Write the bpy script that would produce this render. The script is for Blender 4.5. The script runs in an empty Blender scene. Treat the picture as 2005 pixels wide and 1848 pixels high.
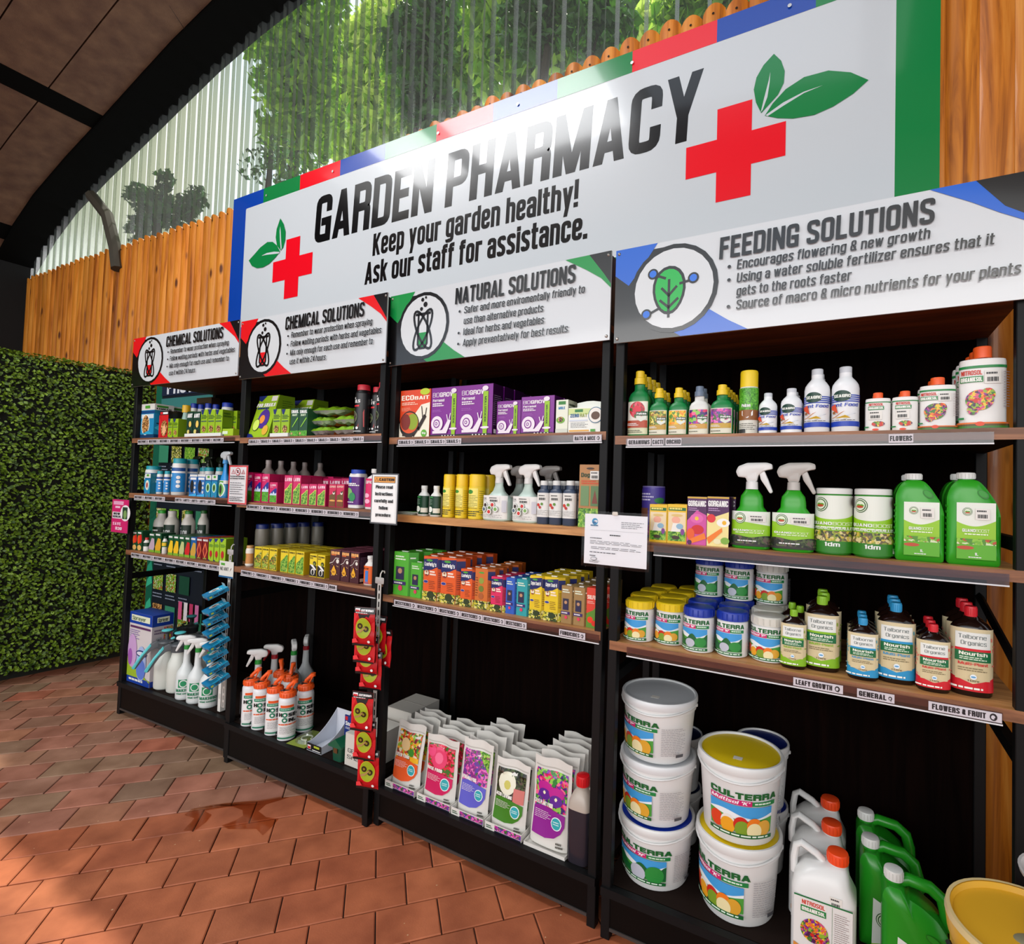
import bpy, math, random
from mathutils import Vector, Matrix
random.seed(7)
C = bpy.context.scene.collection
PI = math.pi
# ---------------------------------------------------------------- camera
FPX, CX, CY, YAW, PIT, ROL = 1048.7258, 1103.585, 922.569, -0.48318625, 0.0323667859, 0.0301152292
CP = Vector((4.02648697, -1.75044303, 1.51154776))
FW = Vector((math.sin(YAW)*math.cos(PIT), math.cos(YAW)*math.cos(PIT), math.sin(PIT)))
_r = Vector((math.cos(YAW), -math.sin(YAW), 0)); _u = _r.cross(FW)
RT = _r*math.cos(ROL) + _u*math.sin(ROL); UP = -_r*math.sin(ROL) + _u*math.cos(ROL)
cd = bpy.data.cameras.new('camera'); cam = bpy.data.objects.new('camera', cd); C.objects.link(cam)
cd.sensor_fit = 'HORIZONTAL'; cd.sensor_width = 36; cd.lens = FPX/2005*36
cd.shift_x = (1002.5-CX)/2005; cd.shift_y = (CY-924)/2005; cd.clip_start = .05; cd.clip_end = 200
cam.matrix_world = Matrix(((RT.x, UP.x, -FW.x, CP.x), (RT.y, UP.y, -FW.y, CP.y), (RT.z, UP.z, -FW.z, CP.z), (0, 0, 0, 1)))
bpy.context.scene.camera = cam
# ---------------------------------------------------------------- light
sc = bpy.context.scene
sc.view_settings.view_transform = 'Standard'; sc.view_settings.look = 'None'
sc.view_settings.exposure = EXPO = 0.25; sc.view_settings.gamma = 1
w = bpy.data.worlds.new('sky'); sc.world = w; w.use_nodes = True
nt = w.node_tree; bg = nt.nodes['Background']
tc = nt.nodes.new('ShaderNodeTexCoord'); nz = nt.nodes.new('ShaderNodeTexNoise'); nz.inputs['Scale'].default_value = 3.0
nz.inputs['Detail'].default_value = 4
cr = nt.nodes.new('ShaderNodeValToRGB'); cr.color_ramp.elements[0].position = .38; cr.color_ramp.elements[1].position = .62
cr.color_ramp.elements[0].color = (.72, .84, 1, 1); cr.color_ramp.elements[1].color = (1, .98, .95, 1)
nt.links.new(tc.outputs['Generated'], nz.inputs['Vector']); nt.links.new(nz.outputs['Fac'], cr.inputs['Fac'])
nt.links.new(cr.outputs['Color'], bg.inputs['Color']); bg.inputs['Strength'].default_value = 1.15
def area(name, loc, tgt, sx, sy, power, col=(1, 1, 1)):
    l = bpy.data.lights.new(name, 'AREA'); l.shape = 'RECTANGLE'; l.size = sx; l.size_y = sy; l.energy = power; l.color = col
    o = bpy.data.objects.new(name, l); C.objects.link(o); o.location = loc
    o.rotation_euler = (Vector(tgt)-Vector(loc)).to_track_quat('-Z', 'Y').to_euler(); return o
# daylight falling through the open front of the shed and its skylights
area('daylight_opening', (2.8, -7.0, 3.2), (2.6, 0, 1.2), 9, 2.4, 210, (1, .97, .93))
area('roof_skylight', (.75, -1.41, 5.12), (.75, -1.41, 0), 2.7, .95, 85, (.98, .99, 1))
sl = bpy.data.lights.new('sun', 'SUN'); sl.energy = 4.5; sl.angle = .03; sl.color = (1, .95, .82); so = bpy.data.objects.new('sun', sl); C.objects.link(so)
so.rotation_euler = Vector((.16, -.34, -1)).to_track_quat('-Z', 'Y').to_euler()
# ---------------------------------------------------------------- the four bays' frames: dx, dy, yaw, lean
BE = ((-.0475, .0092, .0206), (.0059, .0057, -.0094), (-.009, .0266, -.0298), (.0107, -.0191, -.0051))
BW = 1.1; BD = .52
def T(k, s, y, z):
    dx, dy, a = BE[k]
    return Vector(((k+dx)*BW+s*math.cos(a)-y*math.sin(a), dy*BW+s*math.sin(a)+y*math.cos(a), z))
def pj(P):
    d = P-CP; q = d.dot(FW); return CX+FPX*d.dot(RT)/q, CY-FPX*d.dot(UP)/q
def solve(f, lo, hi):
    a = f(lo)
    for _ in range(40):
        m = (lo+hi)/2; b = f(m)
        if (a < 0) == (b < 0): lo = m
        else: hi = m
    return (lo+hi)/2
def s_at(k, x, y, z): return solve(lambda s: pj(T(k, s, y, z))[0]-x, -.5, 1.6)      # where on bay k an image column falls
def z_at(k, s, y, yp): return solve(lambda z: yp-pj(T(k, s, y, z))[1], -.1, 2.6)
# ---------------------------------------------------------------- materials
_m = {}
def lin(c): return tuple(((x/12.92) if x <= .04045 else ((x+.055)/1.055)**2.4) for x in c)
def hexc(h): h = h.lstrip('#'); return lin(tuple(int(h[i:i+2], 16)/255 for i in (0, 2, 4)))
def newmat(n):
    m = bpy.data.materials.new(n); m.use_nodes = True; return m, m.node_tree, m.node_tree.nodes['Principled BSDF']
def P(h, rough=.4, metal=0, spec=.5, trans=0, alpha=1, coat=0):
    key = (h, rough, metal, spec, trans, alpha, coat)
    if key in _m: return _m[key]
    m, t, b = newmat('paint_'+h.strip('#'))
    b.inputs['Base Color'].default_value = (*hexc(h), 1); b.inputs['Roughness'].default_value = rough
    b.inputs['Metallic'].default_value = metal; b.inputs['Specular IOR Level'].default_value = spec
    b.inputs['Transmission Weight'].default_value = trans; b.inputs['Alpha'].default_value = alpha
    b.inputs['Coat Weight'].default_value = coat; b.inputs['Coat Roughness'].default_value = .08
    _m[key] = m; return m
def node(t, kind, **kw):
    n = t.nodes.new(kind)
    for k, v in kw.items():
        if k in n.inputs.keys(): n.inputs[k].default_value = v
        else: setattr(n, k, v)
    return n
def ramp(t, cols, const=False):
    n = t.nodes.new('ShaderNodeValToRGB'); e = n.color_ramp.elements
    if const: n.color_ramp.interpolation = 'CONSTANT'
    while len(e) < len(cols): e.new(.5)
    for i, (p, c) in enumerate(cols): e[i].position = p; e[i].color = (*hexc(c), 1)
    return n
def photo(name, cols, scale=90, rough=.35):
    if name in _m: return _m[name]
    m, t, b = newmat('print_'+name)
    c = node(t, 'ShaderNodeTexCoord'); n = node(t, 'ShaderNodeTexNoise', Scale=scale*.6, Detail=2.0)
    mx = node(t, 'ShaderNodeMixRGB'); mx.blend_type = 'LINEAR_LIGHT'; mx.inputs[0].default_value = .012
    v = node(t, 'ShaderNodeTexVoronoi', Scale=scale); s = node(t, 'ShaderNodeSeparateColor')
    k = len(cols); r = ramp(t, [(i/k, q) for i, q in enumerate(cols)], True)
    t.links.new(c.outputs['Object'], n.inputs['Vector']); t.links.new(c.outputs['Object'], mx.inputs[1]); t.links.new(n.outputs['Color'], mx.inputs[2])
    t.links.new(mx.outputs[0], v.inputs['Vector']); t.links.new(v.outputs['Color'], s.inputs[0]); t.links.new(s.outputs[0], r.inputs[0])
    t.links.new(r.outputs[0], b.inputs['Base Color']); b.inputs['Roughness'].default_value = rough
    _m[name] = m; return m
def wood(name, c1, c2, c3, axis='x', scale=1.0, rough=.55, knots=True, coat=0, plank=None):
    if name in _m: return _m[name]
    m, t, b = newmat(name)
    c = node(t, 'ShaderNodeTexCoord'); mp = node(t, 'ShaderNodeMapping')
    sc_ = {'x': (.9, 14, 14), 'z': (14, 14, .9)}[axis]
    mp.inputs['Scale'].default_value = tuple(q*scale for q in sc_)
    n = node(t, 'ShaderNodeTexNoise', Scale=2.0, Detail=6.0, Roughness=.6, Distortion=.6)
    r = ramp(t, [(.3, c1), (.5, c2), (.72, c3)])
    t.links.new(c.outputs['Object'], mp.inputs['Vector']); t.links.new(mp.outputs[0], n.inputs['Vector']); t.links.new(n.outputs['Fac'], r.inputs[0])
    out = r.outputs[0]
    if plank:
        a = node(t, 'ShaderNodeAttribute', attribute_name='tone'); mu = node(t, 'ShaderNodeMixRGB'); mu.blend_type = 'MULTIPLY'; mu.inputs[0].default_value = 1
        t.links.new(out, mu.inputs[1]); t.links.new(a.outputs['Color'], mu.inputs[2]); out = mu.outputs[0]
    if knots:
        mp2 = node(t, 'ShaderNodeMapping'); mp2.inputs['Scale'].default_value = (9, 9, 3.2) if axis == 'z' else (3, 9, 9)
        v = node(t, 'ShaderNodeTexVoronoi', Scale=1.0); kr = node(t, 'ShaderNodeMapRange'); kr.inputs[1].default_value = .08; kr.inputs[2].default_value = .17
        mk = node(t, 'ShaderNodeMixRGB'); mk.inputs[1].default_value = (*hexc('#5a2c10'), 1)
        t.links.new(c.outputs['Object'], mp2.inputs[0]); t.links.new(mp2.outputs[0], v.inputs['Vector']); t.links.new(v.outputs['Distance'], kr.inputs[0])
        t.links.new(kr.outputs[0], mk.inputs[0]); t.links.new(out, mk.inputs[2]); out = mk.outputs[0]
    bp = node(t, 'ShaderNodeBump', Strength=.15, Distance=.004); t.links.new(n.outputs['Fac'], bp.inputs['Height']); t.links.new(bp.outputs[0], b.inputs['Normal'])
    t.links.new(out, b.inputs['Base Color']); b.inputs['Roughness'].default_value = rough; b.inputs['Coat Weight'].default_value = coat; b.inputs['Specular IOR Level'].default_value = .04 if rough >= .95 else .4
    _m[name] = m; return m
def clearmat(name, tint='#ffffff', gl=.12, rough=.05, diff=0.0):
    if name in _m: return _m[name]
    m = bpy.data.materials.new(name); m.use_nodes = True; t = m.node_tree; t.nodes.clear()
    o = node(t, 'ShaderNodeOutputMaterial'); tr = node(t, 'ShaderNodeBsdfTransparent'); g = node(t, 'ShaderNodeBsdfGlossy', Roughness=rough)
    tr.inputs[0].default_value = (*hexc(tint), 1); f = node(t, 'ShaderNodeFresnel', IOR=1.45); mx = node(t, 'ShaderNodeMixShader')
    ad = node(t, 'ShaderNodeMath', operation='ADD'); ad.inputs[1].default_value = gl-.04; ad.use_clamp = True
    ge = node(t, 'ShaderNodeNewGeometry'); iv = node(t, 'ShaderNodeMath', operation='SUBTRACT'); iv.inputs[0].default_value = 1; t.links.new(ge.outputs['Backfacing'], iv.inputs[1]); mu = node(t, 'ShaderNodeMath', operation='MULTIPLY')
    t.links.new(f.outputs[0], ad.inputs[0]); t.links.new(ad.outputs[0], mu.inputs[0]); t.links.new(iv.outputs[0], mu.inputs[1]); t.links.new(mu.outputs[0], mx.inputs[0]); t.links.new(tr.outputs[0], mx.inputs[1]); t.links.new(g.outputs[0], mx.inputs[2])
    s = mx.outputs[0]
    if diff:
        d = node(t, 'ShaderNodeBsdfDiffuse'); d.inputs[0].default_value = (.8, .82, .8, 1); tl = node(t, 'ShaderNodeBsdfTranslucent'); tl.inputs[0].default_value = (.85, .9, .85, 1)
        a1 = node(t, 'ShaderNodeMixShader'); a1.inputs[0].default_value = .7; t.links.new(d.outputs[0], a1.inputs[1]); t.links.new(tl.outputs[0], a1.inputs[2])
        m2 = node(t, 'ShaderNodeMixShader'); m2.inputs[0].default_value = diff; t.links.new(s, m2.inputs[1]); t.links.new(a1.outputs[0], m2.inputs[2]); s = m2.outputs[0]
    t.links.new(s, o.inputs[0]); _m[name] = m; return m
# ---------------------------------------------------------------- mesh builder
class MB:
    def __init__(s): s.v = []; s.f = []; s.m = []; s.mats = []; s.sm = []; s.tone = None
    def mi(s, m):
        if m not in s.mats: s.mats.append(m)
        return s.mats.index(m)
    def face(s, pts, m, smooth=False):
        n = len(s.v); s.v += [tuple(p) for p in pts]; s.f.append(tuple(range(n, n+len(pts)))); s.m.append(s.mi(m)); s.sm.append(smooth)
    def mesh(s, vs, fs, m, smooth=False):
        n = len(s.v); s.v += [tuple(p) for p in vs]; i = s.mi(m)
        for f in fs: s.f.append(tuple(n+q for q in f)); s.m.append(i); s.sm.append(smooth)
    def box(s, x0, y0, z0, x1, y1, z1, m, top=None, front=None):
        vs = [(x0, y0, z0), (x1, y0, z0), (x1, y1, z0), (x0, y1, z0), (x0, y0, z1), (x1, y0, z1), (x1, y1, z1), (x0, y1, z1)]
        s.mesh(vs, [(0, 3, 2, 1)], m); s.mesh(vs, [(4, 5, 6, 7)], top or m); s.mesh(vs, [(0, 1, 5, 4)], front or m)
        s.mesh(vs, [(1, 2, 6, 5), (2, 3, 7, 6), (3, 0, 4, 7)], m)
    def prism(s, pts, a, b, m, axis='y'):       # 2D outline (u, w) pushed from a to b along axis
        def q(p, t): return {'y': (p[0], t, p[1]), 'x': (t, p[0], p[1]), 'z': (p[0], p[1], t)}[axis]
        n = len(pts); vs = [q(p, a) for p in pts]+[q(p, b) for p in pts]
        s.mesh(vs, [tuple(range(n)), tuple(range(2*n-1, n-1, -1))]+[(i, n+i, n+(i+1) % n, (i+1) % n) for i in range(n)], m)
    def loft(s, rings, m, N=28, cap=True, smooth=True):     # rings: (z, rx, ry[, exponent, cx, cy])
        vs = []
        for r in rings:
            z, rx, ry = r[:3]; e = r[3] if len(r) > 3 else 2; cx = r[4] if len(r) > 4 else 0; cy = r[5] if len(r) > 5 else 0
            for i in range(N):
                a = 2*PI*i/N; x, y = sec(a, rx, ry, e); vs.append((cx+x, cy+y, z))
        fs = [(j*N+i, j*N+(i+1) % N, (j+1)*N+(i+1) % N, (j+1)*N+i) for j in range(len(rings)-1) for i in range(N)]
        if cap: fs += [tuple(range(N-1, -1, -1)), tuple((len(rings)-1)*N+i for i in range(N))]
        s.mesh(vs, fs, m, smooth)
    def tube(s, path, r, m, N=8, cap=True, ry=None):
        path = [Vector(p) for p in path]; vs = []; n = len(path)
        rr = r if isinstance(r, (list, tuple)) else [r]*n
        up = Vector((0, 0, 1)); pn = None
        for i, p in enumerate(path):
            d = (path[min(i+1, n-1)]-path[max(i-1, 0)]).normalized()
            if pn is None: pn = d.cross(up) if abs(d.z) < .9 else d.cross(Vector((0, 1, 0)))
            pn = (pn-d*pn.dot(d)).normalized(); b = d.cross(pn)
            for j in range(N):
                a = 2*PI*j/N; vs.append(p+pn*math.cos(a)*rr[i]+b*math.sin(a)*(rr[i] if ry is None else ry))
        fs = [(i*N+j, i*N+(j+1) % N, (i+1)*N+(j+1) % N, (i+1)*N+j) for i in range(n-1) for j in range(N)]
        if cap: fs += [tuple(range(N-1, -1, -1)), tuple((n-1)*N+i for i in range(N))]
        s.mesh(vs, fs, m, True)
    def data(s, name):
        me = bpy.data.meshes.new(name); me.from_pydata(s.v, [], s.f)
        for m in s.mats: me.materials.append(m)
        me.polygons.foreach_set('material_index', s.m); me.polygons.foreach_set('use_smooth', s.sm)
        if any(s.sm): me.set_sharp_from_angle(angle=math.radians(38))
        if s.tone:
            at = me.color_attributes.new('tone', 'FLOAT_COLOR', 'CORNER'); buf = []
            for f, c in zip(s.f, s.tone): buf += list((*c, 1))*len(f)
            at.data.foreach_set('color', buf)
        me.update(); return me
def sec(a, rx, ry, e):
    c, s_ = math.sin(a), -math.cos(a)
    if e == 2: return rx*c, ry*s_
    f = lambda q: math.copysign(abs(q)**(2/e), q)
    return rx*f(c), ry*f(s_)
class Wrap:                                                  # arc-length wrap round a section, u=0 at the front
    def __init__(s, rx, ry=None, e=2, off=0.0, prof=None):
        s.prof = prof; ry = ry or rx; s.rx, s.ry = rx, ry; N = 240; s.p = []; L = 0; s.l = []
        for i in range(-N//2, N//2+1):
            q = sec(2*PI*i/N, rx, ry, e)
            if s.p: L += math.hypot(q[0]-s.p[-1][0], q[1]-s.p[-1][1])
            s.p.append(q); s.l.append(L)
        s.L = L; s.off = off
    def __call__(s, u, z, lay):
        d = (u+s.off+s.L/2) % s.L; lo, hi = 0, len(s.l)-1
        while hi-lo > 1:
            m = (lo+hi)//2
            if s.l[m] <= d: lo = m
            else: hi = m
        t = (d-s.l[lo])/max(1e-9, s.l[hi]-s.l[lo]); a, b = s.p[lo], s.p[hi]
        x = a[0]+(b[0]-a[0])*t; y = a[1]+(b[1]-a[1])*t; dx, dy = b[0]-a[0], b[1]-a[1]; h = math.hypot(dx, dy) or 1
        k = 1.0
        if s.prof:
            pr = s.prof
            for i in range(len(pr)-1):
                if pr[i][0] <= z <= pr[i+1][0]: k = (pr[i][1]+(pr[i+1][1]-pr[i][1])*(z-pr[i][0])/max(1e-9, pr[i+1][0]-pr[i][0]))/s.rx; break
        return (x*k+dy/h*lay, y*k-dx/h*lay, z)
def flat(o, U, V):
    o, U, V = Vector(o), Vector(U), Vector(V); N = U.cross(V).normalized()
    return lambda u, v, l: tuple(o+U*u+V*v+N*l)
FRONT = lambda w, h, y=0: flat((-w/2, y, 0), (1, 0, 0), (0, 0, 1))
# ---------------------------------------------------------------- a condensed poster alphabet drawn with a square pen
def _g(s):
    out = []
    for st in s.split('|'):
        k = st[0]; out.append((k, [tuple(float(q) for q in p.split(',')) for p in st[1:].split()]))
    return out
GL = {  # r = rounded polyline, l = sharp polyline, d = diagonal cut level, o = dot
'A': (1.1, 'd0,0 .5,1|d1,0 .5,1|l.25,.2 .75,.2'), 'B': (1, 'l0,0 0,1|r0,1 1,1 1,.53 0,.53|r0,.53 1,.53 1,0 0,0'),
'C': (1, 'r1,.66 1,1 0,1 0,0 1,0 1,.34'), 'D': (1, 'l0,0 0,1|r0,1 1,1 1,0 0,0'), 'E': (.82, 'l1,1 0,1 0,0 1,0|l0,.52 .85,.52'),
'F': (.8, 'l0,0 0,1 1,1|l0,.52 .85,.52'), 'G': (1, 'r1,.76 1,1 0,1 0,0 1,0|l1,0 1,.42 .58,.42'), 'H': (1, 'l0,0 0,1|l1,0 1,1|l0,.52 1,.52'),
'I': (0, 'l.5,0 .5,1'), 'J': (.8, 'r0,.3 0,0 1,0 1,1'), 'K': (1.02, 'l0,0 0,1|d0,.35 1,1|d1,0 .3,.6'), 'L': (.78, 'l0,1 0,0 1,0'),
'M': (1.5, 'l0,0 0,1|l1,0 1,1|d.5,0 0,1|d.5,0 1,1'), 'N': (1.05, 'l0,0 0,1|l1,0 1,1|d1,0 0,1'), 'O': (1, 'c0,0 1,0 1,1 0,1'),
'P': (1, 'l0,0 0,1|r0,1 1,1 1,.42 0,.42'), 'Q': (1, 'c0,0 1,0 1,1 0,1|d1.1,-.08 .6,.25'), 'R': (1, 'l0,0 0,1|r0,1 1,1 1,.5 0,.5|r.4,.5 1,.5 1,0'),
'S': (1, 'r1,.78 1,1 0,1 0,.6 1,.4 1,0 0,0 0,.22'), 'T': (.9, 'l0,1 1,1|l.5,0 .5,1'), 'U': (1, 'r0,1 0,0 1,0 1,1'), 'V': (1.1, 'd.5,0 0,1|d.5,0 1,1'),
'W': (1.6, 'd.26,0 0,1|d.26,0 .5,1|d.74,0 .5,1|d.74,0 1,1'), 'X': (1.1, 'd0,0 1,1|d1,0 0,1'), 'Y': (1.1, 'd.5,.38 0,1|d.5,.38 1,1|l.5,0 .5,.4'),
'Z': (.9, 'l0,1 1,1|l0,0 1,0|d0,0 1,1'), '0': (.95, 'c0,0 1,0 1,1 0,1'), '1': (.3, 'l.7,0 .7,1|l.2,.86 .6,.9'), '2': (.92, 'r0,.7 0,1 1,1 1,.55 0,.18 0,0|l0,0 1,0'),
'3': (.92, 'r0,.75 0,1 1,1 1,.53 .3,.53|r.3,.53 1,.53 1,0 0,0 0,.25'), '4': (1, 'l.8,0 .8,1|l0,.25 1,.25|d0,.2 .75,1'), '5': (.92, 'l1,1 0,1 0,.58|r0,.6 1,.6 1,0 0,0 0,.25'),
'6': (.95, 'r1,.75 1,1 0,1 0,0 1,0 1,.55 0,.55'), '7': (.85, 'l0,1 1,1|d.3,0 1,1'), '8': (.95, 'c0,0 1,0 1,.5 0,.5|c0,.5 1,.5 1,1 0,1'), '9': (.95, 'r0,.25 0,0 1,0 1,1 0,1 0,.45 1,.45'),
'a': (.88, 'r0,.56 0,.76 1,.76 1,0|r1,.42 0,.42 0,0 1,0'), 'b': (.88, 'l0,0 0,1|r0,.76 1,.76 1,0 0,0'), 'c': (.84, 'r1,.52 1,.76 0,.76 0,0 1,0 1,.24'),
'd': (.88, 'l1,0 1,1|r1,.76 0,.76 0,0 1,0'), 'e': (.86, 'r0,.38 1,.38 1,.76 0,.76 0,0 1,0 1,.2'), 'f': (.5, 'r1,1 .3,1 .3,0|l0,.76 .9,.76'),
'g': (.88, 'r1,.76 1,-.24 0,-.24 0,-.16|r1,.76 0,.76 0,.02 1,.02'), 'h': (.88, 'l0,0 0,1|r0,.76 1,.76 1,0'), 'i': (0, 'l.5,0 .5,.76|o.5,1'), 'j': (0, 'l.5,-.2 .5,.76|o.5,1'),
'k': (.88, 'l0,0 0,1|d0,.25 1,.8|d1,0 .3,.5'), 'l': (0, 'l.5,0 .5,1'), 'm': (1.5, 'r0,0 0,.76 .5,.76 .5,0|r.5,.76 1,.76 1,0'), 'n': (.88, 'l0,0 0,.76|r0,.76 1,.76 1,0'),
'o': (.88, 'c0,0 1,0 1,.76 0,.76'), 'p': (.88, 'l0,-.24 0,.76|r0,.76 1,.76 1,0 0,0'), 'q': (.88, 'l1,-.24 1,.76|r1,.76 0,.76 0,0 1,0'), 'r': (.55, 'l0,0 0,.76|r0,.6 .1,.76 1,.76'),
's': (.82, 'r1,.62 1,.76 0,.76 0,.46 1,.30 1,0 0,0 0,.14'), 't': (.5, 'r.3,1 .3,0 1,0|l0,.76 .9,.76'), 'u': (.88, 'r0,.76 0,0 1,0|l1,0 1,.76'), 'v': (.95, 'd.5,0 0,.8|d.5,0 1,.8'),
'w': (1.4, 'd.26,0 0,.8|d.26,0 .5,.8|d.74,0 .5,.8|d.74,0 1,.8'), 'x': (.9, 'd0,0 1,.8|d1,0 0,.8'), 'y': (.92, 'd.5,.02 0,.8|d.28,-.28 1,.8'), 'z': (.8, 'l0,.76 1,.76|l0,0 1,0|d0,0 1,.8'),
'!': (0, 'l.5,.34 .5,1|o.5,0'), '.': (0, 'o.5,0'), ',': (0, 'l.5,-.14 .5,0'), '-': (.6, 'l0,.45 1,.45'), "'": (0, 'l.5,.78 .5,1'), '&': (1, 'c.1,.5 .85,.5 .85,1 .1,1|r.1,.5 0,.45 0,0 .85,0 .85,.4|d1.1,0 .3,.6'),
'*': (0, 'o.5,.38'), '%': (1, 'd0,0 1,1|o.1,.9|o.9,.1'), ':': (0, 'o.5,.1|o.5,.6'), '/': (.6, 'd0,0 1,1'), '(': (.2, 'r1,1 0,1 0,0 1,0'), ')': (.2, 'r0,1 1,1 1,0 0,0')}
GL = {k: (a, _g(b)) for k, (a, b) in GL.items()}
def _fillet(pts, r, closed, n):
    m = len(pts); out = []
    for i in range(m):
        if not closed and i in (0, m-1): out.append(pts[i]); continue
        p, a, b = Vector(pts[i]), Vector(pts[i-1]), Vector(pts[(i+1) % m])
        da, db = (a-p), (b-p); la, lb = da.length, db.length
        q = min(r, la*.499, lb*.499)
        if q < 1e-5 or la < 1e-6 or lb < 1e-6: out.append(pts[i]); continue
        A = p+da/la*q; B = p+db/lb*q
        for j in range(n+1):
            t = j/n; out.append(tuple(A*(1-t)**2+p*2*t*(1-t)+B*t*t))
    return out
def _stroke(pts, h, closed, butt=False):
    m = len(pts); L = []; R = []
    P_ = [Vector(p) for p in pts]
    if not closed:
        if not (butt and butt[0]): P_[0] = P_[0]+(P_[0]-P_[1]).normalized()*h
        if not (butt and butt[1]): P_[-1] = P_[-1]+(P_[-1]-P_[-2]).normalized()*h
    for i in range(m):
        a = P_[i-1] if (closed or i) else None; b = P_[(i+1) % m] if (closed or i < m-1) else None
        d1 = (P_[i]-a).normalized() if a is not None and (P_[i]-a).length > 1e-7 else None
        d2 = (b-P_[i]).normalized() if b is not None and (b-P_[i]).length > 1e-7 else None
        if d1 is None: d1 = d2
        if d2 is None: d2 = d1
        n1 = Vector((-d1.y, d1.x)); n2 = Vector((-d2.y, d2.x)); mm = n1+n2
        if mm.length < 1e-4: mm = n1
        mm.normalize(); k = h/max(.45, mm.dot(n1)); L.append(P_[i]+mm*k); R.append(P_[i]-mm*k)
    q = [(L[i], R[i], R[i+1], L[i+1]) for i in range(m-1)]
    if closed: q.append((L[-1], R[-1], R[0], L[0]))
    return q
_gc = {}
def glyph(ch, pw, cw, n):
    key = (ch, pw, cw, n)
    if key in _gc: return _gc[key]
    a, st = GL[ch]; W = pw if a == 0 else max(pw*1.05, (cw-pw)*a+pw); X = lambda x: pw/2+x*(W-pw); Y = lambda y: pw/2+y*(1-pw); Q = []
    for k, pts in st:
        if k == 'd':
            (x0, y0), (x1, y1) = pts; yy0 = y0*1.0; yy1 = y1*1.0; X0, X1 = X(x0), X(x1)
            ln = math.hypot(X1-X0, yy1-yy0); hw = pw/2*ln/abs(yy1-yy0)*.96
            Q.append(tuple(Vector(p) for p in ((X0-hw, yy0), (X0+hw, yy0), (X1+hw, yy1), (X1-hw, yy1))))
        elif k == 'o':
            x, y = X(pts[0][0]), Y(pts[0][1]) if pts[0][1] else pw/2; h = pw*.55
            Q.append(tuple(Vector(p) for p in ((x-h, y-h), (x+h, y-h), (x+h, y+h), (x-h, y+h))))
        else:
            pp = [(X(x), Y(y)) for x, y in pts]
            if k in 'rc': pp = _fillet(pp, min((W-pw)*.5, .12), k == 'c', n)
            Q += _stroke(pp, pw/2, k == 'c', tuple(q[1] not in (0, 1, .76, -.24) for q in (pts[0], pts[-1])) if k == 'r' else False)
    _gc[key] = (Q, W); return _gc[key]
def textw(s, h, cw, pw, gap): return sum((cw*.5 if c == ' ' else (glyph(c, pw, cw, 2)[1]+gap)) for c in s if c == ' ' or c in GL)*h-gap*h
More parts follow.
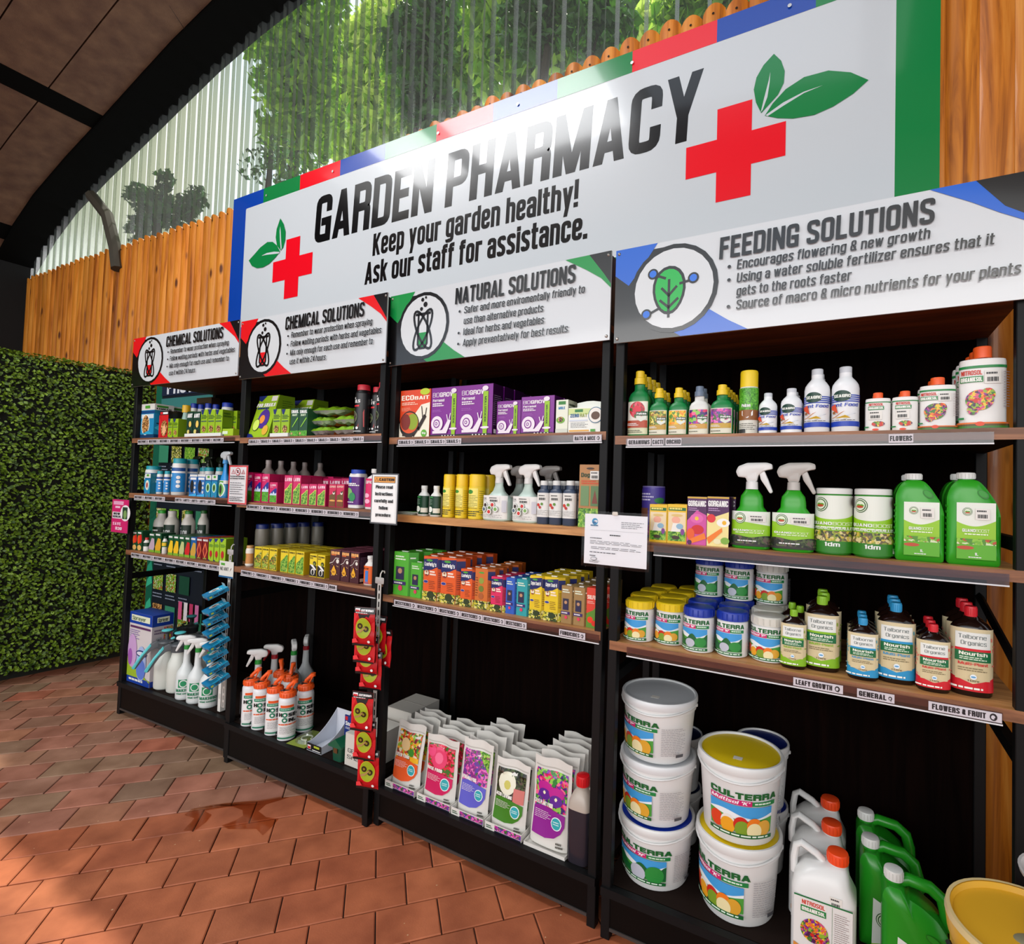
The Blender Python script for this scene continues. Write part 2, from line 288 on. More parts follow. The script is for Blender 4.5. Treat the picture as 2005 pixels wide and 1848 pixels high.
# ---------------------------------------------------------------- printed canvas: everything drawn in metres*fractions, in thin layers
class Cv:
    def __init__(s, mb, mp, w, h, curved=False, eps=.0003, lay=.0004):
        s.mb, s.mp, s.w, s.h, s.cv, s.eps, s.l = mb, mp, w, h, curved, (max(eps, .00045) if curved else eps), lay; s.rnd = random.Random(5)
    def _l(s): s.l += s.eps; return s.l
    def poly2(s, pts, m, l): s.mb.face([s.mp(x, y, l) for x, y in pts], m)
    def scan(s, pts, m, l):                              # fill an outline on a doubly curved sheet, column by column
        xs = [p[0] for p in pts]; a, b = min(xs), max(xs); n = max(1, int(math.ceil((b-a)/.0045))); N = len(pts)
        def span(x):
            ys = []
            for i in range(N):
                p, q = pts[i], pts[(i+1) % N]
                if (p[0] <= x < q[0]) or (q[0] <= x < p[0]): ys.append(p[1]+(q[1]-p[1])*(x-p[0])/(q[0]-p[0]))
            return (min(ys), max(ys)) if len(ys) >= 2 else None
        for i in range(n):
            xa, xb = a+(b-a)*i/n, a+(b-a)*(i+1)/n; e = (b-a)*1e-4; A, B = span(xa+e), span(xb-e)
            if not A or not B: continue
            k = max(1, int(math.ceil(max(A[1]-A[0], B[1]-B[0])/.012)))
            for j in range(k):
                u, v = j/k, (j+1)/k; s.mb.face([s.mp(xa, A[0]+(A[1]-A[0])*u, l), s.mp(xb, B[0]+(B[1]-B[0])*u, l), s.mp(xb, B[0]+(B[1]-B[0])*v, l), s.mp(xa, A[0]+(A[1]-A[0])*v, l)], m)
    def r(s, x0, y0, x1, y1, m, l=None):
        l = l or s._l(); m = P(m) if isinstance(m, str) else m
        if s.cv == 2: s.scan([(x0*s.w, y0*s.h), (x1*s.w, y0*s.h), (x1*s.w, y1*s.h), (x0*s.w, y1*s.h)], m, l); return
        X0, X1, Y0, Y1 = x0*s.w, x1*s.w, y0*s.h, y1*s.h
        n = max(1, int(math.ceil(abs(X1-X0)/.005))) if s.cv else 1
        for i in range(n):
            a = X0+(X1-X0)*i/n; b = X0+(X1-X0)*(i+1)/n; s.poly2([(a, Y0), (b, Y0), (b, Y1), (a, Y1)], m, l)
    def e(s, cx, cy, rx, m, ry=None, ang=0, l=None):      # rx as a fraction of width; ry of width too (round by default)
        l = l or s._l(); m = P(m) if isinstance(m, str) else m; ry = rx if ry is None else ry; A, B = rx*s.w, ry*s.w
        N = 24 if A > .006 else 12; K = 4 if s.cv and A > .012 else 2 if s.cv and A > .006 else 1; ca, sa = math.cos(ang), math.sin(ang)
        f = lambda t, k: (cx*s.w+k*(A*math.cos(t)*ca-B*math.sin(t)*sa), cy*s.h+k*(A*math.cos(t)*sa+B*math.sin(t)*ca))
        if s.cv == 2: s.scan([f(2*PI*i/N, 1) for i in range(N)], m, l); return
        if K == 1: s.poly2([f(2*PI*i/N, 1) for i in range(N)], m, l); return
        s.poly2([f(2*PI*i/N, 1/K) for i in range(N)], m, l)
        for k in range(1, K):
            for i in range(N):
                a, b = 2*PI*i/N, 2*PI*(i+1)/N; s.poly2([f(a, k/K), f(a, (k+1)/K), f(b, (k+1)/K), f(b, k/K)], m, l)
    def p(s, pts, m, l=None):
        l = l or s._l(); m = P(m) if isinstance(m, str) else m
        (s.scan if s.cv == 2 else s.poly2)([(x*s.w, y*s.h) for x, y in pts], m, l)
    def hill(s, x0, x1, yb, fn, m, n=10):
        l = s._l(); m = P(m) if isinstance(m, str) else m; n = max(n, int(math.ceil(abs(x1-x0)*s.w/.005))) if s.cv else n
        for i in range(n):
            a = x0+(x1-x0)*i/n; b = x0+(x1-x0)*(i+1)/n
            s.poly2([(a*s.w, yb*s.h), (b*s.w, yb*s.h), (b*s.w, fn((b-x0)/(x1-x0))*s.h), (a*s.w, fn((a-x0)/(x1-x0))*s.h)], m, l)
    def t(s, txt, x, y, h, m, bold=.17, cw=.42, gap=.06, al='l', fit=None, sh=0, n=2, l=None, rot=False):
        """text; h is a fraction of the canvas height, (x, y) the baseline start, fit = wanted width (fraction)"""
        l = l or s._l(); m = P(m) if isinstance(m, str) else m; H = h*s.h; tw = textw(txt, H, cw, bold, gap); kx = 1.0
        if fit: kx = fit*(s.h if rot else s.w)/tw; tw = tw*kx
        X = x*s.w-(tw/2 if al == 'c' else tw if al == 'r' else 0); Y = y*s.h; ox, oy = x*s.w, y*s.h
        if rot: X = 0; Y = 0
        for c in txt:
            if c == ' ': X += cw*.5*H*kx; continue
            if c not in GL: continue
            Q, W = glyph(c, bold, cw, n)
            for qi, q in enumerate(Q):
                l2 = l+(qi % 7)*2.2e-5
                pts = [(X+(p.x+sh*p.y)*H*kx, Y+p.y*H) for p in q]
                if rot: pts = [(ox+b, oy-a) for a, b in pts]
                s.poly2(pts[::-1], m, l2)
            X += (W+gap)*H*kx
    def ln(s, x0, y0, x1, y1, n, m, th=.35):              # lines of fine print
        l = s._l(); m = P(m) if isinstance(m, str) else m; st = (y1-y0)/n
        for i in range(n):
            X = x0
            e = x1-(x1-x0)*s.rnd.random()*.3
            while X < e:
                wd = (x1-x0)*(.06+.12*s.rnd.random()); y = y1-st*(i+.7); s.r(X, y, min(e, X+wd), y+st*th, m, l); X += wd+(x1-x0)*.025
# ---------------------------------------------------------------- things
def link(name, me, parent=None, label=None):
    o = bpy.data.objects.new(name, me); C.objects.link(o)
    if parent: o.parent = parent
    if label: o['label'] = label
    return o
def tag(o, label, cat, group=None):
    o['label'] = label; o['category'] = cat
    if group: o['group'] = group
    return o
def struct(name, mb): o = link(name, mb.data(name)); o['kind'] = 'structure'; return o
def spawn(name, parts, loc, rz, label, cat, group=None, rx=0):
    """parts: one mesh, or a list of (part name, mesh, parent index or None[, label])"""
    if not isinstance(parts, list): o = link(name, parts)
    else: o = link(name, None); o.empty_display_size = .05
    if isinstance(parts, list):
        made = []
        for q in parts:
            made.append(link(q[0], q[1], o if q[2] is None else made[q[2]], q[3] if len(q) > 3 else None))
    o.location = loc; o.rotation_euler = (rx, 0, rz); tag(o, label, cat, group); return o
# ================================================================ the shed
TH = math.radians(46.4963); UA = Vector((math.cos(TH), math.sin(TH))); UB = Vector((-math.sin(TH), math.cos(TH)))
def paver_mat():
    m, t, b = newmat('clay_pavers'); a = node(t, 'ShaderNodeAttribute', attribute_name='tone')
    c = node(t, 'ShaderNodeTexCoord'); n = node(t, 'ShaderNodeTexNoise', Scale=7.0, Detail=5.0); n2 = node(t, 'ShaderNodeTexNoise', Scale=160.0, Detail=2.0)
    r = ramp(t, [(.3, '#b9a79a'), (.7, '#ffffff')]); mu = node(t, 'ShaderNodeMixRGB'); mu.blend_type = 'MULTIPLY'; mu.inputs[0].default_value = .8
    v = node(t, 'ShaderNodeTexVoronoi', Scale=14.0); k = node(t, 'ShaderNodeMapRange'); k.inputs[1].default_value = .035; k.inputs[2].default_value = .05
    mk = node(t, 'ShaderNodeMixRGB'); mk.inputs[1].default_value = (*hexc('#c9a07a'), 1)
    for q in (n, n2, v): t.links.new(c.outputs['Object'], q.inputs['Vector'])
    t.links.new(n.outputs['Fac'], r.inputs[0]); t.links.new(a.outputs['Color'], mu.inputs[1]); t.links.new(r.outputs[0], mu.inputs[2])
    t.links.new(v.outputs['Distance'], k.inputs[0]); t.links.new(k.outputs[0], mk.inputs[0]); t.links.new(mu.outputs[0], mk.inputs[2])
    t.links.new(mk.outputs[0], b.inputs['Base Color']); b.inputs['Roughness'].default_value = .62
    bp = node(t, 'ShaderNodeBump', Strength=.25, Distance=.0015); t.links.new(n2.outputs['Fac'], bp.inputs['Height']); t.links.new(bp.outputs[0], b.inputs['Normal'])
    return m
def floor():
    mb = MB(); mb.tone = []; pm = paver_mat(); gm = P('#33211a', .9); R = random.Random(11); L_, D_ = .213, .168
    reds = ['#b0623f', '#b2643f', '#b86a44', '#a85c3a', '#b56742', '#ad6340']; mix = ['#ac7458', '#9b705c', '#976d58', '#907058', '#aa6e58', '#8f735a', '#9d765f', '#a36c58', '#b0684f', '#96745c', '#8c6c56', '#a5785f', '#a8705a', '#9f6d56']
    for j in range(-34, 22):
        v0 = -1.412+D_*j; off = .053 if j % 2 else .160
        for i in range(-24, 30):
            u0 = off+L_*i; c = UA*(u0+L_/2)+UB*(v0+D_/2)
            if not (-4.3 < c.x < 6.3 and -3.6 < c.y < .75): continue
            col = hexc(R.choice(reds if v0 < -1.26 else mix)); f = 1.02+.16*R.random(); g = .0022; e = .0035
            if c.x > 2.2 and v0 < -1.0: col = hexc(R.choice(reds))
            col = tuple(q*f for q in col); h = R.uniform(-.0012, .0012); a0, a1, b0, b1 = u0+g, u0+L_-g, v0+g, v0+D_-g
            q = lambda u, v, z: (UA.x*u+UB.x*v, UA.y*u+UB.y*v, z)
            lo = [q(a0, b0, -.012), q(a1, b0, -.012), q(a1, b1, -.012), q(a0, b1, -.012)]; md = [q(a0, b0, h-e*.7), q(a1, b0, h-e*.7), q(a1, b1, h-e*.7), q(a0, b1, h-e*.7)]
            tp = [q(a0+e, b0+e, h), q(a1-e, b0+e, h), q(a1-e, b1-e, h), q(a0+e, b1-e, h)]
            mb.mesh(lo+md+tp, [(k, (k+1) % 4, 4+(k+1) % 4, 4+k) for k in range(4)]+[(4+k, 4+(k+1) % 4, 8+(k+1) % 4, 8+k) for k in range(4)]+[(8, 9, 10, 11)], pm)
            mb.tone += [col]*9
    mb.face([(-5, -8, -.009), (8, -8, -.009), (8, 1, -.009), (-5, 1, -.009)], gm); mb.tone.append((1, 1, 1))
    struct('floor', mb)
floor()
def far_floor():
    mb = MB(); mb.box(-5, -9, -.06, 8, -3.6, -.012, P('#a5553a', .8)); struct('floor', mb)
far_floor()
# wet patch on the pavers beside the second bay
st = [(1.54, -.41), (1.58, -.39), (1.56, -.33), (1.53, -.29), (1.47, -.29), (1.46, -.24), (1.55, -.205), (1.61, -.2), (1.655, -.225), (1.66, -.26), (1.645, -.31), (1.69, -.31), (1.79, -.25), (1.855, -.262), (1.83, -.2), (1.81, -.16), (1.75, -.18), (1.68, -.17), (1.66, -.12), (1.7, -.03), (1.66, -.05), (1.6, -.12), (1.49, -.21), (1.41, -.31), (1.43, -.35), (1.49, -.34)]
mb = MB(); mb.prism(st, .0015, .0032, clearmat('water', '#f4e6d8', .04, .08), 'z')
tag(link('water_puddle', mb.data('water_puddle')), 'dark wet patch on the pavers in front of the second bay', 'puddle')
# plank wall at the back
WZ = [(-9, 3.66), (-2.1, 3.645), (-1.3, 3.62), (-.6, 3.605), (.4, 3.64), (1.2, 3.652), (1.65, 3.672), (2.05, 3.692), (2.7, 3.712), (3.0, 3.735), (9, 3.75)]
def wallz(X): return next(za+(zb-za)*(X-a)/(b-a) for (a, za), (b, zb) in zip(WZ, WZ[1:]) if a <= X <= b)
PY = .66
def wall_back():
    mb = MB(); mb.tone = []; m = wood('pine_planks', '#7d3d0d', '#c4741f', '#de953e', 'z', .8, .42, True, .15, True); R = random.Random(3)
    x = -4.2
    while x < 6.5:
        w_ = .1025; top = wallz(x)+R.uniform(-.012, .012); n = 7; vs = []; t = .82+.3*R.random(); col = (t, t*(.94+.1*R.random()), t*(.9+.15*R.random()))
        for i in range(n+1):
            q = i/n; c = math.sin(PI*q); xx = x+w_*q; yy = PY-.006-.018*c**.8
            vs += [(xx, yy, 0), (xx, yy, top-.028*(1-c**.7)), (xx, PY+.02, top-.028*(1-c**.7))]
        fs = []
        for i in range(n): fs += [(3*i, 3*i+3, 3*i+4, 3*i+1), (3*i+1, 3*i+4, 3*i+5, 3*i+2)]
        mb.mesh(vs, fs, m, True); mb.tone += [col]*len(fs)
        if top > 0: mb.mesh([(x+w_/2+.006*math.cos(a), PY-.027, top-.05+.006*math.sin(a)) for a in [k*PI/3 for k in range(6)]], [(0, 1, 2, 3, 4, 5)][::-1], P('#2a1a10', .5, .6)); mb.tone.append((1, 1, 1))
        x += w_+.0005
    mb.box(-4.3, PY, 0, 6.6, PY+.03, 3.55, P('#160d07', .9)); mb.tone += [(1, 1, 1)]*6
    struct('wall_back', mb)
wall_back()
# barrel roof: profile of the arch above the plank wall
AP = [(-5.3, 2.9), (-4.6, 3.42), (-4.06, 3.77), (-3.6, 4.06), (-3.135, 4.27), (-2.46, 4.47), (-1.82, 4.63), (-1.1, 4.82), (-.67, 4.93), (-.1, 5.04), (.6, 5.13), (1.4, 5.17), (2.4, 5.15), (3.4, 5.05), (4.4, 4.86), (5.4, 4.58), (6.6, 4.15)]
def arch(name, y0, y1, drop, thick, m, kind='structure', x0=-9, x1=9):
    mb = MB(); pts = [p for p in AP if x0 <= p[0] <= x1]
    for (a, za), (b, zb) in zip(pts, pts[1:]):
        vs = [(a, y0, za-drop), (b, y0, zb-drop), (b, y1, zb-drop), (a, y1, za-drop)]; vs += [(q[0], q[1], q[2]+thick) for q in vs]
        mb.mesh(vs, [(0, 3, 2, 1), (4, 5, 6, 7), (0, 1, 5, 4), (2, 3, 7, 6), (1, 2, 6, 5), (3, 0, 4, 7)], m)
    o = link(name, mb.data(name)); o['kind'] = kind; return o
blk = P('#070706', .8, 0, .05)
def ceil_mat():
    m, t, b = newmat('ceiling_lining'); c = node(t, 'ShaderNodeTexCoord'); n = node(t, 'ShaderNodeTexNoise', Scale=9.0, Detail=6.0); r = ramp(t, [(.3, '#54392a'), (.7, '#70543e')])
    t.links.new(c.outputs['Object'], n.inputs['Vector']); t.links.new(n.outputs['Fac'], r.inputs[0]); t.links.new(r.outputs[0], b.inputs['Base Color']); b.inputs['Roughness'].default_value = .8
    bp = node(t, 'ShaderNodeBump', Strength=.3, Distance=.01); n2 = node(t, 'ShaderNodeTexNoise', Scale=120.0); t.links.new(c.outputs['Object'], n2.inputs[0]); t.links.new(n2.outputs['Fac'], bp.inputs['Height']); t.links.new(bp.outputs[0], b.inputs['Normal']); return m
cm = ceil_mat()
for y1, y0 in ((.395, .04), (.03, -.36), (-.37, -.86), (-1.95, -2.4), (-2.41, -2.9), (-2.91, -3.5), (-3.51, -4.2), (-4.21, -5.0)):        # lining boards between seams; the gap is the skylight
    arch('ceiling', y0, y1, 0, .03, cm)
arch('ceiling', -.87, .75, -.035, .02, P('#0b0806', .9)); arch('ceiling', -5, -1.95, -.035, .02, P('#0b0806', .9))
arch('ceiling', -1.95, -.87, 0, .05, P('#0b0806', .9), x1=-1.0); arch('ceiling', -1.95, -.87, 0, .05, P('#0b0806', .9), x0=4.4)
arch('trim_1', .4, .74, .03, .12, blk)                          # steel arch rib above the clear sheeting
for i, y in enumerate((-2.6, -4.0)): arch('trim_%d' % (i+2), y-.05, y+.05, .02, .1, blk)
def purlin(i, X):
    z = next(za+(zb-za)*(X-a)/(b-a) for (a, za), (b, zb) in zip(AP, AP[1:]) if a <= X <= b)
    sl = next((zb-za)/(b-a) for (a, za), (b, zb) in zip(AP, AP[1:]) if a <= X <= b); d = Vector((1, 0, sl)).normalized()*.1; mb = MB()
    mb.prism([(X-d.x, z-.004-d.z), (X+d.x, z-.004+d.z), (X+d.x, z+.02+d.z), (X-d.x, z+.02-d.z)], .42, -5.0, blk, 'y'); struct('trim_%d' % i, mb)
for i, X in enumerate((-3.7, -1.85, .3, 2.3, 4.2)): purlin(5+i, X)
mb = MB(); mb.tube([(-.42, .25, 5.0), (-.62, .56, 4.96)], .022, P('#2c241c', .6, .4), 8); struct('trim_10', mb)
mb = MB(); mb.tube([(-2.44, .6, 4.2), (-2.1, .6, 3.93), (-1.97, .62, 3.62), (-1.9, .62, 3.4)], .05, P('#3a352a', .7), 8); struct('trim_11', mb)
mb = MB(); mb.box(-5.35, -4, 0, -5.3, 1, 3.1, P('#060606', .9)); mb.box(-4.25, .3, 0, -4.0, .72, 4.0, P('#050505', .9)); struct('wall_left', mb)
# clear corrugated sheeting between planks and roof
def sheeting():
    mb = MB(); fm = clearmat('clear_sheet', '#fdfffc', .04, .12, .03); rm = clearmat('clear_sheet_rib', '#a4ac94', .10, .2, .08); x = -4.3; Y = .70; per = .155
    def top(X): return next((za+(zb-za)*(X-a)/(b-a) for (a, za), (b, zb) in zip(AP, AP[1:]) if a <= X <= b), 4)+.05
    while x < 6.4:
        pr = [(0, 0), (.078, 0), (.086, -.03), (.143, -.03), (per, 0)]
        for (a, ya), (b, yb) in zip(pr, pr[1:]):
            A, B = x+a, x+b
            if A > -5.2: mb.face([(A, Y+ya, 3.4), (B, Y+yb, 3.4), (B, Y+yb, top(B)), (A, Y+ya, top(A))], rm if ya != yb else fm)
        x += per
    o = struct('window_1', mb)
sheeting()
# ---------------------------------------------------------------- planting
def leafmat(name, c1, c2, tr=.35, rough=.45):
    m = bpy.data.materials.new(name); m.use_nodes = True; t = m.node_tree; b = t.nodes['Principled BSDF']; o = t.nodes['Material Output']
    a = node(t, 'ShaderNodeNewGeometry'); r = ramp(t, [(0, c1), (1, c2)]); t.links.new(a.outputs['Random Per Island'], r.inputs[0])
    t.links.new(r.outputs[0], b.inputs['Base Color']); b.inputs['Roughness'].default_value = rough
    tl = node(t, 'ShaderNodeBsdfTranslucent'); t.links.new(r.outputs[0], tl.inputs[0]); mx = node(t, 'ShaderNodeMixShader'); mx.inputs[0].default_value = tr
    t.links.new(b.outputs[0], mx.inputs[1]); t.links.new(tl.outputs[0], mx.inputs[2]); t.links.new(mx.outputs[0], o.inputs[0]); return m
def leaf(mb, p, n, size, m, R, asp=.62):
    n = n.normalized(); a = n.orthogonal().normalized(); a.rotate(Matrix.Rotation(R.random()*6.28, 3, n)); b = n.cross(a); q = n*size*.18
    p = Vector(p); mb.mesh([p-a*size, p-b*size*asp+q, p+a*size, p+b*size*asp+q], [(0, 1, 2), (0, 2, 3)], m)
def hedge():
    root = link('artificial_hedge_wall', None); tag(root, 'green artificial leaf hedge wall left of the shelves', 'hedge'); R = random.Random(21)
    # runs from the plank wall towards the left foreground along this line
    A, B = Vector((-1.14, .62)), Vector((-1.26, -1.6)); H = 2.36; d = (B-A); L_ = d.length; d.normalize(); n = Vector((-d.y, d.x, 0)); n = n if n.x > 0 else -n
    mb = MB(); q = lambda u, z, o: (A.x+d.x*u+n.x*o, A.y+d.y*u+n.y*o, z)
    vs = [q(0, .05, 0), q(L_, .05, 0), q(L_, H-.02, 0), q(0, H-.02, 0)]; vs += [(v[0]-n.x*.06, v[1]-n.y*.06, v[2]) for v in vs]
    mb.mesh(vs, [(0, 1, 2, 3), (7, 6, 5, 4), (0, 4, 5, 1), (1, 5, 6, 2), (2, 6, 7, 3), (3, 7, 4, 0)], P('#0b0f05', .95)); link('backing_panel', mb.data('backing_panel'), root)
    mb = MB(); lm = leafmat('hedge_leaf', '#223f04', '#79991a', .12, .5); N = 21000
    for i in range(N):
        u, z = R.random()*L_, .09+R.random()*(H-.09); den = .5+.5*math.sin(u*5+math.sin(z*9))*math.sin(z*6.3+u*2); dep = .012+.045*R.random()*(.5+.5*den)
        nn = Vector((n.x+R.uniform(-.7, .7), n.y+R.uniform(-.7, .7), R.uniform(-.2, 1.1))); leaf(mb, q(u, z, dep), nn, R.uniform(.010, .0165), lm, R, .7)
    for i in range(1500):
        u = R.random()*L_; nn = Vector((R.uniform(-.6, .6), R.uniform(-.6, .6), 1)); leaf(mb, (q(u, H-.02+R.random()*.03, 0)[0]+R.uniform(-.05, .05), q(u, 0, 0)[1], H-.02+R.random()*.03), nn, R.uniform(.009, .015), lm, R, .7)
    link('foliage', mb.data('foliage'), root)['kind'] = 'stuff'
hedge()
def tree(x, y, h, blobs, lm, label, n, size, seed):
    R = random.Random(seed); root = link('tree', None); tag(root, label, 'tree', None); root.location = (x, y, 0)
    mb = MB(); bark = P('#30281c', .9); mb.tube([(0, 0, 0), (.05, 0, h*.45), (-.05, .05, h*.8), (.1, 0, h)], [.09, .07, .05, .02], bark, 8)
    for b in blobs: mb.tube([(0, 0, h*.55), ((b[0])*.5, b[1]*.5, (h*.55+b[2])/2), (b[0], b[1], b[2])], [.045, .03, .01], bark, 6)
    link('trunk', mb.data('trunk'), root); mb = MB(); tot = sum(b[3]*b[4]*b[5] for b in blobs)
    for b in blobs:
        k = int(n*b[3]*b[4]*b[5]/tot)
        for i in range(k):
            v = Vector((R.gauss(0, 1), R.gauss(0, 1), R.gauss(0, 1))).normalized()*(R.random()**.45)
            leaf(mb, (b[0]+v.x*b[3], b[1]+v.y*b[4], b[2]+v.z*b[5]), Vector((R.uniform(-1, 1), R.uniform(-1, 1), R.uniform(-.3, 1))), size*R.uniform(.6, 1.3), lm, R, .5)
    o = link('foliage', mb.data('foliage'), root)
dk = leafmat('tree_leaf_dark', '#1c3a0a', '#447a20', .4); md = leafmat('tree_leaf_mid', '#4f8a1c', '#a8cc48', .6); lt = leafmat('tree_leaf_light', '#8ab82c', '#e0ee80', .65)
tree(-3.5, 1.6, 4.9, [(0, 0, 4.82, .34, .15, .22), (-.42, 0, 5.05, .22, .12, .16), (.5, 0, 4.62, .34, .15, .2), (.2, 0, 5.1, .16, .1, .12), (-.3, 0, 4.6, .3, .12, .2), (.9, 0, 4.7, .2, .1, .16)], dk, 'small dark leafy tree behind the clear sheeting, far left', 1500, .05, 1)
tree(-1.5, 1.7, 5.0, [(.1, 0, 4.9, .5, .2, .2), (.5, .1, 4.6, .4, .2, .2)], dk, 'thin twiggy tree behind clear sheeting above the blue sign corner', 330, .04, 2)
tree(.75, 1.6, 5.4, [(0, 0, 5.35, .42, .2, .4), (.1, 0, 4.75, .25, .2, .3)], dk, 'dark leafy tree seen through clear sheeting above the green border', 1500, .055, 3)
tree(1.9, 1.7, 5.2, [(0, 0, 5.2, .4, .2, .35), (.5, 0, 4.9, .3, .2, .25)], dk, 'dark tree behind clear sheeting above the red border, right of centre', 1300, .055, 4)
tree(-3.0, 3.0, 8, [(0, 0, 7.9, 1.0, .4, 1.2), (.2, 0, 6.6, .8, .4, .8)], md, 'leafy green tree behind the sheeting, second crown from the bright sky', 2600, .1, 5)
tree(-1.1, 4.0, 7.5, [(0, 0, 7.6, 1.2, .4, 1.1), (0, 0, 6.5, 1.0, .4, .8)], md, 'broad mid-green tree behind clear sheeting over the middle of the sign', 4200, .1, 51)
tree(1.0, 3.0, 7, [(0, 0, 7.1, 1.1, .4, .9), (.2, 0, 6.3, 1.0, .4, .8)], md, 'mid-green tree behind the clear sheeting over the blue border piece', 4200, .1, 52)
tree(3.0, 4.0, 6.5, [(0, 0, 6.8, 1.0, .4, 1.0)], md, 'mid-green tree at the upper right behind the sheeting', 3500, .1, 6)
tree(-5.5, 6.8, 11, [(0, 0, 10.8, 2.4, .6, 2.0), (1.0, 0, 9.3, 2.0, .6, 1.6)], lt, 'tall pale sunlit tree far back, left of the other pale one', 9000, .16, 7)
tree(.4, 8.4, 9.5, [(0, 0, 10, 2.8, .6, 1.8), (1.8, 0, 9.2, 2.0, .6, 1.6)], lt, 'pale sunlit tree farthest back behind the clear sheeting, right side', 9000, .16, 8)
# ---------------------------------------------------------------- the big sign
K_, WH, RD, GN, BL = P('#050507', .22, coat=.6), P('#c3c8cc', .24, coat=.5), P('#e3051c', .24, coat=.5), P('#0a7a3c', .24, coat=.5), P('#0a3fa0', .24, coat=.5)
def big_sign():
    mb = MB(); x0, x1, z0, z1 = -.10, 4.325, 2.55, 3.625; Y = .60; mb.box(x0, Y, z0, x1, Y+.012, z1, P('#c9cdd0', .4))
    W_, H_ = x1-x0, z1-z0; cv = Cv(mb, flat((x0, Y, z0), (1, 0, 0), (0, 0, 1)), W_, H_); X = lambda x: (x-x0)/W_; Z = lambda z: (z-z0)/H_
    cols = [BL, GN, RD]; e = [-.10, .263, .667, 1.069, 1.473, 1.885, 2.287, 2.69, 3.10, 3.50, 3.90, 4.325]; l = cv._l()
    for i in range(11):
        c = [BL, GN, RD][i % 3] if i < 10 else GN
        cv.r(X(e[i]), 0, X(e[i+1]), Z(2.63), c, l); cv.r(X(e[i]), Z(3.52), X(e[i+1]), 1, c, l)
    cv.r(0, Z(2.6), X(.065), 1, BL, l+.0002); cv.r(X(4.18), 0, 1, 1, GN, l+.0002)
    cv.r(X(.06), Z(2.64), X(4.183), Z(3.515), WH)
    cv.t('GARDEN PHARMACY', X(.842), Z(3.106), .316/H_, K_, .17, .5, .06, fit=(3.43-.842)/W_, sh=.05, n=4)
    cv.t('Keep your garden healthy!', X(1.4), Z(2.925), .140/H_, K_, .165, .46, .05, fit=(2.828-1.4)/W_, sh=.03, n=3)
    cv.t('Ask our staff for assistance.', X(1.34), Z(2.752), .140/H_, K_, .165, .46, .05, fit=(2.885-1.34)/W_, sh=.03, n=3)
    for (cx, cz) in ((3.583, 3.0), (.625, 2.981)):
        l = cv._l(); a, b = .21, .0735; cv.r(X(cx-b), Z(cz-a), X(cx+b), Z(cz+a), RD, l); cv.r(X(cx-a), Z(cz-b), X(cx-b), Z(cz+b), RD, l); cv.r(X(cx+b), Z(cz-b), X(cx+a), Z(cz+b), RD, l)
    def lf(pts, vein):
        cv.p([(X(x), Z(z)) for x, z in pts], GN); cv.p([(X(x), Z(z)) for x, z in vein], WH)
    lf([(3.694, 3.137), (3.672, 3.19), (3.662, 3.25), (3.672, 3.30), (3.70, 3.345), (3.741, 3.38), (3.77, 3.34), (3.785, 3.29), (3.782, 3.24), (3.76, 3.196)], [(3.692, 3.14), (3.705, 3.2), (3.722, 3.27), (3.728, 3.305), (3.726, 3.26), (3.718, 3.2), (3.70, 3.15)])
    lf([(3.709, 3.121), (3.74, 3.165), (3.79, 3.21), (3.86, 3.238), (3.95, 3.235), (4.03, 3.2), (4.092, 3.148), (4.04, 3.11), (3.97, 3.08), (3.9, 3.066), (3.82, 3.075), (3.76, 3.095)], [(3.712, 3.122), (3.78, 3.155), (3.86, 3.176), (3.93, 3.18), (3.86, 3.17), (3.78, 3.14), (3.72, 3.115)])
    lf([(.495, 3.125), (.45, 3.17), (.432, 3.23), (.438, 3.29), (.474, 3.36), (.515, 3.31), (.54, 3.25), (.54, 3.19), (.52, 3.14)], [(.497, 3.127), (.482, 3.2), (.474, 3.27), (.478, 3.3), (.486, 3.26), (.494, 3.2), (.505, 3.14)])
    lf([(.488, 3.12), (.45, 3.17), (.4, 3.205), (.34, 3.215), (.26, 3.19), (.2, 3.155), (.13, 3.117), (.17, 3.07), (.23, 3.043), (.3, 3.037), (.37, 3.05), (.44, 3.085)], [(.485, 3.117), (.42, 3.13), (.34, 3.135), (.28, 3.125), (.34, 3.122), (.42, 3.113), (.478, 3.107)])
    for x in (.3, 1.0, 1.9, 2.45, 3.1, 3.8): cv.e(X(x), Z(3.565), .0018, P('#d9d9d9', .3, .6))
    tag(link('wall_sign', mb.data('wall_sign')), 'huge white wall sign with two red crosses and a tri-coloured border', 'sign')
big_sign()
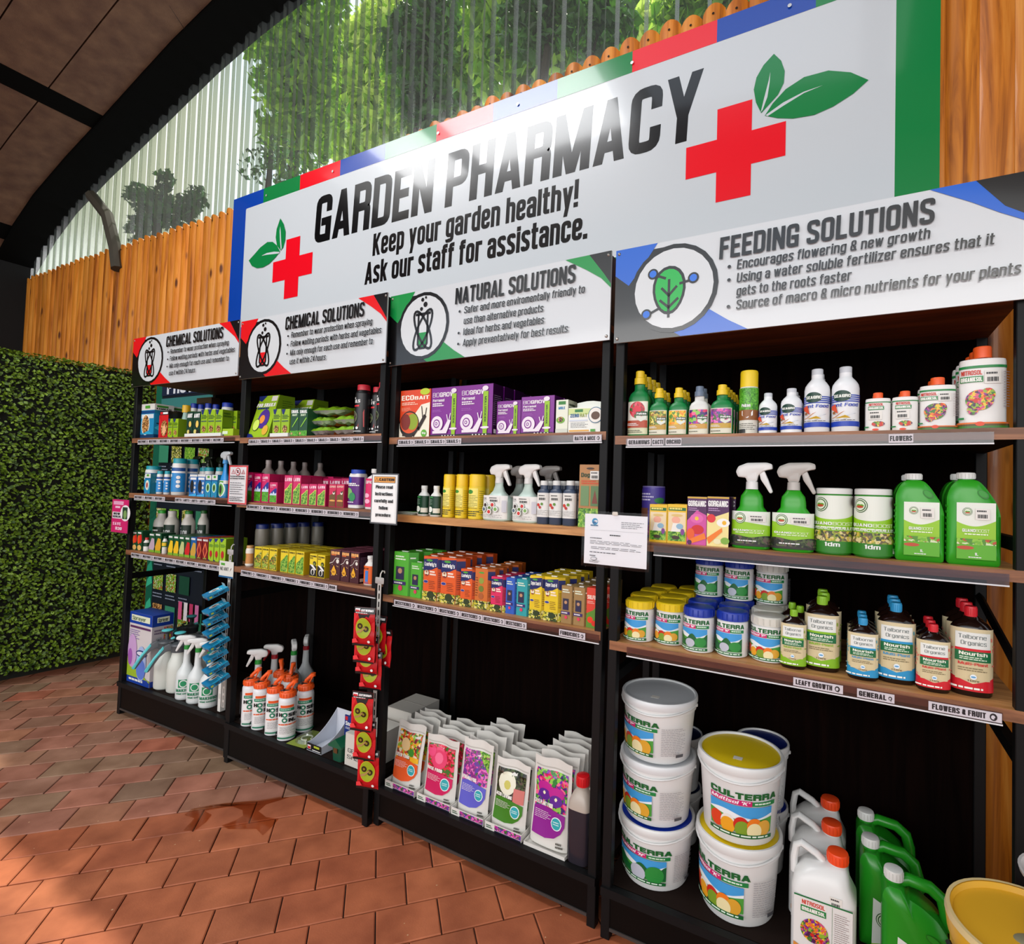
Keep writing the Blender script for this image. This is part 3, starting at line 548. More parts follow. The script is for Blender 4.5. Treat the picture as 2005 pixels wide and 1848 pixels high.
# ---------------------------------------------------------------- shelf bays
BZ = [dict(bt=2.394, bb=2.082, r1=1.71, r2=1.358, r3=.995, k=.204), dict(bt=2.367, bb=2.05, r1=1.693, r2=1.347, r3=.999, k=.21),
      dict(bt=2.360, bb=2.041, r1=1.677, r2=1.331, r3=.971, k=.173), dict(bt=2.346, bb=2.021, r1=1.658, r2=1.299, r3=.953, k=.171)]
SH = .042
def top(k, row): return BZ[k][row]+(SH if row != 'k' else 0)
BAYN = ['leftmost bay', 'second bay', 'third bay', 'right bay']
STEEL = P('#0c0c0d', .5, 0, .22); STEEL2 = P('#050506', .7, 0, .1)
WB = (1.138, 1.080, 1.093, 1.13)
def bay(k):
    b = BZ[k]; root = link('shelving_bay', None); tag(root, ['black steel shelving bay at the left under the first chemical board', 'black steel shelving bay under the second red chemical board', 'black steel shelving bay under the green natural solutions board', 'black steel shelving bay at right under blue feeding solutions board'][k], 'shelving')
    o = T(k, 0, 0, 0); root.location = o; root.rotation_euler = (0, 0, BE[k][2]); W_ = WB[k]; pw = .032; tz = b['bt']
    for (x, y) in ((0, 0), (W_-pw, 0), (0, BD-pw), (W_-pw, BD-pw)):
        mb = MB(); mb.prism([(x+.002, y), (x+pw-.002, y), (x+pw, y+.002), (x+pw, y+pw-.002), (x+pw-.002, y+pw), (x+.002, y+pw), (x, y+pw-.002), (x, y+.002)], 0.0, tz-.01, STEEL, 'z'); link('post', mb.data('post'), root)
    wm = wood('shelf_wood', '#4a2c1c', '#8a5a3c', '#b07a52', 'x', 1.0, .5, False, .1); wt = wood('shelf_wood_bright', '#7a4a26', '#c08a52', '#dba870', 'x', 1.0, .45, False, .1); ws = P('#0e0705', .8, 0, .1)
    for r in ('r1', 'r2', 'r3'):
        z = b[r]+SH; mb = MB(); mb.box(pw*.2, -.002, z-.030, W_-pw*.2, BD-.01, z, ws, top=wt if k > 1 else wm, front=wt if (k == 2 and r == 'r2') else wm); link('shelf_board', mb.data('shelf_board'), root)
    mb = MB(); mb.box(0, .002, b['bb']+.035, W_, BD, b['bb']+.06, wood('top_wood', '#3a1a0c', '#6d3516', '#8c4a20', 'x', .8, .6, False)); link('top_board', mb.data('top_board'), root)
    mb = MB(); mb.box(0, .02, b['k']-.025, W_, BD, b['k'], P('#1c120e', .8, 0, .1)); mb.box(0, -.008, b['k']-.028, W_, .022, b['k'], P('#0e0e0f', .5, 0, .2)); link('bottom_shelf', mb.data('bottom_shelf'), root)
    mb = MB(); mb.box(0, .004, .035, W_, .03, b['k']-.028, P('#050302', .5, 0, .15)); mb.box(pw, .0, .03, W_-pw, .006, .04, P('#3a3634', .4)); link('kick_board', mb.data('kick_board'), root)
    mb = MB(); mb.box(pw, BD-.022, .03, W_-pw, BD-.008, tz-.02, wood('back_wood', '#050202', '#0a0403', '#100604', 'z', 1, 1.0, False)); link('back_panel', mb.data('back_panel'), root)
    for x in (0, W_-pw):
        for z in (1.385, .85) if k in (0, 3) else (1.385,):
            mb = MB(); mb.box(x+.004, pw, z, x+pw-.004, BD-pw, z+.035, STEEL2); link('side_rail', mb.data('side_rail'), root)
    if k == 3:
        mb = MB(); mb.tube([(W_-.02, .03, 1.09), (W_-.02, BD-.03, 1.2)], .012, STEEL2, 4); link('brace', mb.data('brace'), root)
for k in range(4): bay(k)
mb = MB(); mb.box(4.66, .03, 0, 4.69, .62, 2.3, P('#0a0808', .8)); struct('trim_12', mb)  # dark panel added out of view to block light from the right
def flask(cv, cx, cy, S, col, liq):
    """test tube with two crossing loops; S = size in canvas widths"""
    l = cv._l(); A = cv.w/cv.h
    def seg(pts, wd, c, closed=False):
        q = _stroke([(p[0]*S+cx, (p[1]*S*A)+cy) for p in pts], 0, closed); hw = wd*S*cv.w/2
        pp = [((p[0]*S+cx)*cv.w, (p[1]*S*A+cy)*cv.h) for p in pts]
        for a in _stroke(pp, hw, closed): cv.poly2([a[0], a[1], a[2], a[3]][::-1], P(c) if isinstance(c, str) else c, l)
    def loop(ang):
        return [(.50*math.cos(t)*math.cos(ang)-.17*math.sin(t)*math.sin(ang), .50*math.cos(t)*math.sin(ang)+.17*math.sin(t)*math.cos(ang)-.02) for t in [i*PI/12 for i in range(24)]]
    for p, c in (([(-.12, -.08), (.12, -.08), (.12, -.36), (.06, -.44), (-.06, -.44), (-.12, -.36)], liq),): cv.p([(x*S+cx, y*S*A+cy) for x, y in p], c)
    l = cv._l(); seg(loop(math.radians(62)), .06, col, True); seg(loop(math.radians(118)), .06, col, True)
    seg([(-.14, .32), (-.14, -.34), (-.07, -.44), (.07, -.44), (.14, -.34), (.14, .32)], .055, col); seg([(-.2, .35), (.2, .35)], .06, col)
    for x, y, r in ((-.06, .47, .045), (.06, .56, .06), (-.03, .68, .045), (.07, .72, .03)): cv.e(cx+x*S, cy+y*S*A, r*S, col, l=cv._l())
def header(k, title, lines, accent, kind):
    b = BZ[k]; W_, H_ = (1.098 if k < 3 else 1.128), b['bt']-b['bb']; root = link('header_board', None); o = T(k, 0, -.02, b['bb']); root.location = o; root.rotation_euler = (0, 0, BE[k][2])
    tag(root, {'c0': 'CHEMICAL SOLUTIONS header board with red corners on the leftmost bay', 'c1': 'CHEMICAL SOLUTIONS header board on second bay, below the big sign', 'n': 'NATURAL SOLUTIONS header board with green corners and flask logo', 'f': 'FEEDING SOLUTIONS header board with blue corners and leaf logo'}[kind], 'sign', None)
    mb = MB(); mb.box(0, 0, 0, W_, .006, H_, P('#b8bcc0', .4), front=P('#c9cdd0', .22, coat=.5)); cv = Cv(mb, flat((0, 0, 0), (1, 0, 0), (0, 0, 1)), W_, H_); ac = P(accent, .24, coat=.5); wh = P('#ccd0d2', .22, coat=.5)
    X = lambda x: x/W_; Z = lambda z: z/.318
    cv.p([(0, 0), (X(.24), 0), (X(.30), Z(.06)), (X(.34), Z(.16)), (X(.22), Z(.3)), (X(.10), Z(.3)), (0, Z(.24))], K_)
    cv.p([(X(0.0), Z(.23)), (X(.05), Z(.19)), (X(.10), Z(.25)), (X(.15), 1), (0, 1)], ac)
    cv.p([(X(.205), Z(.02)), (X(.235), 0), (X(.445), 0), (X(.385), Z(.035)), (X(.32), Z(.08))], ac)
    cv.p([(1, 1), (X(.91), 1), (X(1.0), Z(.265)), (X(1.06), Z(.225)), (1, Z(.185))], ac); cv.p([(1, 1), (X(1.01), 1), (X(1.07), Z(.24)), (1, Z(.2))], K_)
    cv.e(X(.206), Z(.159), X(.148), K_); cv.e(X(.206), Z(.159), X(.133), wh)
    if kind != 'f': flask(cv, X(.206), Z(.145), X(.19), K_, ac)
    else:
        c = []; 
        cv.p([(X(.193+.056*math.sin(t)*(1-.12*math.cos(t))), Z(.154+.08*-math.cos(t))) for t in [i*PI/10 for i in range(20)]], K_)
        cv.p([(X(.193+.047*math.sin(t)*(1-.12*math.cos(t))), Z(.154+.07*-math.cos(t))) for t in [i*PI/10 for i in range(20)]], P('#1fae4b', .3))
        l = cv._l()
        for a, c_ in (((.193, .07), (.193, .19)), ((.193, .10), (.222, .125)), ((.193, .10), (.165, .125)), ((.193, .14), (.217, .165)), ((.193, .14), (.17, .165)), ((.145, .215), (.178, .2)), ((.232, .175), (.265, .18)), ((.125, .085), (.16, .1))):
            for q in _stroke([a, c_], .0042, False): cv.poly2([q[0], q[1], q[2], q[3]][::-1], K_, l)
        for x, z in ((.137, .215), (.274, .182), (.117, .083)): cv.e(X(x), Z(z), X(.018), K_); cv.e(X(x), Z(z), X(.012), P('#2a6fd6', .3))
    tx = .385 if kind != 'f' else .355; cv.t(title, X(tx), Z(.226), .068/.318, K_, .165, .5, .07, fit=X((.955 if kind != 'f' else .92)-tx), sh=.04, n=3)
    for i, (bul, s_, wd) in enumerate(lines):
        z = .181-.0455*i if kind != 'f' else .184-.046*i
        if kind == 'f': z = .186-.0415*i
        if bul: cv.e(X(.412-(0.025 if kind == 'f' else 0)), Z(z+.012), X(.0055), K_)
        cv.t(s_, X(.436-(0.026 if kind == 'f' else 0)), Z(z), .029/.318, K_, .135, .46, .07, fit=X(wd), sh=.08, n=2)
    link('board_face', mb.data('board_face'), root); sm = P('#9a938c', .3, .9)
    for x in (.012, W_-.012):
        for z in (.014, H_-.014):
            mb = MB(); mb.loft([(0, .0055, .0055), (.002, .0055, .0055), (.004, .003, .003)], sm, 10); mm = mb.data('screw'); q = link('screw', mm, root); q.location = (x, 0, z); q.rotation_euler = (PI/2, 0, 0)
chem = [(1, 'Remember to wear protection when spraying', .575), (1, 'Follow waiting periods with herbs and vegetables', .635), (1, 'Mix only enough for each use and remember to', .585), (0, 'use it within 24 hours', .27)]
header(0, 'CHEMICAL SOLUTIONS', chem, '#dc0d16', 'c0'); header(1, 'CHEMICAL SOLUTIONS', chem, '#dc0d16', 'c1')
header(2, 'NATURAL SOLUTIONS', [(1, 'Safer and more enviromentally friendly to', .56), (0, 'use than alternative products', .385), (1, 'Ideal for herbs and vegetables', .39), (1, 'Apply preventatively for best results', .495)], '#0b8a3e', 'n')
header(3, 'FEEDING SOLUTIONS', [(1, 'Encourages flowering & new growth', .50), (1, 'Using a water soluble fertilizer ensures that it', .637), (0, 'gets to the roots faster', .315), (1, 'Source of macro & micro nutrients for your plants', .69)], '#0f5cc4', 'f')
# ================================================================ placing helpers
REG = []
SHN = {'r1': 'top shelf', 'r2': 'second shelf', 'r3': 'third shelf', 'k': 'bottom shelf'}
ORD = ['first', 'second', 'third', 'fourth', 'fifth', 'sixth', 'seventh', 'eighth', 'ninth', 'tenth', 'eleventh', 'twelfth']
BACK = ['', ', one row back', ', two rows back', ', three rows back', ', four rows back', ', five rows back', ', six rows back']
def reg(name, k, row, s, y, parts, desc, cat, rz=0, z=None, bk=0, full=None, rx=0, stk=None):
    REG.append(dict(stk=stk, name=name, k=k, row=row, s=s, y=y, parts=parts, desc=desc, cat=cat, rz=rz, z=top(k, row)+.0004 if z is None else z, bk=bk, full=full, rx=rx))
_bb = {}
def bounds(parts, rz):
    ms = [parts] if not isinstance(parts, list) else [q[1] for q in parts]; key = (tuple(m.name for m in ms), round(rz, 3))
    if key not in _bb:
        c, s_ = math.cos(rz), math.sin(rz); xs = [(v.co.x*c-v.co.y*s_, v.co.x*s_+v.co.y*c) for m in ms for v in m.vertices]
        _bb[key] = (min(q[0] for q in xs), max(q[0] for q in xs), min(q[1] for q in xs), max(q[1] for q in xs))
    return _bb[key]
def zr(parts):
    ms = [parts] if not isinstance(parts, list) else [q[1] for q in parts]; z = [v.co.z for m in ms for v in m.vertices]; return min(z), max(z)
def lim(r, y0, y1):                                       # free width between the posts, or beside them when standing between front and back post
    z0, z1 = r['z']+r['zz'][0], r['z']+r['zz'][1]; rail = any(z0 < q+.037 and z1 > q for q in ((1.385, .85) if r['k'] in (0, 3) else (1.385,)))
    q = .001 if (r['y']+y0 > .0335 and r['y']+y1 < BD-.0335 and not rail) else .0345; return q, WB[r['k']]-q
def foot(r):
    p = r['parts']; q = p[:2] if isinstance(p, list) and r['name'] not in ('pump_sprayer', 'spray_bottle') else p[:1] if isinstance(p, list) else p; p = p[0][1] if isinstance(p, list) else p; return bounds(q, r['rz'])
ROUND = {'bottle', 'jar', 'spray_can', 'spray_bottle', 'tub', 'tube', 'pail', 'hose_sprayer', 'pump_sprayer', 'can'}
def relax():
    by = {}
    for r in REG:
        if r['name'] in ('food_pouch', 'display_tray', 'foil_pouch', 'leaflet_stack') and not (r['name'] == 'display_tray' and r['row'] != 'k'): continue
        if r['name'] == 'display_tray': continue
        r['fb'] = foot(r); by.setdefault((r['k'], r['row']), []).append(r)
    for rs in by.values():
        for it in range(140):
            moved = False
            for i, a in enumerate(rs):
                for b in rs[i+1:]:
                    if a.get('stk') and a.get('stk') == b.get('stk'): continue
                    za, zb = a['z']+a['zz'][0], b['z']+b['zz'][0]
                    if za >= b['z']+b['zz'][1]-.002 or zb >= a['z']+a['zz'][1]-.002: continue
                    fa, fb = a['fb'], b['fb']; ax, ay, bx, by_ = (fa[1]-fa[0])/2, (fa[3]-fa[2])/2, (fb[1]-fb[0])/2, (fb[3]-fb[2])/2
                    ca = (a['s']+(fa[0]+fa[1])/2, a['y']+(fa[2]+fa[3])/2); cb = (b['s']+(fb[0]+fb[1])/2, b['y']+(fb[2]+fb[3])/2); dx, dy = cb[0]-ca[0], cb[1]-ca[1]; g = .0016
                    px, py = ax+bx+g-abs(dx), ay+by_+g-abs(dy); rr = a['name'] in ROUND and b['name'] in ROUND
                    if (px <= 0 or py <= 0) and not rr: continue
                    if a['name'] in ROUND and b['name'] in ROUND:
                        q = math.hypot(dx/(ax+bx+g), dy/(ay+by_+g))
                        if q >= 1.03: continue
                        q = max(q, .05); mx, my = dx*(1.03/q-1), dy*(1.03/q-1)
                        if abs(dx)+abs(dy) < 1e-5: mx = .01
                    elif px < py*1.6: mx, my = math.copysign(px, dx), 0
                    else: mx, my = 0, math.copysign(py, dy)
                    moved = True; wa = .5
                    for r, sg in ((a, -1), (b, 1)):
                        grp = [q for q in rs if q.get('stk') and q.get('stk') == r.get('stk')] or [r]
                        for q in grp: q['s'] += sg*mx*.5; q['y'] += sg*my*(.1 if sg < 0 and my > 0 else .9 if my > 0 else .5)
            for r in rs:
                f = r['fb']; a_, b_ = lim(r, f[2], f[3])
                if f[1]-f[0] < b_-a_: r['s'] = min(max(r['s'], a_-f[0]), b_-f[1])
                r['y'] = min(max(r['y'], .012-f[2]), BD-.0245-f[3])
            if not moved: break
def flush():
    for r in list(REG):                                   # keep everything between the posts and in front of the back panel
        x0, x1, y0, y1 = bounds(r['parts'], r['rz']); r['zz'] = zr(r['parts']); a, b = lim(r, y0, y1); w_ = x1-x0
        if w_ < b-a: r['s'] = min(max(r['s'], a-x0), b-x1)
        if r['y']+y1 > BD-.024:
            if r['bk']: REG.remove(r)
            else: r['y'] = BD-.0245-y1
    relax()
    grp = {}
    for r in REG: grp.setdefault((r['k'], r['row'], r['desc'], r['bk']), []).append(r)
    allr = {}
    for r in REG: allr.setdefault((r['k'], r['row'], r['desc']), []).append(r)
    for key, rs in grp.items():
        rs.sort(key=lambda r: r['s']); n = len(rs)
        for i, r in enumerate(rs):
            o = ''
            if n > 1 and not r['full']: o = ', leftmost' if i == 0 else ', rightmost' if i == n-1 else ', '+ORD[i]+' from left'
            r['label'] = r['full'] or '%s%s%s, %s, %s' % (r['desc'], o, BACK[r['bk']], SHN[r['row']], BAYN[r['k']])
    for r in REG:
        many = len(allr[(r['k'], r['row'], r['desc'])]) > 1
        g = ('%s on the %s of the %s' % (r['desc'], SHN[r['row']], BAYN[r['k']])) if many else None
        spawn(r['name'], r['parts'], T(r['k'], r['s'], r['y'], r['z']), BE[r['k']][2]+r['rz'], r['label'], r['cat'], g, r['rx'])
def cosv(k, s, y):
    d = T(k, s, y, 1)-CP; a = BE[k][2]; ly = -d.x*math.sin(a)+d.y*math.cos(a); return abs(ly)/math.hypot(d.x, d.y)
def rnd(k, row, xl, xr, yt, dep=.03, q=1.0, z0=None):
    z0 = top(k, row) if z0 is None else z0; y = dep+.03
    for _ in range(4):
        a, b = s_at(k, xl, y, z0+.05), s_at(k, xr, y, z0+.05); c = cosv(k, (a+b)/2, y); rx = (b-a)/2*c/math.sqrt(c*c+q*q*(1-c*c)); y = dep+rx*q
    s = (a+b)/2; return s, y, rx, z_at(k, s, y, yt)-z0
def box(k, row, xl, xr, yt, dep=.03, z0=None):
    z0 = top(k, row) if z0 is None else z0
    a, b = s_at(k, xl, dep, z0+.05), s_at(k, xr, dep, z0+.05); return (a+b)/2, b-a, z_at(k, (a+b)/2, dep, yt)-z0
# ================================================================ product builders
WHT, OFW, BLK = '#e8e8e6', '#d6d3cb', '#101012'
PR = dict(
 veg=photo('vegetables', ['#c8321c', '#2f7a1e', '#e8a020', '#7a1f2c', '#88b02a', '#e0d0b0', '#d85a18'], 95), flo=photo('flowers', ['#d81b60', '#7b1fa2', '#2e7d32', '#f06292', '#3b1a6a', '#8bc34a'], 90),
 lawn=photo('lawn', ['#3f8f1c', '#57a828', '#2f7414', '#6cbf33'], 240), weed=photo('weeds', ['#6aa62c', '#2f6a18', '#a7c850', '#3f8020', '#88b83c'], 150), garden=photo('garden', ['#4f8a2a', '#8cbf3a', '#b8452a', '#3f6e20', '#cfd8b0', '#6fae2a'], 120),
 oliv=photo('fruit_leaves', ['#5d7a1c', '#c9b23c', '#8a9a2a', '#3d5414', '#e4d46a', '#9b6a2a'], 130), red=photo('roses', ['#d42038', '#a01428', '#e8506a', '#3b6a20'], 100), dark=photo('dark_leaves', ['#2a3a1c', '#141c10', '#4a5a30', '#5a4a40', '#202018'], 120),
 hydr=photo('hydrangea', ['#a02a8a', '#d84aa0', '#5a3a9a', '#e070b8', '#3a6a2a', '#7a2a7a'], 120), people=photo('garden_party', ['#c8b048', '#8a9a30', '#3a4a30', '#d8c890', '#6a5a40'], 130), mix=photo('bouquet', ['#c8281c', '#e87a18', '#7b2a8a', '#3a7a2a', '#e8c030', '#d04a7a', '#4a1a4a', '#8ab030'], 150),
 brown=photo('ants', ['#6a3418', '#c08a4a', '#2a1408', '#e0b070'], 160), yel=photo('yellow_bloom', ['#e8b818', '#f0d040', '#5a8a20', '#e89018'], 110), insects=photo('insects', ['#c8c040', '#3a4a20', '#e0d890', '#6a7a28', '#1c2418'], 120))
_c = {}
def cached(f):
    def g(*a, **k):
        hk = lambda x: round(x, 4) if isinstance(x, float) else repr(x) if isinstance(x, list) else x
        key = (f.__name__, tuple(hk(x) for x in a), tuple(sorted((q, hk(v)) for q, v in k.items() if not callable(v))), tuple(v for v in k.values() if callable(v)))
        if key not in _c: _c[key] = f(*a, **k)
        return _c[key]
    return g
@cached
def carton(w, h, d, col, face=None, side=None, topc=None, sidef=None, rough=.35, hang=0):
    mb = MB(); sm = P(side or col, rough); mb.box(-w/2, 0, 0, w/2, d, h, sm, top=P(topc or col, rough), front=P(col, rough))
    if face: face(Cv(mb, FRONT(w, h), w, h))
    if sidef: sidef(Cv(mb, flat((w/2, 0, 0), (0, 1, 0), (0, 0, 1)), d, h))
    # folded lid edge
    mb.box(-w/2+.001, .001, h, w/2-.001, d*.5, h+.0006, P(topc or col, rough))
    if hang: mb.prism([(-w*.4, h), (w*.4, h), (w*.4, h+hang*.8), (w*.1, h+hang), (-w*.1, h+hang), (-w*.4, h+hang*.8)], d-.003, d-.001, P(topc or col, rough), 'y')
    return mb.data('carton')
def cap(capr, z, h, m, N=22, ribs=True, capy=None, cx=0, cy=0):
    mb = MB(); cy_ = capy or capr; mb.loft([(z, capr, cy_, 2, cx, cy), (z+h*.86, capr, cy_, 2, cx, cy), (z+h*.97, capr*.95, cy_*.95, 2, cx, cy), (z+h, capr*.86, cy_*.86, 2, cx, cy)], m, N)
    if ribs:
        for i in range(18):
            a = i*PI/9; x, y = capr*math.cos(a)+cx, cy_*math.sin(a)+cy; mb.tube([(x, y, z+h*.12), (x, y, z+h*.8)], capr*.045, m, 4)
    return mb.data('cap')
@cached
def bottle(rx, ry, h, e, prof, col, capr, caph, capcol, lab=None, lz=(.08, .6), arc=.5, lcol=None, rough=.35, two=False, ribs=False, trans=0):
    """prof: (fraction of body height, fraction of radius[, exponent])"""
    hb = h-caph; m = P(col, rough, 0, .5, trans); mb = MB(); rings = [(0, rx*.93, ry*.93, e)]+[(z*hb, rx*k[0], ry*k[0], k[1] if len(k) > 1 else e) for z, *k in prof]
    mb.loft(rings, m, 32); parts = [('body', mb.data('body'), None)]
    cm_ = P(capcol, .4)
    if two: mb = MB(); mb.loft([(hb-.001, capr*1.25, capr*1.25), (hb+caph*.45, capr*1.22, capr*1.22), (hb+caph*.5, capr, capr), (hb+caph*.96, capr*.95, capr*.95), (hb+caph, capr*.85, capr*.85)], cm_, 22); parts.append(('cap', mb.data('cap'), None))
    else: parts.append(('cap', cap(capr, hb-.0005, caph, cm_, ribs=ribs), None))
    if lab:
        mb = MB(); W = Wrap(rx, ry, e); aw = W.L*arc; z0 = lz[0]*hb; lh = (lz[1]-lz[0])*hb; cv = Cv(mb, lambda u, v, l: W(u-aw/2, z0+v, l), aw, lh, True, lay=.0006)
        if lcol: cv.r(0, 0, 1, 1, lcol)
        lab(cv); parts.append(('label', mb.data('label'), None))
    return parts
STR = [(.02, 1), (.60, 1), (.70, .93), (.80, .68), (.88, .42), (.93, .36), (1, .36)]       # shouldered bottle
CAN = [(.005, 1), (.97, 1), (1, .97)]
JAR = [(.02, 1), (.93, 1), (.97, .96), (1, .93)]
SQB = [(.03, 1), (.72, 1), (.80, .92), (.88, .6, 2.5), (.92, .42, 2), (1, .40, 2)]
HEAD = [(-.034, .012), (-.040, .026), (-.034, .040), (-.012, .049), (.036, .050), (.049, .046), (.050, .033), (.034, .030), (.016, .018), (.012, 0), (-.012, 0), (-.014, .010)]
TRIG = [(.016, .030), (.030, .030), (.040, .006), (.052, -.026), (.045, -.030), (.034, -.012), (.022, .006)]
def pillow(mb, out, d, b, m, y=0, smooth=True):
    cx = sum(p[0] for p in out)/len(out); cz = sum(p[1] for p in out)/len(out); n = len(out); vs = []
    for yy, q in ((-d/2, b*2.2), (-d/2+b*.35, b*.8), (-d/2+b, 0), (d/2-b, 0), (d/2-b*.35, b*.8), (d/2, b*2.2)):
        for x, z in out:
            L_ = math.hypot(x-cx, z-cz); k = max(0, 1-q/L_) if L_ else 1; vs.append((cx+(x-cx)*k, y+yy, cz+(z-cz)*k))
    fs = [(j*n+i, j*n+(i+1) % n, (j+1)*n+(i+1) % n, (j+1)*n+i) for j in range(5) for i in range(n)]+[tuple(range(n-1, -1, -1)), tuple(5*n+i for i in range(n))]
    fs = [f[::-1] for f in fs] if sum(out[i-1][0]*out[i][1]-out[i][0]*out[i-1][1] for i in range(n)) > 0 else fs
    mb.mesh(vs, fs, m, smooth)
def rounded(pts, r, n=4): return _fillet(pts, r, True, n)
@cached
def trigger(rx, ry, h, e, prof, col, headc, collar, lab=None, lz=(.05, .5), arc=.45, lcol=None, sc_=1.0, trans=0, trc=None, rough=.3, loff=0.0):
    hh = .05*sc_; ch = .018*sc_; hb = h-hh-ch; m = P(col, rough, 0, .5, trans); mb = MB()
    mb.loft([(0, rx*.93, ry*.93, e)]+[(z*hb, rx*k[0], ry*k[0], k[1] if len(k) > 1 else e) for z, *k in prof], m, 32); parts = [('body', mb.data('body'), None)]
    mb = MB(); mb.loft([(hb-.002, .0155*sc_, .0155*sc_), (hb+ch, .0145*sc_, .0145*sc_)], P(collar, .4), 18); parts.append(('collar', mb.data('collar'), None))
    z = hb+ch; q = lambda o: rounded([(x*sc_, z+y*sc_) for x, y in o], .004*sc_, 3); hm = P(headc, .35)
    mb = MB(); pillow(mb, q(HEAD), .024*sc_, .004*sc_, hm); parts.append(('spray_head', mb.data('spray_head'), None))
    mb = MB(); pillow(mb, q(TRIG), .013*sc_, .002*sc_, P(trc or headc, .35)); parts.append(('trigger', mb.data('trigger'), None))
    if lab:
        mb = MB(); W = Wrap(rx, ry, e, loff); aw = W.L*arc; z0 = lz[0]*hb; lh = (lz[1]-lz[0])*hb; cv = Cv(mb, lambda u, v, l: W(u-aw/2, z0+v, l), aw, lh, True, lay=.0006)
        if lcol: cv.r(0, 0, 1, 1, lcol)
        lab(cv); parts.append(('label', mb.data('label'), None))
    return parts
TRP = [(.03, 1), (.50, 1), (.60, .9), (.74, .55), (.84, .38), (.93, .32, 2), (1, .30, 2)]
def price(cv, x0, y0, x1, y1):
    cv.r(x0, y0, x1, y1, '#dedbd4'); w = x1-x0; h = y1-y0; cv.ln(x0+w*.1, y0+h*.62, x1-w*.1, y0+h*.9, 1, '#3a3a3a', .5); l = cv._l(); R = random.Random(9)
    for i in range(9): a = x0+w*(.16+.075*i); cv.r(a, y0+h*.15, a+w*.035*(1+R.random()), y0+h*.48, '#2c2c2c', l)
# ---- printed faces (one function per product)
def f_plain(c1, c2=None):
    def g(cv): cv.ln(.1, .7, .9, .9, 2, c1, .6); cv.ln(.1, .1, .9, .35, 4, c2 or c1, .3)
    return g
def f_bait(cv):
    cv.r(0, .82, 1, 1, '#d9d6cf'); cv.r(0, .72, 1, .80, '#0d3f77'); cv.r(0, 0, 1, .72, '#1b86b4'); cv.r(0, 0, 1, .12, '#0a3560'); cv.r(.05, .58, .95, .7, '#cfd8dc'); cv.e(.38, .4, .3, '#e8ece8', .44); cv.e(.38, .4, .26, PR['brown'], .4)
    cv.r(.3, .87, .65, .95, '#4a9a2a'); cv.p([(.1, .12), (.6, .22), (1, .12)], '#2aa0c8')
def f_baits(cv): cv.r(0, .82, 1, 1, '#d2cfc8'); cv.r(.1, .9, .7, .96, '#3a8a2a'); cv.t('KAMIKAZE', .08, .84, .045, BLK, .2, .5, fit=.8); cv.r(0, 0, 1, .72, '#1a7ea8'); cv.r(0, 0, 1, .12, '#0a3560'); cv.e(.5, .52, .14, PR['brown']); cv.r(.1, .42, .9, .45, '#102a44'); cv.p([(0, .3), (.5, .5), (1, .3), (.5, .15)], '#3fb0c8')
def f_roach(cv): cv.r(0, .86, 1, 1, '#1a1214'); cv.r(.1, .88, .35, .97, '#d0142a'); cv.r(.4, .89, .95, .96, WHT); cv.p([(0, 0), (0, .85), (.35, .6), (.3, 0)], '#c8141e'); cv.e(.6, .36, .36, PR['brown'], .5); cv.e(.62, .3, .2, '#e8b080', .3)
def f_lime(cv): cv.p([(0, 1), (.5, 1), (.3, .8), (.1, .84)], '#14246a'); cv.ln(.1, .64, .95, .8, 3, '#1c4a1c', .5); cv.e(.5, .28, .3, PR['brown'], .3); cv.p([(0, 0), (.4, 0), (0, .1)], '#12206a'); cv.r(.1, .55, .9, .58, '#2a3a5a')
def f_tulip(cv): cv.p([(0, 1), (.7, 1), (.3, .84), (.1, .86)], '#142a7a'); cv.ln(.1, .62, .95, .76, 3, '#2a6a2a', .5); cv.e(.5, .32, .25, '#b8141e', .4); cv.r(.47, .1, .53, .25, '#6a3a10'); cv.p([(0, 0), (.4, 0), (0, .07)], '#12206a')
def f_ant(cv): cv.t('ANT', .08, .76, .16, WHT, .22, .5, fit=.84); cv.e(.55, .48, .34, BLK, .3); cv.e(.6, .5, .2, '#e8c860', .3); cv.e(.35, .2, .2, '#d8c870', .2); cv.e(.7, .18, .2, '#241408', .2)
def f_snailg(cv): cv.t('SNAIL', .06, .84, .11, WHT, .2, .48, fit=.88); cv.t('BAIT', .2, .74, .07, '#cfe0c0', .2, .48, fit=.6); cv.r(0, 0, 1, .22, PR['lawn']); cv.p([(.2, .35), (.3, .35), (.95, .66), (.85, .68)], '#8ac83a'); cv.e(.2, .12, .12, '#c09a6a', .1)
def f_forsn(cv):
    cv.p([(0, 1), (.4, 1), (.2, .86), (.05, .9)], '#14246a'); cv.r(.68, .86, .96, .98, '#dedbd4'); cv.t('FOR SNAILS', .02, .73, .085, '#f4f4ee', .24, .5, fit=.92, sh=.12); cv.ln(.1, .66, .8, .71, 1, '#1a2a6a', .8); cv.e(.56, .44, .27, '#4a2a8a', .32); cv.e(.5, .43, .13, '#e0903a', .14)
    cv.e(.28, .3, .17, '#1c3a1c', .2); cv.e(.28, .3, .15, '#c8e060', .18); cv.e(.8, .17, .14, '#d8a838', .16); cv.p([(0, 0), (.35, 0), (.2, .08), (0, .1)], '#12206a')
def f_jarg(cv): cv.r(0, 0, 1, 1, '#86b81e'); cv.p([(.1, .98), (.5, .98), (.35, .8)], '#14246a'); cv.e(.5, .3, .14, '#4a2a8a', .2); cv.ln(.1, .5, .9, .75, 4, '#e8f0d8', .5)
def f_pepp(cv): cv.ln(.08, .82, .92, .92, 1, WHT, .8); cv.e(.3, .55, .25, '#e8501c', .5); cv.e(.68, .6, .25, '#d8201c', .5); cv.e(.5, .15, .4, '#e0b060', .3)
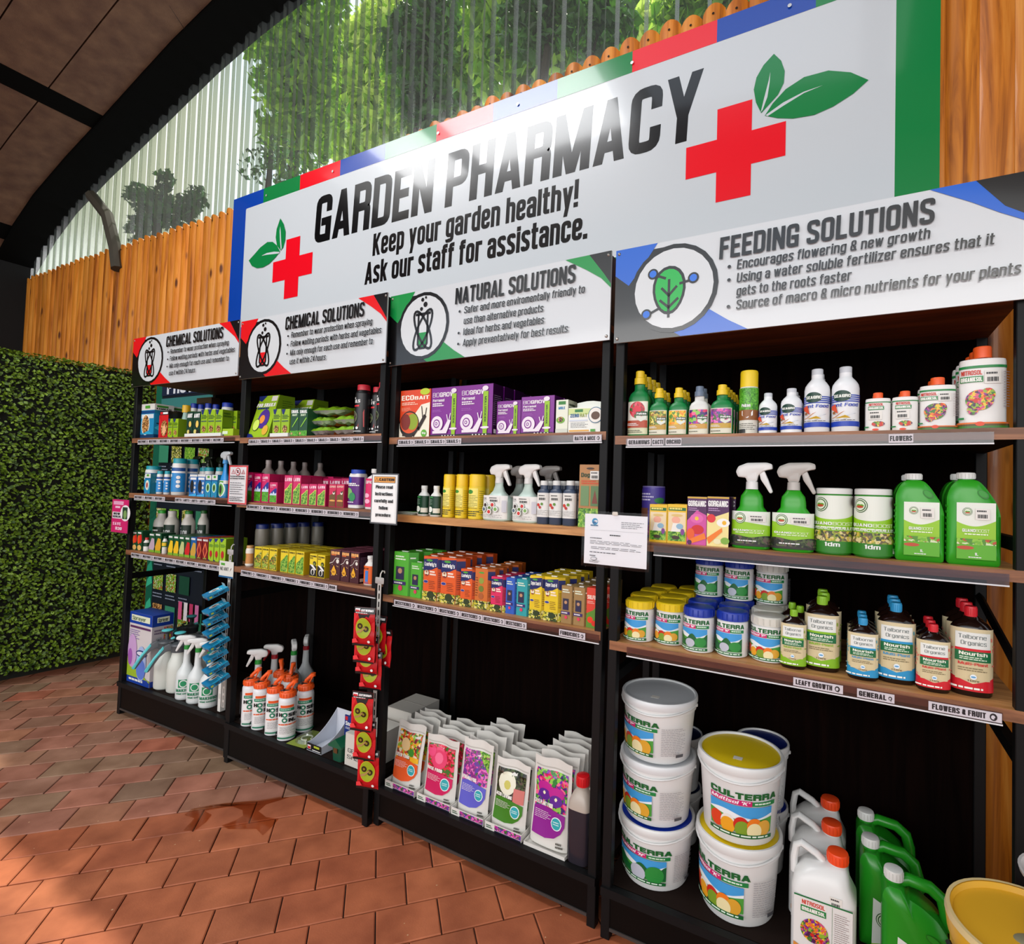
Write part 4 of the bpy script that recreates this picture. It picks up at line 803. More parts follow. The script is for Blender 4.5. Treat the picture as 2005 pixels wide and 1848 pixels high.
def f_pest(c): 
    def g(cv): cv.ln(.05, .84, .95, .95, 1, WHT, .8); cv.p([(.0, .3), (.45, .75), (.9, .72), (1, .3), (.8, .05), (.1, .05)], c); cv.r(0, 0, 1, .12, '#7aa82a')
    return g
def f_rose(cv): cv.t('ROSE', .06, .86, .09, WHT, .2, .48, fit=.88); cv.p([(.5, .04), (.05, .42), (.5, .82), (.95, .42)], '#e87848'); cv.p([(.5, .14), (.2, .42), (.5, .7), (.8, .42)], '#8a0c14'); cv.e(.35, .06, .14, '#7a9a3a', .08); cv.e(.7, .06, .14, '#7a9a3a', .08)
def f_eco(cv): cv.r(0, 0, 1, 1, '#0d2a18'); cv.t('ECO OIL', .12, .55, .2, WHT, .17, .62, fit=.75); cv.ln(.12, .8, .5, .9, 1, WHT, .5); cv.e(.75, .2, .12, '#c8a020', .08); cv.e(.6, .12, .1, '#3a7a1a', .07)
def f_eco2(cv): cv.r(0, 0, 1, 1, '#0f2c16'); cv.ln(.1, .72, .9, .85, 1, WHT, .7); cv.e(.5, .35, .38, PR['oliv'], .3); cv.e(.35, .4, .14, '#e8a020', .14)
def f_blue(cv): cv.r(0, .86, 1, 1, '#0f4a90'); cv.r(0, .78, 1, .86, WHT); cv.r(0, 0, 1, .78, '#1f82c4'); cv.p([(0, .2), (.5, .55), (1, .75), (1, .3)], '#1663a8'); cv.r(.08, .62, .5, .74, '#dfe6ea'); cv.e(.75, .6, .07, WHT); cv.e(.75, .42, .07, WHT); cv.e(.75, .24, .07, WHT); cv.e(.4, .93, .05, '#5ab82a', .03)
def f_blueb(cv): cv.r(0, .78, 1, 1, '#d9dad6'); cv.r(.3, .86, .7, .96, '#4a9a2a'); cv.r(0, .72, 1, .76, '#0f4a90'); cv.r(0, 0, 1, .72, '#1c86b0'); cv.e(.5, .42, .34, '#d8e8dc', .5); cv.e(.5, .42, .26, '#6ab04a', .4); cv.e(.5, .42, .12, '#202418', .3); cv.e(.5, .04, .07, '#d03040', .04)
def f_bluer(cv): f_blueb(cv); cv.e(.5, .42, .26, '#e8e2dc', .4); cv.e(.5, .42, .14, '#a02a20', .28)
def f_bluem(cv): cv.r(0, .9, 1, 1, '#d9dad6'); cv.r(0, 0, 1, .88, '#2a6ab0'); cv.r(.1, .76, .9, .86, WHT); cv.e(.35, .45, .25, '#181418', .5); cv.e(.75, .6, .12, '#c8ccd0'); cv.e(.75, .4, .12, '#c8ccd0'); cv.e(.75, .2, .12, '#c8ccd0'); cv.p([(0, 0), (1, 0), (1, .14), (0, .05)], '#3fa8e0')
def f_lawn(cv): cv.r(.06, .04, .94, .38, PR['lawn']); cv.p([(.06, .38), (.94, .38), (.94, .72), (.7, .70), (.4, .6), (.06, .45)], '#1a2a8a'); cv.p([(.06, .38), (.94, .38), (.94, .5), (.7, .46), (.55, .58), (.4, .44), (.25, .5), (.06, .42)], '#c8d8ec'); cv.t('LAWN', .1, .82, .09, '#f0c8d4', .18, .48, fit=.72); cv.ln(.1, .74, .6, .79, 1, '#f0a0c0', .5)
def f_weed(cv): cv.p([(.06, .03), (.94, .03), (.94, .74), (.72, .72), (.5, .62), (.25, .54), (.06, .5)], '#d8d060'); cv.p([(.1, .04), (.9, .04), (.9, .71), (.72, .69), (.5, .58), (.25, .5), (.1, .46)], PR['weed']); cv.t('LAWN', .08, .8, .12, '#f4ccd8', .18, .45, fit=.84)
def f_exp(cv): cv.t('EXPERT', .06, .86, .08, '#f0c8b8', .18, .5, fit=.88); cv.p([(.06, .03), (.94, .03), (.94, .78), (.6, .6), (.06, .52)], '#6a4a1c'); cv.e(.5, .28, .4, '#e0a050', .1); cv.r(.12, .05, .88, .25, '#7a4218'); cv.e(.7, .62, .16, '#e8e0d0', .14); cv.e(.7, .66, .09, '#181210', .1)
def f_purj(cv): cv.r(0, 0, 1, 1, '#5a1a78'); cv.e(.3, .88, .14, '#1a3aa0', .14); cv.ln(.1, .66, .8, .78, 2, WHT, .7); cv.e(.3, .42, .2, '#7ab060'); cv.e(.5, .28, .17, '#2a8a50'); cv.ln(.1, .06, .7, .12, 1, WHT, .5)
def f_pinkj(cv): cv.t('EGRO', .05, .82, .1, WHT, .14, .6, fit=.6); cv.e(.3, .4, .15, '#f8b0cc', .09); cv.e(.35, .2, .15, '#f8b0cc', .09)
def f_ode(txt, pic):
    def g(cv): cv.t(txt, .06, .88, .075, '#1c1c10', .14, .5, fit=.88); cv.p([(.04, .03), (.96, .03), (.96, .8), (.8, .8), (.04, .45)], PR[pic]); cv.e(.5, .18, .3, '#8aa83a', .14)
    return g
def f_prun(cv): cv.t('PRUNING', .05, .87, .07, '#1c1c10', .13, .48, fit=.9); cv.t('SEAL', .05, .79, .06, '#1c1c10', .13, .48, fit=.45); cv.r(.03, .03, .97, .5, '#1a1410'); cv.p([(.03, .55), (.8, .3), (.97, .34), (.5, .52)], WHT); cv.e(.5, .22, .26, '#e8e4dc', .3); cv.e(.5, .2, .16, '#1c1c18', .24); cv.e(.7, .6, .2, '#181410', .2); cv.e(.7, .58, .13, '#7a8a3a', .12)
def f_iron(cv):
    cv.t('IRON', .1, .86, .095, '#f0b068', .2, .48, fit=.8); cv.ln(.12, .81, .7, .85, 1, '#e06a28', .8); l = cv._l()
    for a, b in (((.0, .55), (.3, .6)), ((.3, .6), (.55, .74)), ((.55, .74), (.85, .74))):
        for q in _stroke([(a[0]*cv.w, a[1]*cv.h), (b[0]*cv.w, b[1]*cv.h)], cv.w*.022, False): cv.poly2(list(q)[::-1], P('#d8d0c8'), l)
    cv.e(.75, .64, .14, '#e0dcd0'); cv.e(.42, .28, .23, '#e8a81c', .24); cv.p([(.22, .33), (.62, .33), (.42, .5)], '#e8a81c'); cv.t('FE', .3, .24, .06, '#8a4a08', .2, .5, fit=.22); R = random.Random(4); l = cv._l()
    for i in range(12): cv.e(R.uniform(.1, .92), R.uniform(.12, .55), .028, '#d8b070', l=l)
def f_irons(cv): cv.ln(.1, .3, .9, .85, 12, '#7a5a70', .4); cv.r(.1, .05, .4, .16, '#c8b8a8')
def f_ora(cv): cv.r(0, 0, 1, 1, '#e8641c'); cv.t('GROW', .05, .8, .1, '#5a2008', .14, .5, fit=.6); cv.r(.42, .12, .62, .74, '#3a7ac8'); cv.r(.38, .04, .66, .08, '#2a5ab0')
def f_tan(cv): cv.r(0, 0, 1, 1, '#c88a4a'); cv.r(0, .75, 1, 1, '#e4ddd0'); cv.e(.3, .55, .2, '#7a8a3a', .2); cv.r(0, 0, 1, .1, '#e4ddd0')
def f_ecob(cv):
    cv.t('ECO', .04, .79, .105, '#f4ead8', .17, .5, fit=.42); cv.t('BAIT', .48, .79, .075, '#f4ead8', .17, .5, fit=.48); cv.e(.82, .95, .16, '#b8cc2a', .08); cv.ln(.06, .68, .6, .75, 2, '#f8d0b8', .5); cv.ln(.06, .56, .4, .64, 3, '#f0b090', .3)
    cv.p([(0, 0), (1, 0), (1, .72), (.72, .68), (.5, .48), (.2, .46), (0, .3)], '#ece6d2'); l = cv._l(); cv.e(.34, .28, .33, '#1c0f0a'); cv.e(.34, .31, .3, '#d8501c', .26); cv.e(.45, .33, .18, '#8aa020', .2); cv.e(.22, .33, .16, '#7a1c0c', .2)
    l = cv._l()
    for a, b, wd in (((.15, .06), (.5, .05), .03), ((.5, .05), (.66, .2), .03), ((.66, .2), (.84, .42), .05), ((.78, .42), (.74, .64), .012), ((.86, .42), (.9, .6), .012)):
        for q in _stroke([(a[0]*cv.w, a[1]*cv.h), (b[0]*cv.w, b[1]*cv.h)], cv.w*wd, False): cv.poly2(list(q)[::-1], P('#2a1810'), l)
    cv.e(.84, .085, .09, '#5aa82a'); cv.t('1kg', .78, .07, .04, WHT, .2, .5, fit=.12)
def f_biog(cv):
    W2 = '#e6dce6'; cv.t('BIO', .05, .81, .09, W2, .09, .62, .1, fit=.22); cv.t('GROW', .29, .81, .09, W2, .2, .68, .06, fit=.5); cv.t('Ferramol', .06, .715, .055, W2, .2, .6, fit=.4); cv.ln(.06, .61, .45, .69, 2, W2, .6); cv.ln(.06, .5, .4, .56, 2, '#b06ac0', .3)
    cv.r(.72, .12, .87, .86, '#93c01f'); cv.t('MOLLUSCICIDE', .765, .76, .05, '#2c4a10', .16, .5, fit=.5, rot=True); cv.e(.78, .92, .09, W2, .06); cv.e(.79, .16, .13, W2, .03); cv.r(.74, .02, .86, .13, '#93c01f')
    cv.e(.24, .27, .2, W2); cv.e(.23, .27, .115, '#7c1d8c'); cv.e(.23, .27, .085, W2); cv.e(.22, .27, .045, '#7c1d8c'); cv.e(.22, .27, .025, W2)
    cv.p([(.1, .07), (.58, .07), (.66, .2), (.72, .33), (.62, .34), (.52, .22), (.44, .14), (.1, .12)], W2); l = cv._l()
    for a, b in (((.62, .32), (.58, .44)), ((.66, .33), (.7, .46))):
        for q in _stroke([(a[0]*cv.w, a[1]*cv.h), (b[0]*cv.w, b[1]*cv.h)], cv.w*.012, False): cv.poly2(list(q)[::-1], P(W2), l)
    cv.r(0, 0, 1, .045, BLK); l = cv._l()
    for i in range(5): cv.e(.45+.1*i, .022, .018, WHT, l=l)
def f_biogs(cv): cv.ln(.1, .2, .9, .8, 16, '#8a7a90', .3); cv.r(.15, .05, .45, .13, WHT); cv.r(.6, .05, .85, .13, '#5a5a5a')
def f_mole(cv): cv.r(0, .0, 1, 1, '#dfe2d0'); cv.r(.2, .86, .8, .96, '#2a7a2a'); cv.t('MOLE', .2, .72, .08, '#2a7ab0', .2, .5, fit=.55); cv.e(.4, .4, .36, '#6aa82a', .24); cv.e(.4, .42, .2, PR['brown'], .2); cv.r(0, 0, 1, .14, '#c8ccc0')
def f_zero(cv): cv.r(0, 0, 1, 1, '#e6e7e0'); cv.hill(0, 1, .72, lambda t: .98-.05*t, '#c8d890'); cv.r(.2, .82, .45, .93, '#2a7a3a'); cv.t('ZERO', .06, .62, .14, '#1d5a8a', .2, .5, fit=.27); cv.t('RAT', .36, .62, .14, '#8a9a3a', .16, .5, fit=.22); cv.r(.04, .46, .6, .52, '#c8d0dc'); cv.ln(.08, .2, .62, .42, 4, '#5a6068', .3); cv.e(.84, .68, .22, '#2a6a8a'); cv.e(.84, .68, .2, '#e8e4dc'); cv.e(.84, .66, .13, '#5a3a24', .11); cv.r(.04, .06, .65, .12, '#d8a040'); cv.r(.7, .04, .84, .14, '#4a9a3a')
def f_grnb(cv): cv.r(0, 0, 1, 1, '#0c3a22'); cv.r(.08, .9, .5, .96, '#3a9a4a'); cv.ln(.08, .5, .5, .85, 8, '#9ab8a4', .35); cv.e(.35, .28, .16, '#e8efe4'); cv.r(.55, .1, .92, .35, '#dcd8c8'); cv.t('ador', .12, .02, .07, WHT, .2, .5, fit=.3)
def f_yelc(cv): cv.r(0, 0, 1, 1, '#e8c81c'); cv.r(.28, .35, .7, .95, '#f0e070'); cv.e(.42, .84, .12, '#3a8a2a', .07); cv.ln(.3, .3, .7, .75, 9, '#6a6a20', .3); cv.ln(.05, .05, .25, .9, 12, '#a08a18', .3); cv.ln(.74, .1, .95, .9, 12, '#a08a18', .3); cv.ln(.3, .06, .8, .25, 3, '#3a3a10', .5)
def f_call(cv):
    cv.r(.06, .0, .94, 1, '#e4e2de'); cv.t('Cal', .12, .84, .07, '#5a5a5a', .1, .5, fit=.14); price(cv, .34, .7, .72, .95); cv.ln(.12, .76, .3, .84, 2, '#888888', .3)
    for x, y, c in ((.25, .58, '#3a2a2a'), (.5, .6, '#c82a2a'), (.22, .4, '#5a6a7a'), (.42, .46, '#5a7a2a'), (.62, .42, '#7aa85a'), (.42, .3, '#c8302a')): cv.e(x, y, .085, '#8a9a8a'); cv.e(x, y, .075, '#eceae4'); cv.e(x, y, .05, c)
    cv.ln(.12, .05, .85, .2, 3, '#7a7a7a', .25); cv.r(.8, .3, .9, .8, '#c8c8d0')
def f_calb(cv): cv.r(.04, 0, .96, 1, '#e2e0dc'); price(cv, .3, .66, .8, .95); cv.e(.35, .5, .08, '#c83a2a'); cv.e(.55, .54, .07, '#5a8a2a'); cv.e(.45, .4, .07, '#b8302a'); cv.ln(.1, .08, .85, .3, 5, '#8a8a8a', .25)
def f_dog(cv): cv.t('Dog', .08, .8, .07, '#1c3a14', .2, .55, fit=.4); cv.ln(.1, .68, .9, .75, 2, '#c8481c', .6); cv.r(.08, .34, .46, .66, '#6a8a5a'); cv.r(.54, .34, .92, .66, '#5a7a4a'); cv.p([(.6, .38), (.86, .38), (.73, .6)], '#7a3a2a'); cv.r(.0, 0, 1, .3, PR['weed']); price(cv, .5, .76, .92, .9); cv.e(.5, .94, .17, '#3a2010', .04)
def lud(main, head, title, ap=True):
    def g(cv):
        cv.r(0, .2, 1, 1, main); cv.hill(0, 1, .76, lambda t: .97-.04*(1-t), '#16205e'); cv.p([(0, .78), (1, .78), (.6, .70), (0, .66)], '#16205e') if head else None
        cv.e(.42, .91, .22, '#4aa03a', .06); cv.t(title, .08, .78, .085, WHT, .2, .56, .05, fit=.84); cv.e(.24, .62, .17, '#14204a'); cv.e(.24, .62, .15, '#e8dcc0'); cv.e(.24, .65, .07, '#a86848'); cv.e(.24, .57, .1, '#8a3028', .05)
        cv.ln(.48, .56, .92, .68, 2, '#f8e8d8', .6); cv.e(.22, .42, .17, WHT, .08); cv.e(.22, .42, .155, '#20308a', .07); cv.ln(.45, .26, .9, .46, 5, '#5a2010', .3)
        cv.r(0, 0, 1, .2, PR['insects']); cv.e(.6, .13, .26, '#2a3a18', .2) if ap else None
    return g
def marg(c):
    def g(cv): cv.ln(.1, .8, .8, .92, 2, '#e4f0d8', .5); cv.r(.16, .36, .72, .66, '#2c2a40'); cv.e(.44, .56, .14, '#b88a68'); cv.p([(.2, .36), (.7, .36), (.62, .5), (.26, .5)], '#24244a'); cv.r(0, .24, .85, .32, '#3a2468'); cv.ln(.08, .25, .75, .31, 1, WHT, .5); cv.e(.5, .17, .14, '#d83a5a')
    return g
def mside(c):
    def g(cv):
        for i in range(5): cv.e(.5, .2+.13*i, .26, c, .15)
        cv.ln(.15, .84, .85, .9, 1, '#e8f0e0', .5)
    return g
def f_sulf(cv): cv.r(0, 0, 1, 1, '#d8402c'); cv.t('SULFUR', .06, .72, .1, '#f4e0d0', .2, .5, fit=.9); cv.ln(.08, .6, .7, .68, 2, '#f0c0b0', .4); cv.p([(0, .0), (1, .0), (1, .6), (.6, .45), (0, .35)], '#5a8a2a'); cv.e(.35, .2, .25, '#e83a1c'); cv.e(.7, .12, .22, '#d82a18')
def pok(photo_c, body):
    def g(cv): cv.r(0, 0, 1, 1, '#d8d4c0'); cv.r(.04, .38, .96, .97, PR[photo_c] if photo_c in PR else photo_c); cv.r(.04, .2, .96, .4, body); cv.r(.45, .58, .96, .7, '#1c4a26'); cv.t('Pokon', .5, .61, .07, WHT, .2, .5, fit=.42); cv.p([(.5, .58), (.92, .58), (.92, .48), (.71, .38), (.5, .48)], '#d8dcd0'); cv.ln(.08, .24, .5, .34, 2, WHT, .5); cv.ln(.08, .05, .6, .12, 1, '#6a6a5a', .5)
    return g
def f_pokrose(cv): cv.r(0, 0, 1, 1, '#d4d4b0'); cv.r(.03, .42, .97, .98, '#e8e0d4'); cv.e(.5, .74, .36, PR['red'], .38); cv.e(.5, .74, .2, '#d8203c', .2); cv.r(.03, .2, .97, .42, '#b0401c'); cv.r(.46, .56, .97, .68, '#1c4a26'); cv.t('Pokon', .5, .59, .06, WHT, .2, .5, fit=.42); cv.p([(.48, .56), (.92, .56), (.92, .46), (.7, .38), (.48, .46)], '#d8dcd0'); cv.ln(.08, .25, .6, .34, 2, WHT, .5); cv.ln(.06, .04, .8, .14, 2, '#5a5a4a', .4)
def f_pokcan(cv): cv.r(0, 0, 1, 1, '#d6d4c8'); cv.r(0, .5, 1, 1, PR['lawn']); cv.r(0, .3, 1, .52, '#8a5220'); cv.t('Pokon', .3, .58, .07, WHT, .2, .5, fit=.3); cv.p([(.32, .5), (.68, .5), (.68, .4), (.5, .34), (.32, .4)], WHT); cv.ln(.2, .08, .8, .24, 4, '#6a6a60', .3); cv.r(.2, .02, .45, .1, '#2a2a2a')
def f_sea(cv):
    B = '#1c3fae'; l = cv._l()
    for y in (.80, .755, .71, .665, .20, .155, .11): cv.r(0, y, 1, y+.024, B, l)
    cv.r(0, .13, 1, .22, B, l+.0001); cv.e(.42, .80, .2, '#0e3a2c', .13); cv.t('SEAGRO', .25, .765, .07, '#e8ece4', .2, .56, .05, fit=.36); cv.t('Plant Food', .12, .56, .075, B, .15, .55, .06, fit=.66, sh=.1)
    l = cv._l(); cv.p([(.15, .3), (.42, .42), (.5, .46), (.3, .33)], '#e8962c'); cv.p([(.2, .5), (.36, .4), (.3, .62), (.18, .58)], '#d8502c'); cv.p([(.3, .3), (.75, .42), (.5, .33)], '#2a4a8a'); cv.p([(.1, .27), (.9, .36), (.5, .27)], '#1c6a3a'); cv.p([(.3, .3), (.5, .36), (.6, .3)], '#e8c040'); cv.e(.28, .42, .035, '#8a5a2a'); cv.ln(.2, .235, .8, .26, 1, '#3a3a3a', .5)
def f_nit(cv):
    cv.r(0, .9, 1, .94, '#18803c'); cv.t('NITROSOL', .08, .80, .07, '#c8321c', .18, .56, fit=.38); cv.r(.06, .69, .48, .78, '#18803c'); cv.t('ORGANIKSOL', .08, .70, .065, '#f0f0e8', .2, .5, fit=.38); price(cv, .5, .66, .8, .86)
    cv.e(.42, .42, .25, PR['mix'], .23); cv.e(.3, .28, .1, PR['mix'], .12); cv.e(.56, .5, .13, PR['mix'], .14); cv.r(0, .06, 1, .085, '#e06a20'); cv.r(0, .03, 1, .06, '#5a4a20'); cv.r(0, .0, 1, .03, '#3a7a2a'); cv.e(.42, .06, .08, '#e0461c', .05); cv.ln(.82, .3, .97, .85, 14, '#9a8a8a', .3); cv.r(.06, .13, .16, .16, '#18803c')
def f_nits(cv):
    cv.r(0, .9, 1, .93, '#18803c'); cv.t('NITROSOL', .2, .80, .08, '#c8321c', .18, .56, fit=.46); cv.r(.18, .67, .68, .78, '#18803c'); cv.t('ORGANIKSOL', .2, .69, .07, '#f0f0e8', .2, .5, fit=.46); price(cv, .2, .36, .62, .64); cv.e(.5, .22, .2, PR['mix'], .1); cv.e(.42, .04, .1, '#e0461c', .04); cv.r(.08, .1, .22, .14, '#18803c')
def f_gorg(i):
    def g(cv):
        cv.r(0, 0, 1, 1, '#4a1450'); cv.r(0, .965, 1, 1, '#c8a030'); cv.t('GORGANIC', .04, .8, .12, WHT, .17, .45, .04, fit=.92); cv.ln(.06, .7, .6, .78, 2, '#b890c0', .4)
        if i: cv.p([(0, .0), (1, 0), (1, .7), (.4, .6), (0, .66)], '#e8d890'); cv.e(.75, .48, .3, '#ecebe4', .2); cv.e(.8, .48, .1, '#e8b020'); cv.e(.2, .56, .2, '#d82a30'); cv.p([(0, .16), (.7, .38), (.72, .3), (.1, .04)], '#e87a1c'); cv.e(.5, .1, .18, '#e4dcb0', .12); cv.e(.85, .12, .2, '#7aa83a', .16)
        else: cv.p([(0, .0), (1, 0), (1, .62), (.5, .72), (0, .5)], '#c84a9a'); cv.e(.5, .55, .34, '#d860a8', .24); cv.e(.5, .55, .1, '#e8c030'); cv.e(.55, .32, .32, '#c81c20', .24); cv.e(.2, .22, .2, '#e05a1c', .3); cv.p([(.1, .1), (.9, .26), (1, .14), (.2, .02)], '#e87a1c'); cv.e(.15, .05, .12, '#4a1450')
    return g
def f_yelg(cv): cv.r(0, 0, 1, 1, '#e4b81c'); cv.r(.05, .84, .95, .92, '#1c6a2a'); cv.ln(.1, .85, .9, .91, 1, '#e8d870', .7); cv.r(.05, .08, .95, .8, '#e6cfa8'); cv.e(.45, .6, .22, '#e8a890', .18); cv.e(.5, .72, .3, '#d8b870', .07); cv.p([(.2, .3), (.7, .3), (.66, .52), (.3, .52)], '#e8e4dc'); cv.e(.65, .44, .18, '#8ab0c8', .14); cv.r(.05, .06, .95, .3, PR['weed']); cv.e(.8, .3, .1, '#7a3a8a', .16); cv.e(.45, .15, .2, '#3a2a1c', .1)
def f_marg(cv): cv.r(0, 0, 1, 1, '#4a3a9a'); cv.ln(.1, .74, .6, .92, 3, '#e0d8f4', .5); cv.e(.78, .76, .16, '#3a8a4a', .08); cv.r(.05, .3, .95, .55, '#6a5aa8'); cv.r(.15, .28, .45, .6, '#7a4a38'); cv.e(.75, .48, .12, '#a02a3a'); cv.r(.05, .05, .95, .25, PR['hydr'])
def crest(cv, x, y, r): cv.e(x, y, r, '#2a5a24'); cv.e(x, y, r*.9, '#dfe8d0'); cv.e(x, y, r*.78, '#2a5a24'); cv.e(x, y, r*.66, '#dfe8d0'); cv.e(x-.2*r, y, r*.32, '#5aa02a', r*.2); cv.e(x+.25*r, y, r*.3, '#5aa02a', r*.18); cv.e(x, y-.02, r*.5, '#b8482a', r*.18)
def guano(kind):
    def g(cv):
        cv.r(0, 0, 1, 1, '#dfe3d8' if kind != 'tub' else '#dfe3d8'); hb = .42 if kind == 'spray' else .48
        cv.hill(0, 1, .0, lambda t: .76-.17*t if kind == 'spray' else .66+.10*math.sin(t*3.0+.2)*(-1)+.02, '#8fc31f', 12); crest(cv, .28, .84 if kind != 'spray' else .8, .13)
        if kind != 'tub': price(cv, .48, .70, .85, .9)
        cv.t('GUANO', .14, hb, .055, WHT, .2, .72, .1, fit=.34); cv.t('BOOST', .49, hb, .055, '#e4f0c8', .11, .72, .1, fit=.34); cv.ln(.2, hb-.06, .8, hb-.02, 1, '#e8f4d0', .5)
        if kind == 'tub': cv.t('ORGANIC GRANULES', .14, hb-.08, .05, WHT, .14, .66, .1, fit=.72); cv.r(0, .18, 1, .38, PR['people']); cv.r(0, 0, 1, .2, '#2a7a1c'); cv.t('1dm', .38, .11, .07, WHT, .16, .55, fit=.22); cv.r(.82, .04, .98, .13, '#e8e8e0'); cv.e(.88, .9, .1, '#2a1c14', .11)
        elif kind == 'spray': cv.hill(0, 1, .06, lambda t: .28+.03*math.sin(t*9), PR['dark'], 12); cv.r(0, 0, 1, .06, '#2a2420'); cv.ln(.25, .12, .75, .17, 1, WHT, .6)
        else: cv.r(0, .0, 1, .32, '#58a81e'); cv.r(0, .26, 1, .36, PR['garden']); cv.e(.22, .2, .22, '#b8482a', .06); cv.ln(.3, .02, .7, .05, 1, WHT, .5); cv.t('1L', .46, .07, .05, WHT, .16, .55, fit=.09)
    return g
def cult(letter, c3='#1f7ac0', pic='veg', big=False):
    def g(cv):
        if not big: cv.r(0, 0, 1, 1, '#e4e4e2')
        a, b = (.1, .72) if not big else (.0, .62); cv.t('CULTERRA', a, .82, .13, '#14602c', .26, .78, .06, fit=b-a+.06); cv.r(a, .69, a+(b-a)*.66, .8, '#c8206a'); cv.t("Multisol '%s'" % letter, a+.01, .715, .07, '#f4e8ee', .17, .55, .06, fit=(b-a)*.6, sh=.15)
        cv.r(a+(b-a)*.66, .7, b+.04, .79, '#1a8040'); cv.ln(a+(b-a)*.7, .72, b+.02, .77, 1, '#dff0e0', .6); cv.r(a, .14, b, .68, '#3f9ad8'); cv.hill(a, b, .14, lambda t: .5+.06*math.sin(t*7), '#e8ecee', 8); cv.hill(a, b, .14, lambda t: .44+.05*math.sin(t*5+2), '#4a9a3a', 8)
        if pic == 'kale': cv.hill(a, b, .16, lambda t: .44+.1*math.sin(t*14), '#17602f', 14); cv.e(a+(b-a)*.5, .26, .09, '#b8bcc8', .08); cv.e(a+(b-a)*.8, .3, .1, '#2a8a3a', .09)
        else:
            for t, y, c in ((.12, .3, '#d8401c'), (.3, .3, '#e8e4dc'), (.3, .24, '#e8a020'), (.5, .3, '#c8281c'), (.52, .22, '#7a9a2a'), (.7, .3, '#e87a1c'), (.85, .26, '#d8a030'), (.7, .2, '#e8dca8')): cv.e(a+(b-a)*t, y, .07, c, .075)
        cv.r(a, .04, b, .12, '#14602c'); cv.ln(a+.04, .055, b-.04, .105, 1, '#dff0e0', .6); cv.ln(b+.1 if not big else .7, .1, .97, .85, 16, '#9a9a9e', .3); cv.r(.86, .06, .95, .14, '#4a4a4e')
    return g
def talb(c, cl):
    def g(cv):
        cv.r(0, 0, 1, 1, '#d8c8a0'); cv.hill(0, 1, .0, lambda t: .12+.12*abs(t-.5)*2, c, 8); cv.r(0, 0, 1, .1, c); l = cv._l(); R = random.Random(6)
        for i in range(10):
            x = R.choice((R.uniform(.02, .14), R.uniform(.84, .97))); cv.e(x, R.uniform(.2, .9), .05, cl, .02, R.random()*3, l)
        cv.r(.18, .18, .82, .9, '#d4c49a'); cv.r(.18, .68, .82, .94, '#e6e8e2'); l = cv._l(); cv.t('Talborne', .24, .84, .065, '#4a5a5a', .09, .5, .1, fit=.5); cv.t('Organics', .28, .74, .065, '#4a5a5a', .09, .5, .1, fit=.46)
        cv.r(.18, .645, .82, .685, c); cv.r(.18, .48, .82, .645, '#136a3c'); cv.t('Nourish', .25, .575, .055, '#eef0e0', .18, .6, .07, fit=.5); cv.ln(.26, .5, .74, .56, 2, '#d8e8d0', .5); cv.t('Multi-Plant', .24, .42, .045, c, .13, .5, .06, fit=.52); cv.ln(.24, .32, .76, .39, 2, '#7a7050', .4); cv.e(.5, .24, .06, '#e4ecf0'); cv.e(.5, .24, .045, '#5aa0d0', .02); cv.t('1 Litre', .4, .165, .03, '#4a4430', .14, .5, fit=.2); cv.ln(.1, .03, .9, .08, 1, '#f0f0e8', .6)
    return g
def f_hose(cv):
    cv.r(.3, .0, 1, 1, '#e6e6e4'); cv.r(.38, .86, .78, .93, '#e0561c'); cv.r(.34, .77, .8, .85, '#1c7a5a'); cv.ln(.38, .79, .76, .83, 1, '#a8d8c0', .6); l = cv._l(); cv.t('H', .34, .62, .1, '#121414', .28, .75, fit=.12); cv.e(.53, .67, .075, '#1c7a5a'); cv.e(.53, .67, .035, '#e6e6e4'); cv.t('SE-', .62, .62, .1, '#121414', .28, .75, fit=.3)
    cv.e(.53, .53, .075, '#1c7a5a'); cv.e(.53, .53, .035, '#e6e6e4'); cv.t('N.', .63, .48, .1, '#121414', .28, .75, fit=.2); cv.ln(.36, .39, .9, .43, 1, '#e0561c', .8); cv.ln(.4, .16, .85, .36, 7, '#7a7a80', .25); cv.r(.34, .03, .9, .07, '#1c7a5a'); cv.ln(.02, .3, .26, .9, 22, '#5a5a60', .3); cv.ln(.0, .02, .26, .1, 1, '#1a1a1a', .9)
def f_black(t1):
    def g(cv): cv.r(0, 0, 1, 1, '#0c0c0e'); cv.t(t1, .08, .76, .08, WHT, .2, .5, fit=.55); cv.ln(.1, .84, .5, .9, 1, WHT, .7); cv.r(.05, .66, .6, .7, '#d8202c'); cv.p([(.55, .15), (.8, .15), (.78, .6)], '#a80c14'); cv.e(.3, .4, .24, '#7a8a6a'); cv.e(.3, .4, .22, PR['dark']); cv.e(.25, .42, .08, '#d87a7a'); cv.e(.35, .12, .05, WHT); cv.e(.55, .12, .05, WHT); cv.r(0, .03, .7, .045, WHT)
    return g
